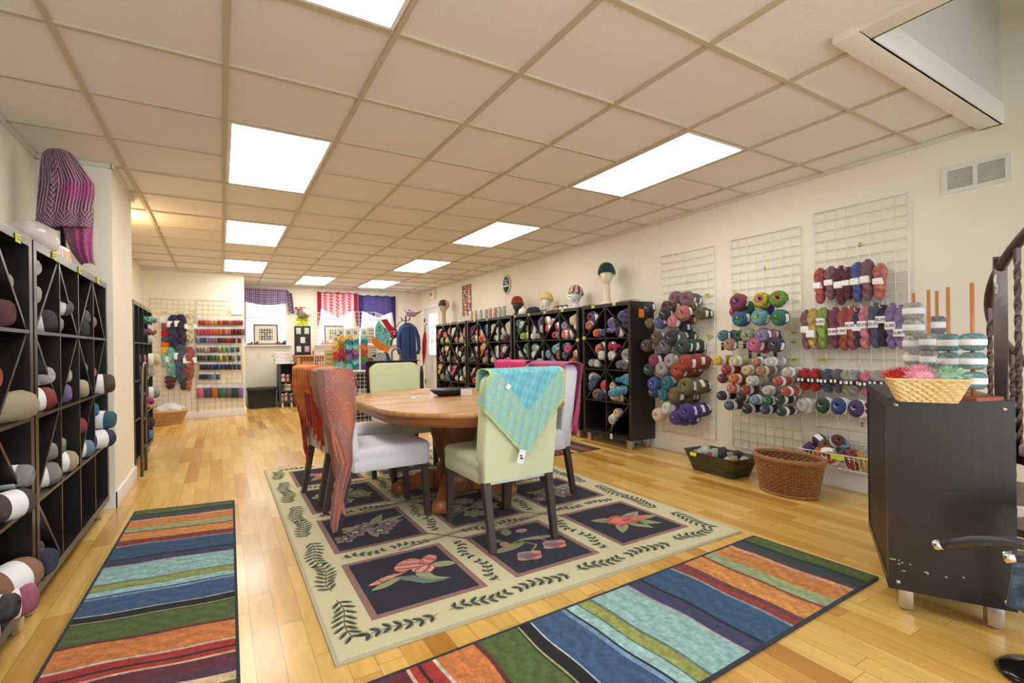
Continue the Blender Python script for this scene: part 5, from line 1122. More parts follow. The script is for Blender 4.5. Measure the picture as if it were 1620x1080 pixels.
# ================================================================ RUGS
def runner(name, label, length, width, M, skew=0):
    C_ = 0; S = [0,.095,.124,.168,.207,.223,.25,.388,.475,.489,.503,.628,.671,.712,.725,.917,.935,1.012,1.022,1.228,1.243,1.3,1.309,1.363,1.374,1.395,1.555,1.562,1.572,1.617,1.625,1.634,1.797,1.816,1.96,1.973,2.017,2.03,2.058,2.07,2.137,2.191]
    C = [(84,104,42),(34,40,44),(36,70,72),(58,66,66),(128,34,40),(206,160,140),(212,128,52),(152,172,118),(120,36,44),(214,120,50),(224,142,60),(120,52,60),(160,50,36),(130,160,170),(44,84,124),(26,30,52),(56,58,100),(180,150,160),(140,186,186),(96,120,110),(150,160,70),(80,120,110),(150,194,194),(24,30,52),(110,150,190),(52,86,132),(190,200,200),(24,24,30),(22,24,30),(176,166,116),(40,60,44),(82,104,46),(110,40,44),(214,122,56),(206,190,170),(176,44,38),(60,24,40),(180,50,40),(222,180,150),(104,40,56),(86,52,76),(220,190,140)]
    C = [mixc(c, (sum(c)/3,)*3, .16) for c in C]
    off = 0; period = 2.24
    b = MB(); y0 = 0; rnd = random.Random(11); nx = 24
    seq = []
    while off < length:
        for i in range(len(C)):
            a = off+S[i]; e = off+(S[i+1] if i+1 < len(S) else period)
            if a >= length: break
            seq.append((a, min(e, length), C[i]))
        off += period
    def wav(s, x): return (s+.006*sin(7*x+s*5)+.004*sin(19*x+s*11) if 0 < s < length else s)+skew*x
    bd = []
    for a, e, c in seq:
        n = max(1, int((e-a)/.012)); 
        for q in range(n):
            s0, s1 = lerp(a, e, q/n), lerp(a, e, (q+1)/n)
            for i in range(nx):
                x0, x1 = -width/2+width*i/nx, -width/2+width*(i+1)/nx; k = .07*(rnd.random()-.5)+.05*sin(s0*90+i*.7+3*sin(i*.5)); cc = tuple(max(0, min(255, v*(1+k))) for v in c)
                b.add([(x0, wav(s0, x0), .0095), (x1, wav(s0, x1), .0095), (x1, wav(s1, x1), .0095), (x0, wav(s1, x0), .0095)], [(0,1,2,3)], False, 0, [cc])
    b.col = (44,50,60); w = width/2
    for x0, x1, a, e, zt in ((-w-.006, -w+.006, 0, length, .0105), (w-.006, w+.006, 0, length, .0105), (-w, w, -.004, .004, .0105), (-w, w, length-.004, length+.004, .0105), (-w, w, 0, length, .008)):
        q = [(x0, a+skew*x0), (x1, a+skew*x1), (x1, e+skew*x1), (x0, e+skew*x0)]; b.prism(q, zt-.001); 
        for v_ in range(len(b.v)-8, len(b.v)): b.v[v_] = (b.v[v_][0], b.v[v_][1], b.v[v_][2]+.001)
    b.M = None; o = b.build(name, M_rug, normals=False); o.matrix_world = M; tag(o, label, 'rug'); return o
# local +y runs away from the olive end
runner('runner_rug', 'multicolour striped runner on the left, beside the black shelves', 3.6, .585, Matrix.Translation((-.222, 4.16, 0)) @ Matrix.Rotation(radians(180-.8), 4, 'Z'), skew=-.14)
runner('runner_rug', 'multicolour striped runner across the foreground', 3.0, .60, Matrix.Translation((2.605, 1.385, 0)) @ Matrix.Rotation(radians(91.8), 4, 'Z'))
# small red striped rug before the right shelves
b = MB(); cols = [(60,66,44),(150,34,40),(44,40,46),(180,60,50),(90,24,34),(200,180,150),(140,36,40),(50,44,44),(120,110,60),(150,34,40),(60,30,40),(40,44,40)]
for k, c in enumerate(cols): b.col = c; b.bb((-.30+k*.05, -.55, .001), (-.25+k*.05, .55, .009))
o = b.build('small_rug', M_rug); o.location = (3.17, 4.55, 0); tag(o, 'small dark red striped rug before the right shelves', 'rug')
# floral rug
RX0, RX1, RY0, RY1 = .33, 2.61, 1.77, 5.0
IV, MVc, NV, DG, LG, PK_, RD, BLc = (214,206,170), (150,112,104), (34,34,52), (52,66,58), (150,158,120), (204,140,128), (170,70,66), (110,120,140)
b = MB(); b.col = IV; b.bb((RX0, RY0, .001), (RX1, RY1, .009)); b.col = (190,184,156)
for q in ((RX0, RY0, RX1, RY0+.012), (RX0, RY1-.012, RX1, RY1), (RX0, RY0+.016, RX0+.012, RY1-.016), (RX1-.012, RY0+.016, RX1, RY1-.016)): b.bb((q[0]-.002, q[1]-.002, .001), (q[2]+.002, q[3]+.002, .0096 if q[3]-q[1] < .1 else .0098))
zc = [.0092]
def flat(P, col, dz=0): b.col = col; zz = .0094+dz; b.add([(x, y, zz) for x, y in P], [tuple(range(len(P)))])
def leaf(x, y, a, L_, w, col, dz=.0008, vein=None):
    P = []
    for i in range(9): t = i/8; P.append((t*L_, w*sin(pi*t)**.8*(1-.25*t)))
    for i in range(7, 0, -1): t = i/8; P.append((t*L_, -w*sin(pi*t)**.8*(1-.25*t)))
    R = [(x+p*cos(a)-q*sin(a), y+p*sin(a)+q*cos(a)) for p, q in P]; flat(R, col, dz)
    if vein: flat([(x+p*cos(a)-q*sin(a), y+p*sin(a)+q*cos(a)) for p, q in ((0,-.0012),(L_*.9,0),(0,.0012))], vein, dz+.0003)
def ribbon(P, w, col, dz=.0008):
    for i in range(len(P)-1):
        (x0, y0), (x1, y1) = P[i], P[i+1]; d = math.hypot(x1-x0, y1-y0) or 1; nx_, ny_ = -(y1-y0)/d*w/2, (x1-x0)/d*w/2
        flat([(x0-nx_, y0-ny_), (x1-nx_, y1-ny_), (x1+nx_, y1+ny_), (x0+nx_, y0+ny_)], col, dz)
def blob(x, y, rx, ry, col, dz, n=22, lob=0, amp=.12, rot=0):
    P = []
    for i in range(n*2):
        a = pi*i/n; r = 1+amp*sin(lob*a) if lob else 1; p, q = rx*r*cos(a), ry*r*sin(a); P.append((x+p*cos(rot)-q*sin(rot), y+p*sin(rot)+q*cos(rot)))
    flat(P, col, dz)
CX = [(.51,1.04),(1.19,1.71),(1.87,2.41)]; CYs = [(1.98,2.57),(2.72,3.32),(3.46,4.08),(4.21,4.80)]
for x0, x1 in CX:
    for y0, y1 in CYs: flat([(x0,y0),(x1,y0),(x1,y1),(x0,y1)], MVc, .0002); flat([(x0+.03,y0+.03),(x1-.03,y0+.03),(x1-.03,y1-.03),(x0+.03,y1-.03)], NV, .0005)
def vine(P, n, L_=.045, w=.011, taper=True):    # a leafy garland along P
    D = [0]
    for i in range(1, len(P)): D.append(D[-1]+math.dist(P[i], P[i-1]))
    ribbon(P, .004, DG, .0006)
    for k in range(n):
        d = D[-1]*(k+.5)/n; i = max(j for j in range(len(D)) if D[j] <= d); i = min(i, len(P)-2); t = (d-D[i])/(D[i+1]-D[i]); x = lerp(P[i][0], P[i+1][0], t); y = lerp(P[i][1], P[i+1][1], t)
        a = atan2(P[i+1][1]-P[i][1], P[i+1][0]-P[i][0]); ll = L_*(1-.35*abs(k/n-.35))
        for s_ in (-1, 1):
            leaf(x, y, a+s_*.85, ll, w*1.25, LG, .0007); leaf(x+.004*cos(a), y+.004*sin(a), a+s_*.80, ll*.95, w*.78, DG, .0010)
rnd = random.Random(4)
def sine(x0, y0, x1, y1, amp=.018, n=14, ph=0):
    d = math.hypot(x1-x0, y1-y0); ux, uy = (x1-x0)/d, (y1-y0)/d; return [(lerp(x0, x1, i/n)-uy*amp*sin(i/n*2*pi+ph), lerp(y0, y1, i/n)+ux*amp*sin(i/n*2*pi+ph)) for i in range(n+1)]
for k in range(3):          # near and far borders
    xa, xb = CX[k]; m_ = (xa+xb)/2
    for y in (1.885, 4.895):
        vine(sine(m_-.02, y, xa-.05, y, .012), 7, .056, .012); vine(sine(m_+.03, y, xb+.045, y, .012), 7, .056, .012)
for y0, y1 in CYs:          # side borders
    m_ = (y0+y1)/2
    for x in (.42, 2.51): vine(sine(x, m_-.05, x, y0-.08, .012), 8, .072, .010); vine(sine(x, m_+.04, x, y1+.05, .012), 8, .072, .010)
for k in range(2):          # garlands between the squares
    xm = (CX[k][1]+CX[k+1][0])/2
    for y0, y1 in CYs: vine(sine(xm, y0+.02, xm, y0+.27, .02), 6, .042); vine(sine(xm, y1-.02, xm, y1-.27, .02), 6, .042)
for k in range(3):
    ym = (CYs[k][1]+CYs[k+1][0])/2
    for x0, x1 in CX: vine(sine(x0+.02, ym, x0+.24, ym, .015), 6, .04); vine(sine(x1-.02, ym, x1-.24, ym, .015), 6, .04)
    for j in range(2):      # crossed mauve bands at the corners
        x = (CX[j][1]+CX[j+1][0])/2; ribbon([(x-.30, ym-.055),(x-.1, ym-.02),(x+.1,ym+.015),(x+.30,ym+.05)], .012, (120,88,92), .0012); ribbon([(x-.12, ym+.14),(x,ym),(x+.10,ym-.13)], .012, (120,88,92), .0013); ribbon([(x-.30, ym-.035),(x-.1, ym),(x+.30,ym+.07)], .005, (150,150,110), .0012)
def petal_flower(x, y, r, c1_, c2_, n=6, dz=.001):
    for i in range(n): a = 2*pi*i/n; blob(x+r*.55*cos(a), y+r*.55*sin(a), r*.5, r*.36, c1_, dz, 10, rot=a); blob(x+r*.55*cos(a), y+r*.55*sin(a), r*.34, r*.2, c2_, dz+.0003, 8, rot=a)
    blob(x, y, r*.25, r*.25, (214,190,120), dz+.0006, 8)
def smooth_(P, k=5):
    n = len(P); out = []
    for i in range(n):
        a, b_, c, d = P[i-1], P[i], P[(i+1) % n], P[(i+2) % n]
        for q in range(k):
            t = q/k; out.append(tuple(.5*((2*b_[j])+(c[j]-a[j])*t+(2*a[j]-5*b_[j]+4*c[j]-d[j])*t*t+(3*b_[j]-a[j]-3*c[j]+d[j])*t**3) for j in (0, 1)))
    return out
def petal(P, col, dz, stripes=0, sc=RD):
    P = smooth_(P)
    flat(P, col, dz); cx_ = sum(p[0] for p in P)/len(P); cy_ = sum(p[1] for p in P)/len(P)
    if stripes:      # fine veins running along the petal
        n = len(P)
        for i in range(stripes):
            t = (i+.7)/(stripes+.4); a = P[int(n*.5*t)]; c = P[-1-int(n*.5*t)]; ribbon([(lerp(a[0], cx_, .12), lerp(a[1], cy_, .12)), (lerp(a[0], c[0], .5), lerp(a[1], c[1], .5)), (lerp(c[0], cx_, .12), lerp(c[1], cy_, .12))], .0065, (150,44,52) if i % 2 else (236,206,180), dz+.0004)
    ribbon(P+[P[0]], .003, (150,60,60) if stripes else DG, dz+.0006)
def iris(x, y):
    q = lambda L_: [(x+a, y+c) for a, c in L_]
    petal(q([(-.20,.0),(-.14,-.01),(-.07,.02),(.0,.045),(-.05,.055),(-.12,.045),(-.17,.02)]), (214,150,130), .001, 4)
    petal(q([(-.03,.06),(-.05,.10),(-.01,.155),(.05,.175),(.09,.15),(.10,.10),(.06,.06)]), (214,140,124), .0012, 7)
    petal(q([(.07,.06),(.09,.12),(.14,.165),(.18,.15),(.17,.10),(.12,.065)]), (206,130,116), .0014, 6)
    petal(q([(.02,.05),(.03,.01),(.08,-.02),(.12,.0),(.125,.045),(.08,.06)]), (222,150,136), .0016, 6)
    petal(q([(.10,.04),(.15,.065),(.21,.05),(.235,.005),(.19,-.005),(.14,.01)]), (160,168,126), .0011)
    petal(q([(-.20,-.05),(-.13,-.055),(-.06,-.02),(.0,-.01),(-.05,.01),(-.12,.005)]), (156,164,124), .0010)
    petal(q([(-.06,-.015),(-.02,-.06),(.03,-.115),(.12,-.13),(.07,-.09),(.03,-.04),(.0,.0)]), (110,132,128), .0012)
    petal(q([(.02,.0),(.03,-.06),(.08,-.11),(.15,-.125),(.10,-.075),(.085,-.02),(.06,.0)]), (158,166,130), .0014)
def tulip(x, y):
    ribbon([(x-.15,y+.02),(x-.02,y+.06),(x+.08,y+.04),(x+.10,y-.04)], .008, LG, .001); ribbon([(x-.02,y+.06),(x+.03,y-.02),(x-.03,y-.07)], .008, LG, .001)
    for fx, fy in ((x-.06,y-.10),(x+.10,y-.06)): blob(fx, fy, .06, .045, PK_, .0012, lob=4); blob(fx-.01, fy, .035, .035, BLc, .0015, lob=3); blob(fx+.01, fy-.012, .04, .012, RD, .0017)
    leaf(x-.02, y+.07, -.25, .22, .02, LG, .0012, DG); leaf(x+.0, y+.03, 3.3, .20, .03, LG, .0012, DG); leaf(x-.03, y+.14, 1.2, .09, .03, LG, .0012, DG); leaf(x-.08, y+.10, 2.6, .07, .02, (130,150,130), .0012); blob(x+.06, y+.16, .03, .022, PK_, .0013); blob(x-.09, y+.06, .022, .03, PK_, .0013)
def rose(x, y):
    for a, l in ((2.6,.16),(-2.3,.17),(-.2,.22),(.3,.18),(-1.2,.17),(-.75,.2)): leaf(x, y, a, l, .036, LG, .001, DG); leaf(x+.01*cos(a), y, a, l*.6, .018, (110,130,110), .0013)
    blob(x, y, .085, .065, (190,90,84), .0014, lob=5); blob(x-.01, y, .05, .04, (216,130,116), .0017, lob=5); blob(x+.02, y-.01, .024, .018, RD, .002); blob(x+.10, y-.02, .045, .03, (206,120,104), .0016, lob=4)
def daisies(x, y):
    ribbon([(x-.17,y-.10),(x-.02,y-.02),(x+.14,y+.12)], .007, LG, .001); ribbon([(x+.02,y-.0),(x+.15,y-.08)], .007, LG, .001)
    for fx, fy, r in ((x-.10,y+.06,.07),(x+.02,y+.12,.06),(x+.10,y-.02,.065),(x-.02,y-.10,.06)): petal_flower(fx, fy, r, (196,190,160), (150,158,140))
    for a in (-.6,.5,2.4,3.4): leaf(x, y, a, .17, .022, LG, .0009, DG)
def blooms(x, y):
    for fx, fy, r in ((x-.08,y-.03,.06),(x+.03,y-.07,.06),(x+.09,y+.0,.055),(x-.02,y+.03,.05),(x-.14,y-.09,.05)): petal_flower(fx, fy, r, (180,140,140), BLc, 5)
    for a, l in ((.4,.22),(1.0,.19),(.1,.18),(-1.6,.15),(2.8,.17)): leaf(x, y, a, l, .03, LG, .0009, DG)
K = [[iris, tulip, rose], [blooms, daisies, blooms], [daisies, rose, tulip], [rose, blooms, daisies]]
def scaled(fn, cx, cy, k=1.22):      # draw a motif, then enlarge it about the middle of its square
    n0 = len(b.v); fn(cx, cy)
    for i in range(n0, len(b.v)): v = b.v[i]; b.v[i] = (cx+(v[0]-cx)*k, cy+(v[1]-cy)*k, v[2])
for j, (y0, y1) in enumerate(CYs):
    for i, (x0, x1) in enumerate(CX): scaled(K[j][i], (x0+x1)/2, (y0+y1)/2, 1.02 if K[j][i] is iris else 1.22)
o = b.build('floral_rug', M_rug2, normals=False); tag(o, 'ivory and navy floral panel rug under the oak table', 'rug')

# ================================================================ THINGS ON TOP OF THE RIGHT SHELVES AND ON THAT WALL
def head(name_label, x, y, z, rz, skin, neck=.0, hat=None, sc=1.0, face=True, base=True):
    u = empty('mannequin_head', (x, y, z), rz, name_label, 'mannequin head', 'mannequin heads on the right shelves'); u.scale = (sc, sc, sc)
    m = mat('mannequin_%d' % skin[0], skin, .45); n, r = 30, 22; vs = []; hz_ = .20+neck
    for j in range(r+1):                  # head looks to local -y
        ph = pi*j/r; zz = cos(ph)
        for k in range(n):
            a = 2*pi*k/n; x_, y_ = sin(ph)*cos(a), sin(ph)*sin(a)
            fw = max(0, -y_)
            X_ = .074*x_*(1-.22*max(0, -zz)*1.1); Y_ = .094*y_; Z_ = .118*zz
            if fw > 0:
                nose = math.exp(-((x_/.16)**2))*math.exp(-(((zz+.12)/.20)**2))*fw**3; Y_ -= .022*nose
                eye = (math.exp(-(((x_-.38)/.2)**2))+math.exp(-(((x_+.38)/.2)**2)))*math.exp(-(((zz-.06)/.14)**2)); Y_ += .010*eye*fw
                lip = math.exp(-((x_/.3)**2))*math.exp(-(((zz+.5)/.08)**2)); Y_ -= .008*lip*fw; chin = math.exp(-((x_/.35)**2))*math.exp(-(((zz+.85)/.16)**2)); Y_ -= .018*chin
            vs.append((X_, Y_, hz_+Z_))
    b = MB(); b.add(vs, [(j*n+k, j*n+(k+1)%n, (j+1)*n+(k+1)%n, (j+1)*n+k) for j in range(r) for k in range(n)], True)
    for s_ in (-1, 1): b.tube([(s_*.070,.012,hz_+.025),(s_*.082,.022,hz_+.02),(s_*.080,.020,hz_-.01),(s_*.070,.010,hz_-.03)], [.006,.009,.008,.005], 8)
    b.lathe([(.085,.0),(.088,.008),(.062,.03),(.044,.07),(.040,.12+neck),(.052,.15+neck)], 26, sx=1, sy=1.05); b.build('head_form', m, u)
    if hat:
        kind, c1_, c2_ = hat; b = MB(); pr = []
        for i in range(15):
            t = i/14; a = pi/2*t; rr = .098*cos(a)**.75 if t < 1 else .0; zz = hz_+.012+.125*sin(a); pr.append((max(rr, .0005), zz))
        pr = [(.092, hz_+.008), (.106, hz_+.012), (.110, hz_+.044), (.104, hz_+.050)]+[(p[0]*1.05, p[1]+.012) for p in pr[4:]]
        def hc(u_, v_):
            q = len(pr)-1; f = v_*q; i = min(int(f), q-1); t = f-i; rr = lerp(pr[i][0], pr[i+1][0], t); zz = lerp(pr[i][1], pr[i+1][1], t); a = 2*pi*u_; rb = 1+.02*sin(26*a)
            return (rr*rb*cos(a)*.92, rr*rb*sin(a)*1.08+.008, zz+ (.018 if sin(a) < 0 else -.02)*abs(sin(a))*(1-v_))
        def hcol(u_, v_):
            if kind == 'band': return c1_ if v_ < .55 else mixc(c2_, c1_, .3+.5*sin(v_*60))
            if kind == 'zig': return c1_ if (int(u_*16+v_*8)+int(v_*9)) % 2 else c2_
            return mixc(c1_, c2_, .5+.5*sin(v_*50))
        b.grid(hc, 64, 36, colf=hcol); b.build('knit_hat', M_attr, u, solid=.004)
    return u
SKN = (226,216,190)
# long necked head with the green beanie
q = at(960, 476, X=3.84); h1 = head('tall long-necked mannequin head wearing a green beanie', 3.84, q.y, TOP, radians(-52), SKN, neck=.155, hat=('band', (30,66,58), (110,80,60)), sc=.98)
MB().lathe([(.13,0),(.135,.008),(.10,.022),(.06,.03)], 30).build('oval_base', MATS['mannequin_226'], h1)
q = at(911, 484, X=3.84); h2 = head('grey mannequin head in a maroon patterned hat with a price card', 3.84, q.y, TOP, radians(-84), (206,208,210), neck=.0, hat=('zig', (96,34,40), (214,200,180)), sc=.86)
tagcard(at(901, 469, X=3.76), (.07,.055), 'white price card hanging on the maroon patterned hat', 0, face=(-1,-.4,0))
q = at(863, 488, X=3.82); h3 = head('mannequin head lying low in a yellow knitted hat', 3.84, q.y, TOP-.055, radians(-80), (222,218,206), neck=-.0, hat=('rib', (224,190,60), (200,196,170)), sc=.80); h3.location.z = TOP
yarn('skein', 'w', at(859, 487, X=3.76), .045, (-.6,-1,.0), 'white banded skein lying before the yellow hat', 'things on the shelf tops')
q = at(815, 494, X=3.82); h4 = head('dark mannequin head in a rust knitted hat', 3.86, q.y, TOP, radians(-60), (52,50,54), neck=-.02, hat=('rib', (170,66,40), (140,50,34)), sc=.92)
b = MB(); b.lathe([(0,0),(.13,0),(.13,.03),(.12,.07),(.07,.10),(0,.105)], 26, sx=.7, sy=1); o = b.build('cloth_bundle', mat('black_cloth', (34,36,42), .8)); o.location = (3.84, 5.82, TOP); tag(o, 'black folded bundle beside the rust hat head', 'bundle')
b = MB(); b.lathe([(0,0),(.07,0),(.05,.08),(.0,.11)], 20); o = b.build('paper_cone', M_paper); o.location = (3.80, 6.05, TOP); tag(o, 'white paper cone before the rust hat head', 'cone')
q = at(702, 510, X=3.84); h5 = head('long-necked mannequin head in a speckled hat with a pink flower', 3.84, q.y, TOP, radians(-70), (200,190,160), neck=.16, hat=('zig', (110,100,90), (60,60,70)), sc=.98)
o = MB(); o.col = (224,150,140)
for i in range(7): a = 2*pi*i/7; o.lathe([(0,-.03),(.03,-.02),(.036,0),(.03,.02),(0,.03)], 10, c=(.045*cos(a), 0, .045*sin(a)))
f_ = o.build('flower', M_attr, h5); f_.location = (.085, .0, .36+.05)
# row of tins
tin_c = [(206,150,110),(196,130,100),(110,140,170),(150,170,170),(190,90,80),(170,70,60),(160,180,170),(150,170,150)]
for k, px in enumerate([745, 752, 760, 768, 775, 783, 790, 797]):
    q = at(px, 500, X=3.82); u = empty('tin_can', (3.82, q.y, TOP), 0, 'printed tin '+['at the door end','second from the door end','third from the door end','fourth from the door end','fourth from the staircase end','third from the staircase end','second from the staircase end','at the staircase end'][k]+' of the row on the shelf', 'tin', 'row of tins on the right shelf')
    b = MB(); r = .036; c0 = tin_c[k]
    def tp(u_, v_): a = 2*pi*u_; return (r*cos(a), r*sin(a), .01+.15*v_)
    b.grid(tp, 24, 16, colf=lambda u_, v_: mixc(c0, (232,222,204), .5+.5*wob(u_*1.3+k, v_*.9+k*.3, 1)) if .06 < v_ < .94 else (220,220,216)); b.build('tin_body', M_print, u)
    MB().lathe([(0,.0),(r+.001,.0),(r+.002,.01)], 24).build('tin_base', M_steel, u); MB().lathe([(r+.002,.155),(r+.003,.172),(r-.004,.176),(0,.174)], 24).build('tin_lid', M_steel, u)
for px, c, lb in [(881,(200,140,90),'small orange labelled jar on the shelf top'),(888,(224,224,226),'small white jar on the shelf top'),(895,(230,228,222),'second small white jar beside the maroon hat head')]:
    q = at(px, 487, X=3.80); u = empty('jar', (3.80, q.y, TOP), 0, lb, 'jar', 'small jars on the right shelf'); MB().lathe([(0,0),(.03,0),(.032,.004),(.032,.04),(.028,.045)], 18).build('jar_body', mat('jar_%d' % c[1], c, .4), u); MB().lathe([(.031,.045),(.031,.062),(0,.064)], 18).build('jar_lid', M_blk, u)
q = at(728, 508, X=3.8); b = MB(); b.lathe([(0,0),(.025,0),(.03,.05),(.027,.05),(.022,.004),(0,.004)], 16); o = b.build('cup', M_paper); o.location = (3.80, q.y, TOP); tag(o, 'small pale cup on the shelf by the poster', 'cup')
# cable running along the shelf tops
MB().tube([(3.97, 4.6+i*.1, TOP+.03+.006*sin(i*1.7)) for i in range(46)], .004, 6); b = MB().tube([(3.98, 3.9+i*.1, TOP+.035+.012*sin(i*.9)) for i in range(53)], .004, 6); o = b.build('power_cable', mat('brown_cable', (90,72,54), .6)); tag(o, 'thin brown cable along the shelf tops against the wall', 'cable')
# orange note on the shelf side
tagcard(at(967, 690, X=3.66), (.035,.055), 'small white tag dangling under the two-column shelf', 0, face=(-1,0,0)); o = MB().tube([at(967, 683, X=3.665), Vector((3.672, 4.02, .30)), Vector((3.674, 4.00, .36))], .0015, 5).build('tag_string', M_paper, None); tag(o, 'white string of the dangling tag, two-column shelf', 'string')
p = Vector((3.86, 3.74, 1.415)); MB().box((p.x-.02, p.y-.003, p.z+.03), (.075,.002,.09)).build('sticky_note', mat('orange_note', (244,140,44), .6), None); tag(bpy.data.objects['sticky_note'], 'orange note stuck on the side of the two-column shelf', 'note')
# oval clock-like plaque
pq = at(801.5, 450, X=XW-.012); u = empty('wall_plaque', (XW-.012, pq.y, pq.z), 0, 'oval green and white plaque on the right wall', 'plaque')
Rm = Matrix.Rotation(-pi/2, 4, 'Y'); b = MB(); b.lathe([(0,.010),(.10,.010),(.118,.006),(.12,0)], 40, M=Matrix.Diagonal((1,1.0,1.38,1)) @ Rm); b.build('plaque_rim', mat('plaque_grey', (206,206,204), .4), u)
b = MB(); b.lathe([(0,.0125),(.094,.0125),(.094,.009)], 40, M=Matrix.Diagonal((1,1.0,1.38,1)) @ Rm); b.build('plaque_face', mat('plaque_green', (52,72,66), .4), u)
b = MB(); b.box((-.0135,0,-.025), (.001,.17,.024)); 
for yy, zz, aa in ((-.03,.05,.3),(.0,.055,0),(.03,.05,-.3)): b.box((0,0,0), (.001,.008,.07), M=Matrix.Translation((-.0135,yy,zz)) @ Matrix.Rotation(aa,4,'X'))
b.box((-.0135,0,.012), (.001,.1,.008)); b.build('plaque_pattern', M_paper, u)
# poster
pa = at(731, 450, X=XW-.006); pc = at(746, 498, X=XW-.006)
b = MB(); ny, nz = 10, 26; b.bb((XW-.006, pc.y, pc.z), (XW-.002, pa.y, 2.30)); b.c = [(200,170,130)]*len(b.c)
rnd = random.Random(9); pl = [(206,170,120),(190,60,50),(226,200,150),(110,60,60),(216,150,60),(90,100,110),(240,226,200),(160,80,60)]
for i in range(ny):
    for j in range(nz):
        y0 = lerp(pc.y, pa.y, i/ny); y1 = lerp(pc.y, pa.y, (i+1)/ny); z0 = lerp(pc.z, 2.30, j/nz); z1 = lerp(pc.z, 2.30, (j+1)/nz); b.col = pl[(rnd.randrange(8)+i//4) % 8] if i not in (0, 4, 9) else (96,60,76); b.add([(XW-.0065,y0,z0),(XW-.0065,y1,z0),(XW-.0065,y1,z1),(XW-.0065,y0,z1)], [(0,1,2,3)])
o = b.build('poster', M_print); tag(o, 'tall narrow warm coloured poster on the right wall', 'poster')
# exit sign with lamp head
ex = at(680, 466, X=XW-.03); u = empty('exit_sign', (XW-.03, 10.12, 2.27), 0, 'white EXIT sign with emergency lamp above the entrance door', 'sign')
MB().box((0,0,0), (.05,.34,.19), bev=.008).build('sign_box', mat('sign_white', (240,236,220), .5), u); text('EXIT', .15, frameM((-.026,.045,0), (0,-1,0), (-1,0,0)), mat('sign_red', (190,50,40), .5, emit=.3), u)
b = MB(); b.M = Matrix.Translation((-.03,-.10,.01)) @ Rm; b.lathe([(0,.03),(.05,.028),(.062,.0),(.05,-.02)], 22); b.build('lamp_head', mat('sign_white', (240,236,220)), u)
b = MB(); b.M = Matrix.Translation((-.062,-.10,.01)) @ Rm; b.lathe([(0,.006),(.036,.004),(.04,0)], 22); b.build('lamp_lens', mat('lens_grey', (120,120,120), .2), u)
# ================================================================ BACK OF THE SHOP
def bpt(px, py, Y=10.9): return at(px, py, Y=Y)
# framed pictures on the sills
def framed(x, z, w, h, label, seed=1, art=True, y=10.93):
    u = empty('framed_picture', (x, y, z), 0, label, 'framed picture', 'framed pictures on the window sills'); t = .022
    b = MB(); 
    for s_ in (-1, 1): b.box((s_*(w/2-t/2), 0, h/2), (t, .02, h), bev=.003); b.box((0, 0, h/2+s_*(h/2-t/2)), (w-2*t, .02, t), bev=.003)
    b.build('frame', mat('frame_black', (48,44,52), .4), u)
    b = MB(); b.bb((-w/2+t, .002, t), (w/2-t, .006, h-t)); b.build('mat_board', mat('mat_board', (232,222,204), .8), u)
    rnd = random.Random(seed); b = MB(); n = 15; a = min(w, h)*.60
    for i in range(n):
        for j in range(n):
            ii, jj = min(i, n-1-i), min(j, n-1-j); on = ((ii*3+jj*5+ii*jj) % 3) != 0
            c = (40,38,44) if on else (206,204,190)
            if (ii-jj) % 5 == 0 and ii > 2: c = (96,116,104)
            b.col = c; x0 = -a/2+a*i/n; z0 = h/2-a/2+a*j/n; b.add([(x0,.001,z0),(x0+a/n,.001,z0),(x0+a/n,.001,z0+a/n),(x0,.001,z0+a/n)], [(0,1,2,3)])
    b.build('stitched_panel', M_print, u); u.rotation_euler = (radians(-6), 0, 0)
framed(.785, WZ0, .44, .41, 'black framed geometric needlework on the first window sill', 1)
framed(2.10, WZ0, .40, .40, 'black framed needlework on the pink shawl window sill', 2)
# small things on the sills
def knick(x, lb, c, kind=0):
    b = MB()
    if kind == 0: b.box((0,0,.018), (.09,.04,.036), bev=.012); b.lathe([(0,.03),(.02,.034),(.022,.05),(0,.07)], 12, c=(.03,0,0))
    else: b.lathe([(0,0),(.022,0),(.026,.02),(.012,.045),(.02,.06),(.016,.08),(0,.09)], 16)
    o = b.build('figurine', mat('fig_%d_%d' % (c[0], c[1]), c, .4)); o.location = (x, 10.93-.01, WZ0); tag(o, lb, 'figurine', 'small figures on the window sills')
for x, lb, c, k in [(.50,'dark red figure at the left end of the first sill',(110,40,40),0),(.60,'brown figure left of the first framed piece',(90,60,50),0),(.99,'red figure before the first framed piece, right side',(150,50,50),0),(1.07,'black and white figure on the first sill',(60,56,60),0),(1.13,'dark figure at the right end of the first sill',(70,50,60),1),
                    (1.86,'pink boxed figure on the second sill',(206,140,160),1),(1.93,'pink figure beside the boxed one, second sill',(190,120,140),0),(2.36,'red figure at the right end of the second sill',(160,40,44),1),(2.28,'red low figure on the second sill',(150,50,44),0)]: knick(x, lb, c, k)
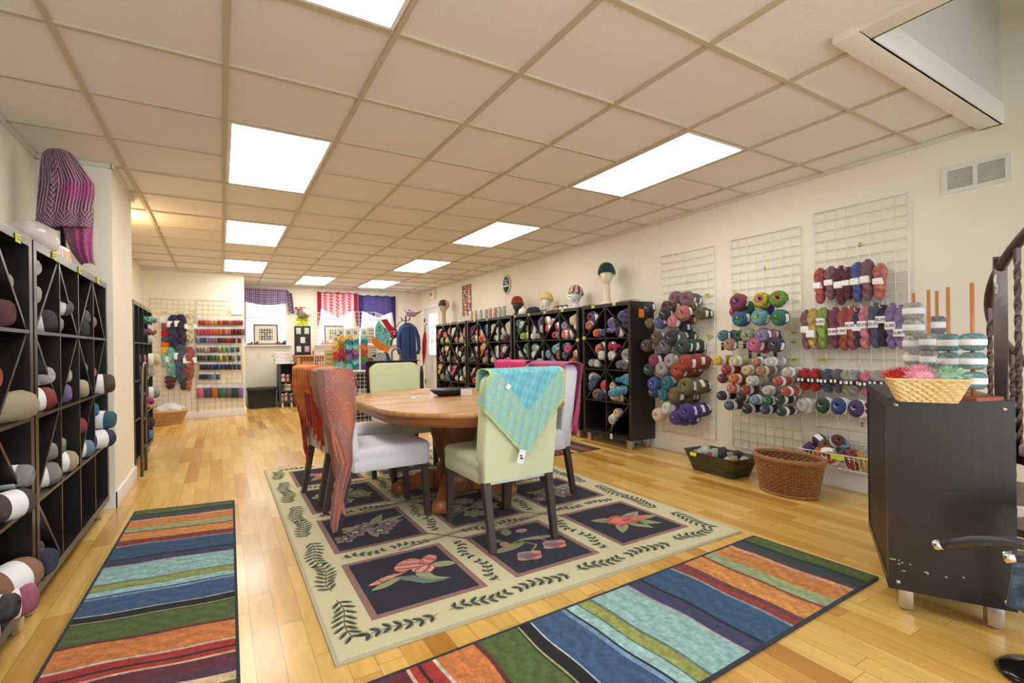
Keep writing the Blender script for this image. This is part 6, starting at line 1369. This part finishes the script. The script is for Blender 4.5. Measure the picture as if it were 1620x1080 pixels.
# valances and shawls on the windows
b = MB(); x0, x1 = .40, 1.20
def v1(u, v): 
    x = lerp(x0, x1, u); low = .27+.06*sin(pi*u); return (x, YB-.055-.012*sin(u*40), 2.345-v*low)
b.grid(v1, 90, 40, colf=lambda u, v: (96,70,120) if (int(u*44) % 2) and (int(v*14) % 2) else ((206,196,220) if not (int(u*44) % 2 or int(v*14) % 2) else (150,126,172)))
o = b.build('window_valance', M_attr, solid=.003); tag(o, 'purple checked valance over the first window', 'valance')
b = MB(); 
def v1b(u, v): return (1.17+.10*u+.04*v, YB-.07-.03*sin(u*7), 2.32-.42*v-.05*u)
b.grid(v1b, 12, 30, colf=lambda u, v: (96,70,96) if int(v*14+u*3) % 2 else (150,126,150)); b.build('valance_tail', M_attr, o, solid=.003)
b = MB(); b.col = (130,80,120); b.box((.40, YB-.03, 1.80), (.045, .02, 1.05)); b.build('side_curtain', M_attr, o)
def wshawl(xa, xb, zt, tipz, sidez, colf, label):
    b = MB()
    def f(u, v):
        x = lerp(xa, xb, u); d = abs(u-.5)*2; low = lerp(tipz, zt-.36, min(1, d/.82)) if d < .82 else lerp(zt-.36, sidez, (d-.82)/.10 if d < .92 else 1)
        sc_ = .02*abs(sin(u*4*pi)); return (x, YB-.06-.010*sin(u*34), lerp(zt-sc_, low, v))
    b.grid(f, 100, 50, colf=colf); o = b.build('lace_shawl', M_attr, solid=.003); tag(o, label, 'shawl')
wshawl(1.76, 2.60, 2.34, 1.78, 1.62, lambda u, v: (150,34,60) if abs(u-.5) > .40 or v < .05 else ((206,80,110) if sin(u*42)*1.2+sin(v*44+sin(u*20)*2) > .3 else (244,196,210)), 'pink and crimson lace shawl over the second window')
wshawl(2.62, 3.44, 2.31, 1.80, 1.56, lambda u, v: (52,46,92) if abs(u-.5) > .38 or v < .06 or v > .93 else mixc((98,88,160), (70,64,130), .5+.5*sin(u*150)*sin(v*30)), 'violet blue shawl over the third window')
# sheep head on the wall
sh = empty('sheep_head', (1.49, YB-.01, 1.88), 0, 'mounted cream sheep head with a red bow on the back wall', 'wall ornament')
b = MB(); rnd = random.Random(2); Rq = Matrix.Rotation(radians(90), 4, 'X')
b.lathe([(0,0),(.10,.0),(.12,.04),(.10,.08),(.05,.10),(0,.105)], 26, M=Rq, fn=lambda a, z: 1+.12*sin(9*a+z*60)); b.build('wool_collar', mat('sheep_wool', (150,144,118), .95, bump=1, bscale=40), sh)
b = MB(); b.tube([(0,-.06,.03),(.04,-.14,.02),(.08,-.19,-.03),(.10,-.22,-.06)], [.066,.060,.044,.026], 16); b.build('muzzle', mat('sheep_face', (222,214,194), .7), sh)
for s_ in (-1, 1): MB().tube([(s_*.05,-.10,.06),(s_*.10,-.11,.085),(s_*.15,-.11,.07)], [.016,.024,.008], 10, flat=.4).build('ear', MATS['sheep_face'], sh)
for s_ in (-.02, .065): o = MB().lathe([(0,-.008),(.008,0),(0,.008)], 10).build('eye', M_blk, sh); o.location = (s_+.02,-.205,.03)
b = MB(); b.col = (170,40,60)
for s_ in (-1, 1): b.lathe([(.004,0),(.03,.03),(.026,.07),(0,.075)], 14, M=Matrix.Translation((-.10,-.09,.07)) @ Matrix.Rotation(s_*1.2, 4, 'Y'))
b.build('bow', M_attr, sh)
# yellow sign, black pin board display on the counter
p = bpt(478, 508, 10.95); b = MB(); b.bb((p.x-.12, YB-.006, 1.60), (p.x+.12, YB-.002, 1.79)); o = b.build('paper_sign', mat('neon_yellow', (216,232,70), .7)); tag(o, 'neon yellow paper sign with black printing above the counter display', 'sign')
for k, (t, z) in enumerate([('ALL CARDS', 1.765), ('AND PATTERNS', 1.72), ('ARE', 1.68), ('10% OFF', 1.635)]): pass
b = MB()
for z, w in ((1.765,.17),(1.725,.20),(1.685,.06),(1.64,.16)):
    n = int(w/.018)
    for i in range(n):
        if i % 4 != 3: b.bb((p.x-w/2+i*.018, YB-.0075, z-.009), (p.x-w/2+i*.018+.012, YB-.006, z+.009))
b.build('printing', M_dark, o)
# counter desk
CT = 1.0; dk = empty('counter_desk', (0,0,0), 0, 'oak reception counter in front of the back wall', 'counter')
MB().bb((1.242, 10.20, CT-.03), (2.35, 10.86, CT), .006).build('countertop', M_oak, dk)
b = MB(); b.bb((1.262, 10.27, .0), (2.30, 10.80, CT-.03)); b.build('cabinet_body', M_oakr, dk)
b = MB()
for x in (1.36, 1.66, 1.96): b.bb((x, 10.258, .12), (x+.22, 10.27, CT-.12), .004)
b.build('raised_panel', M_oak, dk)
for x in (1.295,): MB().bb((x-.03, 10.235, .0), (x+.03, 10.262, CT-.03), .004).build('pilaster', M_oak, dk)
db = empty('card_display', (1.40, 10.45, CT), 0, 'black card display board on the counter', 'display board'); MB().box((0,0,.30), (.30,.03,.56), bev=.004).build('board', mat('display_black', (36,38,40), .6), db); MB().box((0,.03,.01), (.32,.16,.02)).build('stand_foot', M_blk, db)
for x, z, c in ((-.075,.48,(196,206,210)),(.075,.48,(190,204,196)),(.0,.30,(206,214,212)),(-.075,.12,(200,210,206)),(.075,.12,(186,150,190))):
    b = MB(); b.box((x,-.022,z), (.085,.012,.12), bev=.002); b.build('card_pack', mat('cards_%d' % c[0], c, .5), db)
for k, (x, c, lb) in enumerate([(1.60,(150,60,100),'magenta bottle beside the card display'),(1.275,(50,70,60),'dark green bottle left of the card display')]):
    b = MB(); b.lathe([(0,0),(.022,0),(.024,.07),(.010,.09),(.010,.11),(0,.112)], 14); o = b.build('bottle', mat('bottle_%d' % c[0], c, .3)); o.location = (x, 10.42, CT); tag(o, lb, 'bottle')
# small dark bookcase with a white worktop left of the counter
bc = empty('bookcase', (0,0,0), 0, 'dark grey bookcase with white top left of the counter', 'bookcase'); B0, B1, BY0, BY1 = .965, 1.225, 10.38, 10.85
MB().bb((B0-.07, BY0-.03, .84), (B1+.01, BY1, .865), .003).build('white_top', M_trim, bc)
b = MB(); m_ = mat('grey_green_wood', (62,66,62), .6); b.bb((B0,BY0,.09),(B0+.03,BY1,.84)); b.bb((B1-.03,BY0,.09),(B1,BY1,.84)); b.bb((B0+.03,BY0,.09),(B1-.03,BY1,.12)); b.bb((B0+.03,BY1-.02,.12),(B1-.03,BY1,.84)); b.build('carcass', m_, bc)
for z in (.30, .48): MB().bb((B0+.03,BY0,z),(B1-.03,BY1-.02,z+.018)).build('shelf_board', m_, bc)
for x in (B0+.04, B1-.06): MB().bb((x,BY0+.02,.0),(x+.03,BY0+.05,.09)).build('leg', M_trim, bc)
bkc = [(226,220,206),(200,190,160),(60,60,60),(180,60,50),(214,206,190),(90,90,96),(220,214,206)]
for r, (z, n) in enumerate(((.12,6),(.318,6),(.498,5))):
    x = B0+.038
    for k in range(n):
        w = .026+.006*((k*7+r*3) % 3); h = .14+.008*((k*5+r) % 4)-(.02 if r else 0); b = MB(); b.box((0,0,h/2), (w,.16,h), bev=.002); b.box((0,-.0805,h*.6), (w*.6,.001,h*.3), mi=1)
        c = bkc[(k*3+r*2) % 7]; o = b.build('book', [mat('book_%d_%d' % (c[0], c[2]), c, .6), M_dark]); o.location = (x+w/2, BY0+.10, z); x += w+.002; tag(o, ['first','second','third','fourth','fifth','sixth'][k]+' book from the left on the '+['bottom','middle','top'][r]+' board of the bookcase', 'book', 'books in the grey bookcase')
for k in range(7):
    b = MB(); b.box((0,0,.014), (.30-.02*(k % 3),.22,.026), bev=.006); o = b.build('folded_paper', mat('off_white_paper', (232,230,232), .7)); o.location = (1.01+.01*((k*3) % 4), 10.60, .866+.0285*k); o.rotation_euler = (0,0,.12*((k*5) % 3-1)); tag(o, ['lowest','second','third','fourth','fifth','sixth','topmost'][k]+' white package of the stack on the white worktop', 'package', 'white packages by the counter')
# black bin
bn = empty('storage_tote', (.675, 10.62, 0), 0, 'black plastic tote on the floor below the first window', 'tote'); b = MB()
loft(b, [(rrect(.44,.30,.03), .004), (rrect(.48,.33,.035), .34), (rrect(.52,.36,.04), .345), (rrect(.52,.36,.04), .37), (rrect(.50,.34,.035), .37), (rrect(.43,.29,.03), .015)]); b.poly([(x,y,.004) for x, y in rrect(.44,.30,.03)]); b.poly([(x,y,.015) for x, y in rrect(.43,.29,.03)])
b.build('tote_body', mat('tote_black', (38,40,42), .55), bn)
b = MB(); loft(b, [(rrect(.520,.365,.04), .372), (rrect(.522,.37,.04), .385), (rrect(.46,.30,.03), .390)]); b.poly([(x,y,.390) for x, y in rrect(.46,.30,.03)]); b.build('tote_lid', MATS['tote_black'], bn)
# coat stand with blue coat, horned hat
cs = empty('coat_stand', (3.45, 10.25, 0), 0, 'slim dark coat stand in the far right corner', 'coat stand'); b = MB(); b.cyl((0,0,.02), (0,0,1.82), .016); b.build('pole', mat('dark_metal', (60,55,50)), cs)
b = MB(); b.lathe([(0,0),(.16,0),(.16,.015),(.03,.03),(0,.03)], 28); b.build('base', mat('dark_metal', (60,55,50)), cs)
b = MB()
for k in range(4): a = k*pi/2+.4; b.tube([(0,0,1.70),(.10*cos(a),.10*sin(a),1.72),(.14*cos(a),.14*sin(a),1.78)], .008, 8)
b.build('coat_hook', mat('dark_metal', (60,55,50)), cs)
cx_, cy_ = 3.47, 10.20; b = MB()
def coat(u, v):
    a = 2*pi*u; sh_ = min(1, v/.10); w = lerp(.03, .17, sh_**.6)+.02*v; d = lerp(.03, .10, sh_)+.02*v; k = 1+.07*sin(6*a)*v
    return (cx_+w*cos(a)*k, cy_-.03+d*sin(a)*k, 1.66-.92*v)
b.grid(coat, 60, 50, colf=lambda u, v: (30,36,60) if v < .07 or abs(u-.75) < .012 else mixc((44,70,120), (36,56,100), .5+.5*sin(u*40))); co_ = b.build('coat', M_attr, solid=.008); tag(co_, 'long blue coat hanging on the coat stand', 'coat')
for s_ in (-1, 1):
    b = MB(); b.col = (42,66,114); b.tube([(cx_+s_*.15, cy_-.03, 1.56),(cx_+s_*.22, cy_-.05, 1.36),(cx_+s_*.23, cy_-.07, 1.10),(cx_+s_*.20, cy_-.07, .98)], [.055,.055,.05,.048], 14, flat=.7); b.build('sleeve', M_attr, co_)
b = MB(); b.col = (150,116,150); b.lathe([(0,-.05),(.06,-.045),(.09,0),(.07,.05),(0,.07)], 20, sx=1.3, sy=.8, c=(3.56, 10.18, 1.84), fn=lambda a, z: 1+.12*sin(5*a)); b.col = (120,96,120); b.tube([(3.60,10.15,1.85),(3.70,10.1,1.88),(3.76,10.1,1.93)], [.03,.02,.006], 10); b.tube([(3.50,10.15,1.85),(3.42,10.1,1.88),(3.36,10.1,1.94)], [.02,.012,.004], 10)
o = b.build('knit_hat', M_attr); tag(o, 'mauve pointed knitted hat on top of the coat stand', 'hat'); b = MB(); b.col = (70,50,70); b.lathe([(0,-.02),(.03,0),(0,.02)], 12, c=(3.50,10.15,1.93)); b.build('pompom', M_attr, o)
b = MB(); b.col = (44,46,60)
b.lathe([(0,-.14),(.08,-.10),(.11,0),(.06,.10),(0,.12)], 20, sx=1, sy=.7, c=(3.16, 10.22, 1.45), fn=lambda a, z: 1+.1*sin(4*a)); o = b.build('shoulder_bag', M_attr); tag(o, 'dark grey bag hanging left of the blue coat', 'bag')
MB().tube([(3.22,10.22,1.56),(3.30,10.22,1.66),(3.38,10.23,1.73)], .008, 6).build('strap', M_blk, o)
b = MB(); b.col = (170,36,44); b.lathe([(.004,0),(.012,.04),(.045,.30),(.05,.55),(.03,.72),(.012,.76)], 16, fn=lambda a, z: 1+.15*sin(8*a)); b.col = (60,44,40); b.tube([(0,0,.74),(0,0,.90),(.02,0,.93),(.05,0,.92)], .009, 8); um = b.build('umbrella', M_attr); um.location = (3.86, 10.30, .72); um.rotation_euler = (.0, .06, 0); tag(um, 'folded red umbrella hanging between the coat and the door', 'umbrella')
MB().tube([(-.02,0,.74),(-.02,.05,1.03),(.1,.07,1.04)], .004, 6).build('wall_strap', M_blk, um)
# dark umbrella stand area
b = MB(); b.col = (50,48,52); b.tube([(3.86,10.42,.0),(3.86,10.42,.55),(3.86,10.42,.72)], [.045,.04,.02], 12); o = b.build('umbrella', M_attr); tag(o, 'folded dark umbrella standing under the red one', 'umbrella')
# ================================================================ WIRE DISPLAY TOWER WITH HANGING PACKS (between counter and table)
WY = 6.6; A0 = at(536, 520, Y=WY); A1 = at(594, 520, Y=WY); wx0, wx1 = A0.x, A1.x; wtop = at(560, 493, Y=WY).z
tw = empty('display_tower', (0,0,0), 0, 'white wire grid display tower full of hanging yarn packs', 'display tower'); wd = wx1-wx0
g = wgrid('grid_panel', wd, wtop-.06, .052, .0028, parent=tw); g.location = (wx0, WY, .06)
g = wgrid('grid_panel', .50, wtop-.06, .052, .0028, parent=tw); g.location = (wx1, WY, .06); g.rotation_euler = (0, 0, radians(62))
g = wgrid('grid_panel', .50, wtop-.06, .052, .0028, parent=tw); g.location = (wx0, WY, .06); g.rotation_euler = (0, 0, radians(118))
for p_ in ((wx0, WY), (wx1, WY), (wx1+.22, WY+.42), (wx0-.22, WY+.42)): MB().lathe([(0,0),(.03,0),(.03,.05),(.008,.06)], 14, c=(p_[0], p_[1], 0)).build('foot', M_steel, tw)
def pack(px, yt, yb, cols, lb, w=.10, ring=True, Y=WY-.06):
    a = at(px, yt, Y=Y); z = at(px, yb, Y=Y); u = empty('yarn_pack', (a.x, Y, a.z), 0, lb, 'yarn pack', 'card headed yarn packs on the display tower'); h = a.z-z.z
    b = MB(); b.box((0,0,-.055), (w,.004,.10)); b.build('card_header', mat('cream_card', (232,226,206), .6), u)
    b = MB(); b.box((0,-.003,-.06), (.030,.001,.036), mi=0); b.box((0,-.0038,-.06), (.012,.001,.018), mi=1); b.build('printed_letter', [M_dark, M_paper], u)
    b = MB(); n = len(cols); zt0, zb0 = -.10, -h
    def wf(u_, v_): k = .012*sin(v_*n*6+3*sin(u_*5+px)); return ((u_-.5)*w*.95, -.03*sin(pi*u_)**.5-k*.6-.004, lerp(zt0, zb0, v_))
    def wc(u_, v_): f = v_*n+.12*sin(u_*6+v_*9+px)+.08*sin(u_*17); i = max(0, min(n-1, int(f))); t = f-i; a_ = PAL[cols[i]]; c_ = PAL[cols[min(n-1, i+1)]]; c = mixc(a_, c_, max(0, t-.6)*2.2); return mixc(c, (235,235,230), .12+.12*sin(v_*50+u_*30))
    b.grid(wf, 20, 60, colf=wc); b.grid(lambda u_, v_: (wf(u_, v_)[0], .02, wf(u_, v_)[2]), 1, 1, colf=lambda u_, v_: PAL[cols[0]])
    b.build('wool_top', M_attr, u)
for k, (px, cols, lb) in enumerate([(539,['y','ol','r','ma','aq'],'gold to red yarn pack, first at the front of the tower'),(551,['y','t','aq','pu','mv','t','aq'],'teal and purple yarn pack, second at the front of the tower'),(562,['cr','t','aq','mv','pu','aq','t'],'teal and mauve yarn pack, third at the front of the tower'),(576,['aq','t','o','ru','ol','gr','pu'],'teal orange green yarn pack, fourth at the front of the tower'),(531,['y','ta','r','ol','aq'],'gold olive yarn pack at the left side of the tower')]):
    pack(px, 521-(2 if k < 4 else -8), 585, cols, lb, .092)
for k, (px, pt, pb, c, lb, w) in enumerate([(522,553,590,(190,170,110),'cream fringed bag at the left of the tower',.14),(586,518,542,(214,206,196),'printed card bundle right of the packs',.10),(588,546,566,(214,196,176),'beige yarn bundle right of the packs, middle',.12),(586,566,581,(120,100,80),'brown printed bag low on the tower right side',.10)]):
    a = at(px, pt, Y=WY-.05); z = at(px, pb, Y=WY-.05); b = MB(); b.col = c; b.box((0,0,(z.z-a.z)/2), (w,.05,a.z-z.z), bev=.015); b.col = tuple(v*.5 for v in c)
    for i in range(4): b.box((0,-.026,(z.z-a.z)*(.2+.2*i)), (w*.7,.002,.008))
    o = b.build('hanging_bag', M_attr); o.location = (a.x, WY-.05, a.z); tag(o, lb, 'bag', 'bags on the display tower')
# project bags on the right of the tower: turquoise printed, red printed, orange, silver
def tote(pts, c1_, c2_, lb, Y, th=.05, dots=0, sub=None):
    P = [at(x, y, Y=Y) for x, y in pts]; c = sum(P, Vector())/len(P); b = MB(); b.col = c1_; b.M = Matrix.Translation((0, Y-th/2, 0)); b.prism([(p.x-0, p.z) for p in P], th, 'y'); b.M = None
    rnd = random.Random(len(lb)); b.col = c2_
    xs = [p.x for p in P]; zs = [p.z for p in P]
    def inside(x, z):
        r = False; j = len(P)-1
        for i in range(len(P)):
            if (P[i].z > z) != (P[j].z > z) and x < (P[j].x-P[i].x)*(z-P[i].z)/(P[j].z-P[i].z)+P[i].x: r = not r
            j = i
        return r
    k = 0
    while k < dots:
        x, z = rnd.uniform(min(xs), max(xs)), rnd.uniform(min(zs), max(zs)); k += 1
        if inside(x, z) and inside(x+.02, z) and inside(x, z+.02): b.box((x+.01, Y-th/2-.001, z+.01), (rnd.uniform(.01,.025),.001,rnd.uniform(.006,.014)))
    o = b.build('project_bag', M_attr); md = o.modifiers.new('b', 'BEVEL'); md.width = .008; md.segments = 2; tag(o, lb, 'bag', 'fabric bags on the display tower'); return o
YB2 = WY-.03
tote([(594,518),(599,507),(617,528),(616,552),(608,549),(594,533)], (120,190,180), (40,60,60), 'turquoise printed fabric bag hanging tilted on the tower', YB2-.02, dots=70)
tote([(603,506),(611,504),(627,527),(621,534)], (186,30,36), (230,200,190), 'red patterned zip pouch behind the turquoise bag', YB2+.05, dots=14)
tote([(590,531),(601,541),(616,548),(614,557),(600,553),(589,542)], (214,122,40), (190,96,30), 'orange cloth bag below the turquoise one', YB2-.05, dots=6)
tote([(588,562),(597,557),(609,558),(611,572),(607,580),(590,580)], (170,174,180), (90,94,100), 'silver crinkled bag under the orange one', YB2-.02, dots=60)
tote([(608,556),(614,558),(621,578),(616,582),(611,580)], (70,70,76), (50,50,54), 'dark grey cloth strip right of the silver bag', YB2)
tote([(617,538),(622,534),(620,545),(616,550)], (70,100,90), (40,60,50), 'dark green corner pouch behind the turquoise bag', YB2+.06)
# ball winder on a white ledge right of the tower
bw_ = empty('ball_winder', (0,0,0), 0, 'metal ball winder clamped to a white table behind the far green chair', 'ball winder')
q = at(631, 575, Y=6.9); b = MB(); b.tube([(q.x-.10,6.9,q.z),(q.x-.10,6.9,q.z+.17),(q.x-.07,6.9,q.z+.21),(q.x+.01,6.9,q.z+.21),(q.x+.03,6.9,q.z+.17),(q.x+.03,6.9,q.z+.13)], .014, 10); b.build('winder_frame', mat('grey_metal', (110,112,114), .35, .7), bw_)
b = MB(); b.lathe([(0,0),(.035,0),(.02,.02),(.02,.05),(.035,.07),(0,.075)], 16, c=(q.x+.03, 6.9, q.z+.06)); b.cyl((q.x+.03,6.9,q.z), (q.x+.03,6.9,q.z+.08), .010); b.build('winder_spool', mat('grey_metal', (110,112,114)), bw_)
ct = empty('side_table', (0,0,0), 0, 'narrow white table behind the display tower', 'table'); 
MB().bb((q.x-.16, 6.78, q.z-.03), (q.x+.22, 7.15, q.z), .004).build('tabletop', M_trim, ct)
for x in (q.x-.13, q.x+.19):
    for y in (6.81, 7.12): MB().bb((x-.015,y-.015,0), (x+.015,y+.015,q.z-.03)).build('leg', M_trim, ct)
# counter left of the tower: white edged shelf with dark items; dark lower cabinet behind the grid
lc = empty('low_cabinet', (0,0,0), 0, 'black low cabinet with white rail top behind the wire tower', 'cabinet'); zt_ = at(560, 586, Y=7.3).z
x0c, x1c = at(505, 586, Y=7.3).x, at(632, 586, Y=7.3).x
MB().bb((x0c, 7.15, zt_-.025), (x1c-.25, 7.6, zt_), .004).build('white_top', M_trim, lc); MB().bb((x0c+.02, 7.18, .06), (x1c-.27, 7.58, zt_-.025)).build('cabinet_body', M_blk, lc)
b = MB(); b.tube([(x0c,7.14,zt_+.02),(x1c-.25,7.14,zt_+.02)], .006, 8); b.tube([(x0c+.06,7.14,zt_-.55),(x0c+.06,7.14,zt_+.02)], .010, 8); b.build('white_rail', M_trim, lc)
MB().bb((x0c+.04, 7.2, 0), (x1c-.3, 7.55, .06)).build('plinth', M_blk, lc)
b = MB(); b.lathe([(0,0),(.07,0),(.075,.03),(.03,.05),(0,.052)], 20, sx=1.5); o = b.build('dark_purse', M_blk); q2 = at(513, 580, Y=7.3); o.location = (q2.x+.1, 7.35, zt_); tag(o, 'small black purse on the white counter left of the tower', 'purse')
for k, (px, py, c, lb) in enumerate([(606,-1,0,'')]): pass
for k, (px, py, c, lb) in enumerate([(562,617,'m','magenta ball low inside the wire tower, left'),(569,620,'w','white ball low inside the wire tower, middle'),(576,619,'sg','sage ball low inside the wire tower, right'),(551,598,'br','brown ball at the upper part inside the wire tower')]):
    q = at(px, py, Y=6.72); yarn('ball', c, q, .045, (.3,-1,0), lb, 'balls held in the wire tower', band=False)
    o = MB().tube([(q.x,q.y+.04,q.z-.045),(q.x,WY+.0,q.z-.047)], .003, 6).build('display_hook', M_wire); tag(o, 'short wire hook under the '+lb.split(' low')[0].split(' at')[0]+' in the tower', 'display hook')
# red cloth on small things: far chair folded dark item on seat
b = MB(); b.lathe([(0,0),(.10,.0),(.12,.03),(.06,.06),(0,.06)], 20, sx=1.4, fn=lambda a, z: 1+.1*sin(3*a)); o = b.build('dark_pouch', M_blk); o.location = (1.44, 4.30, .51); tag(o, 'black pouch lying on the seat of the far green chair', 'pouch')
relabel()
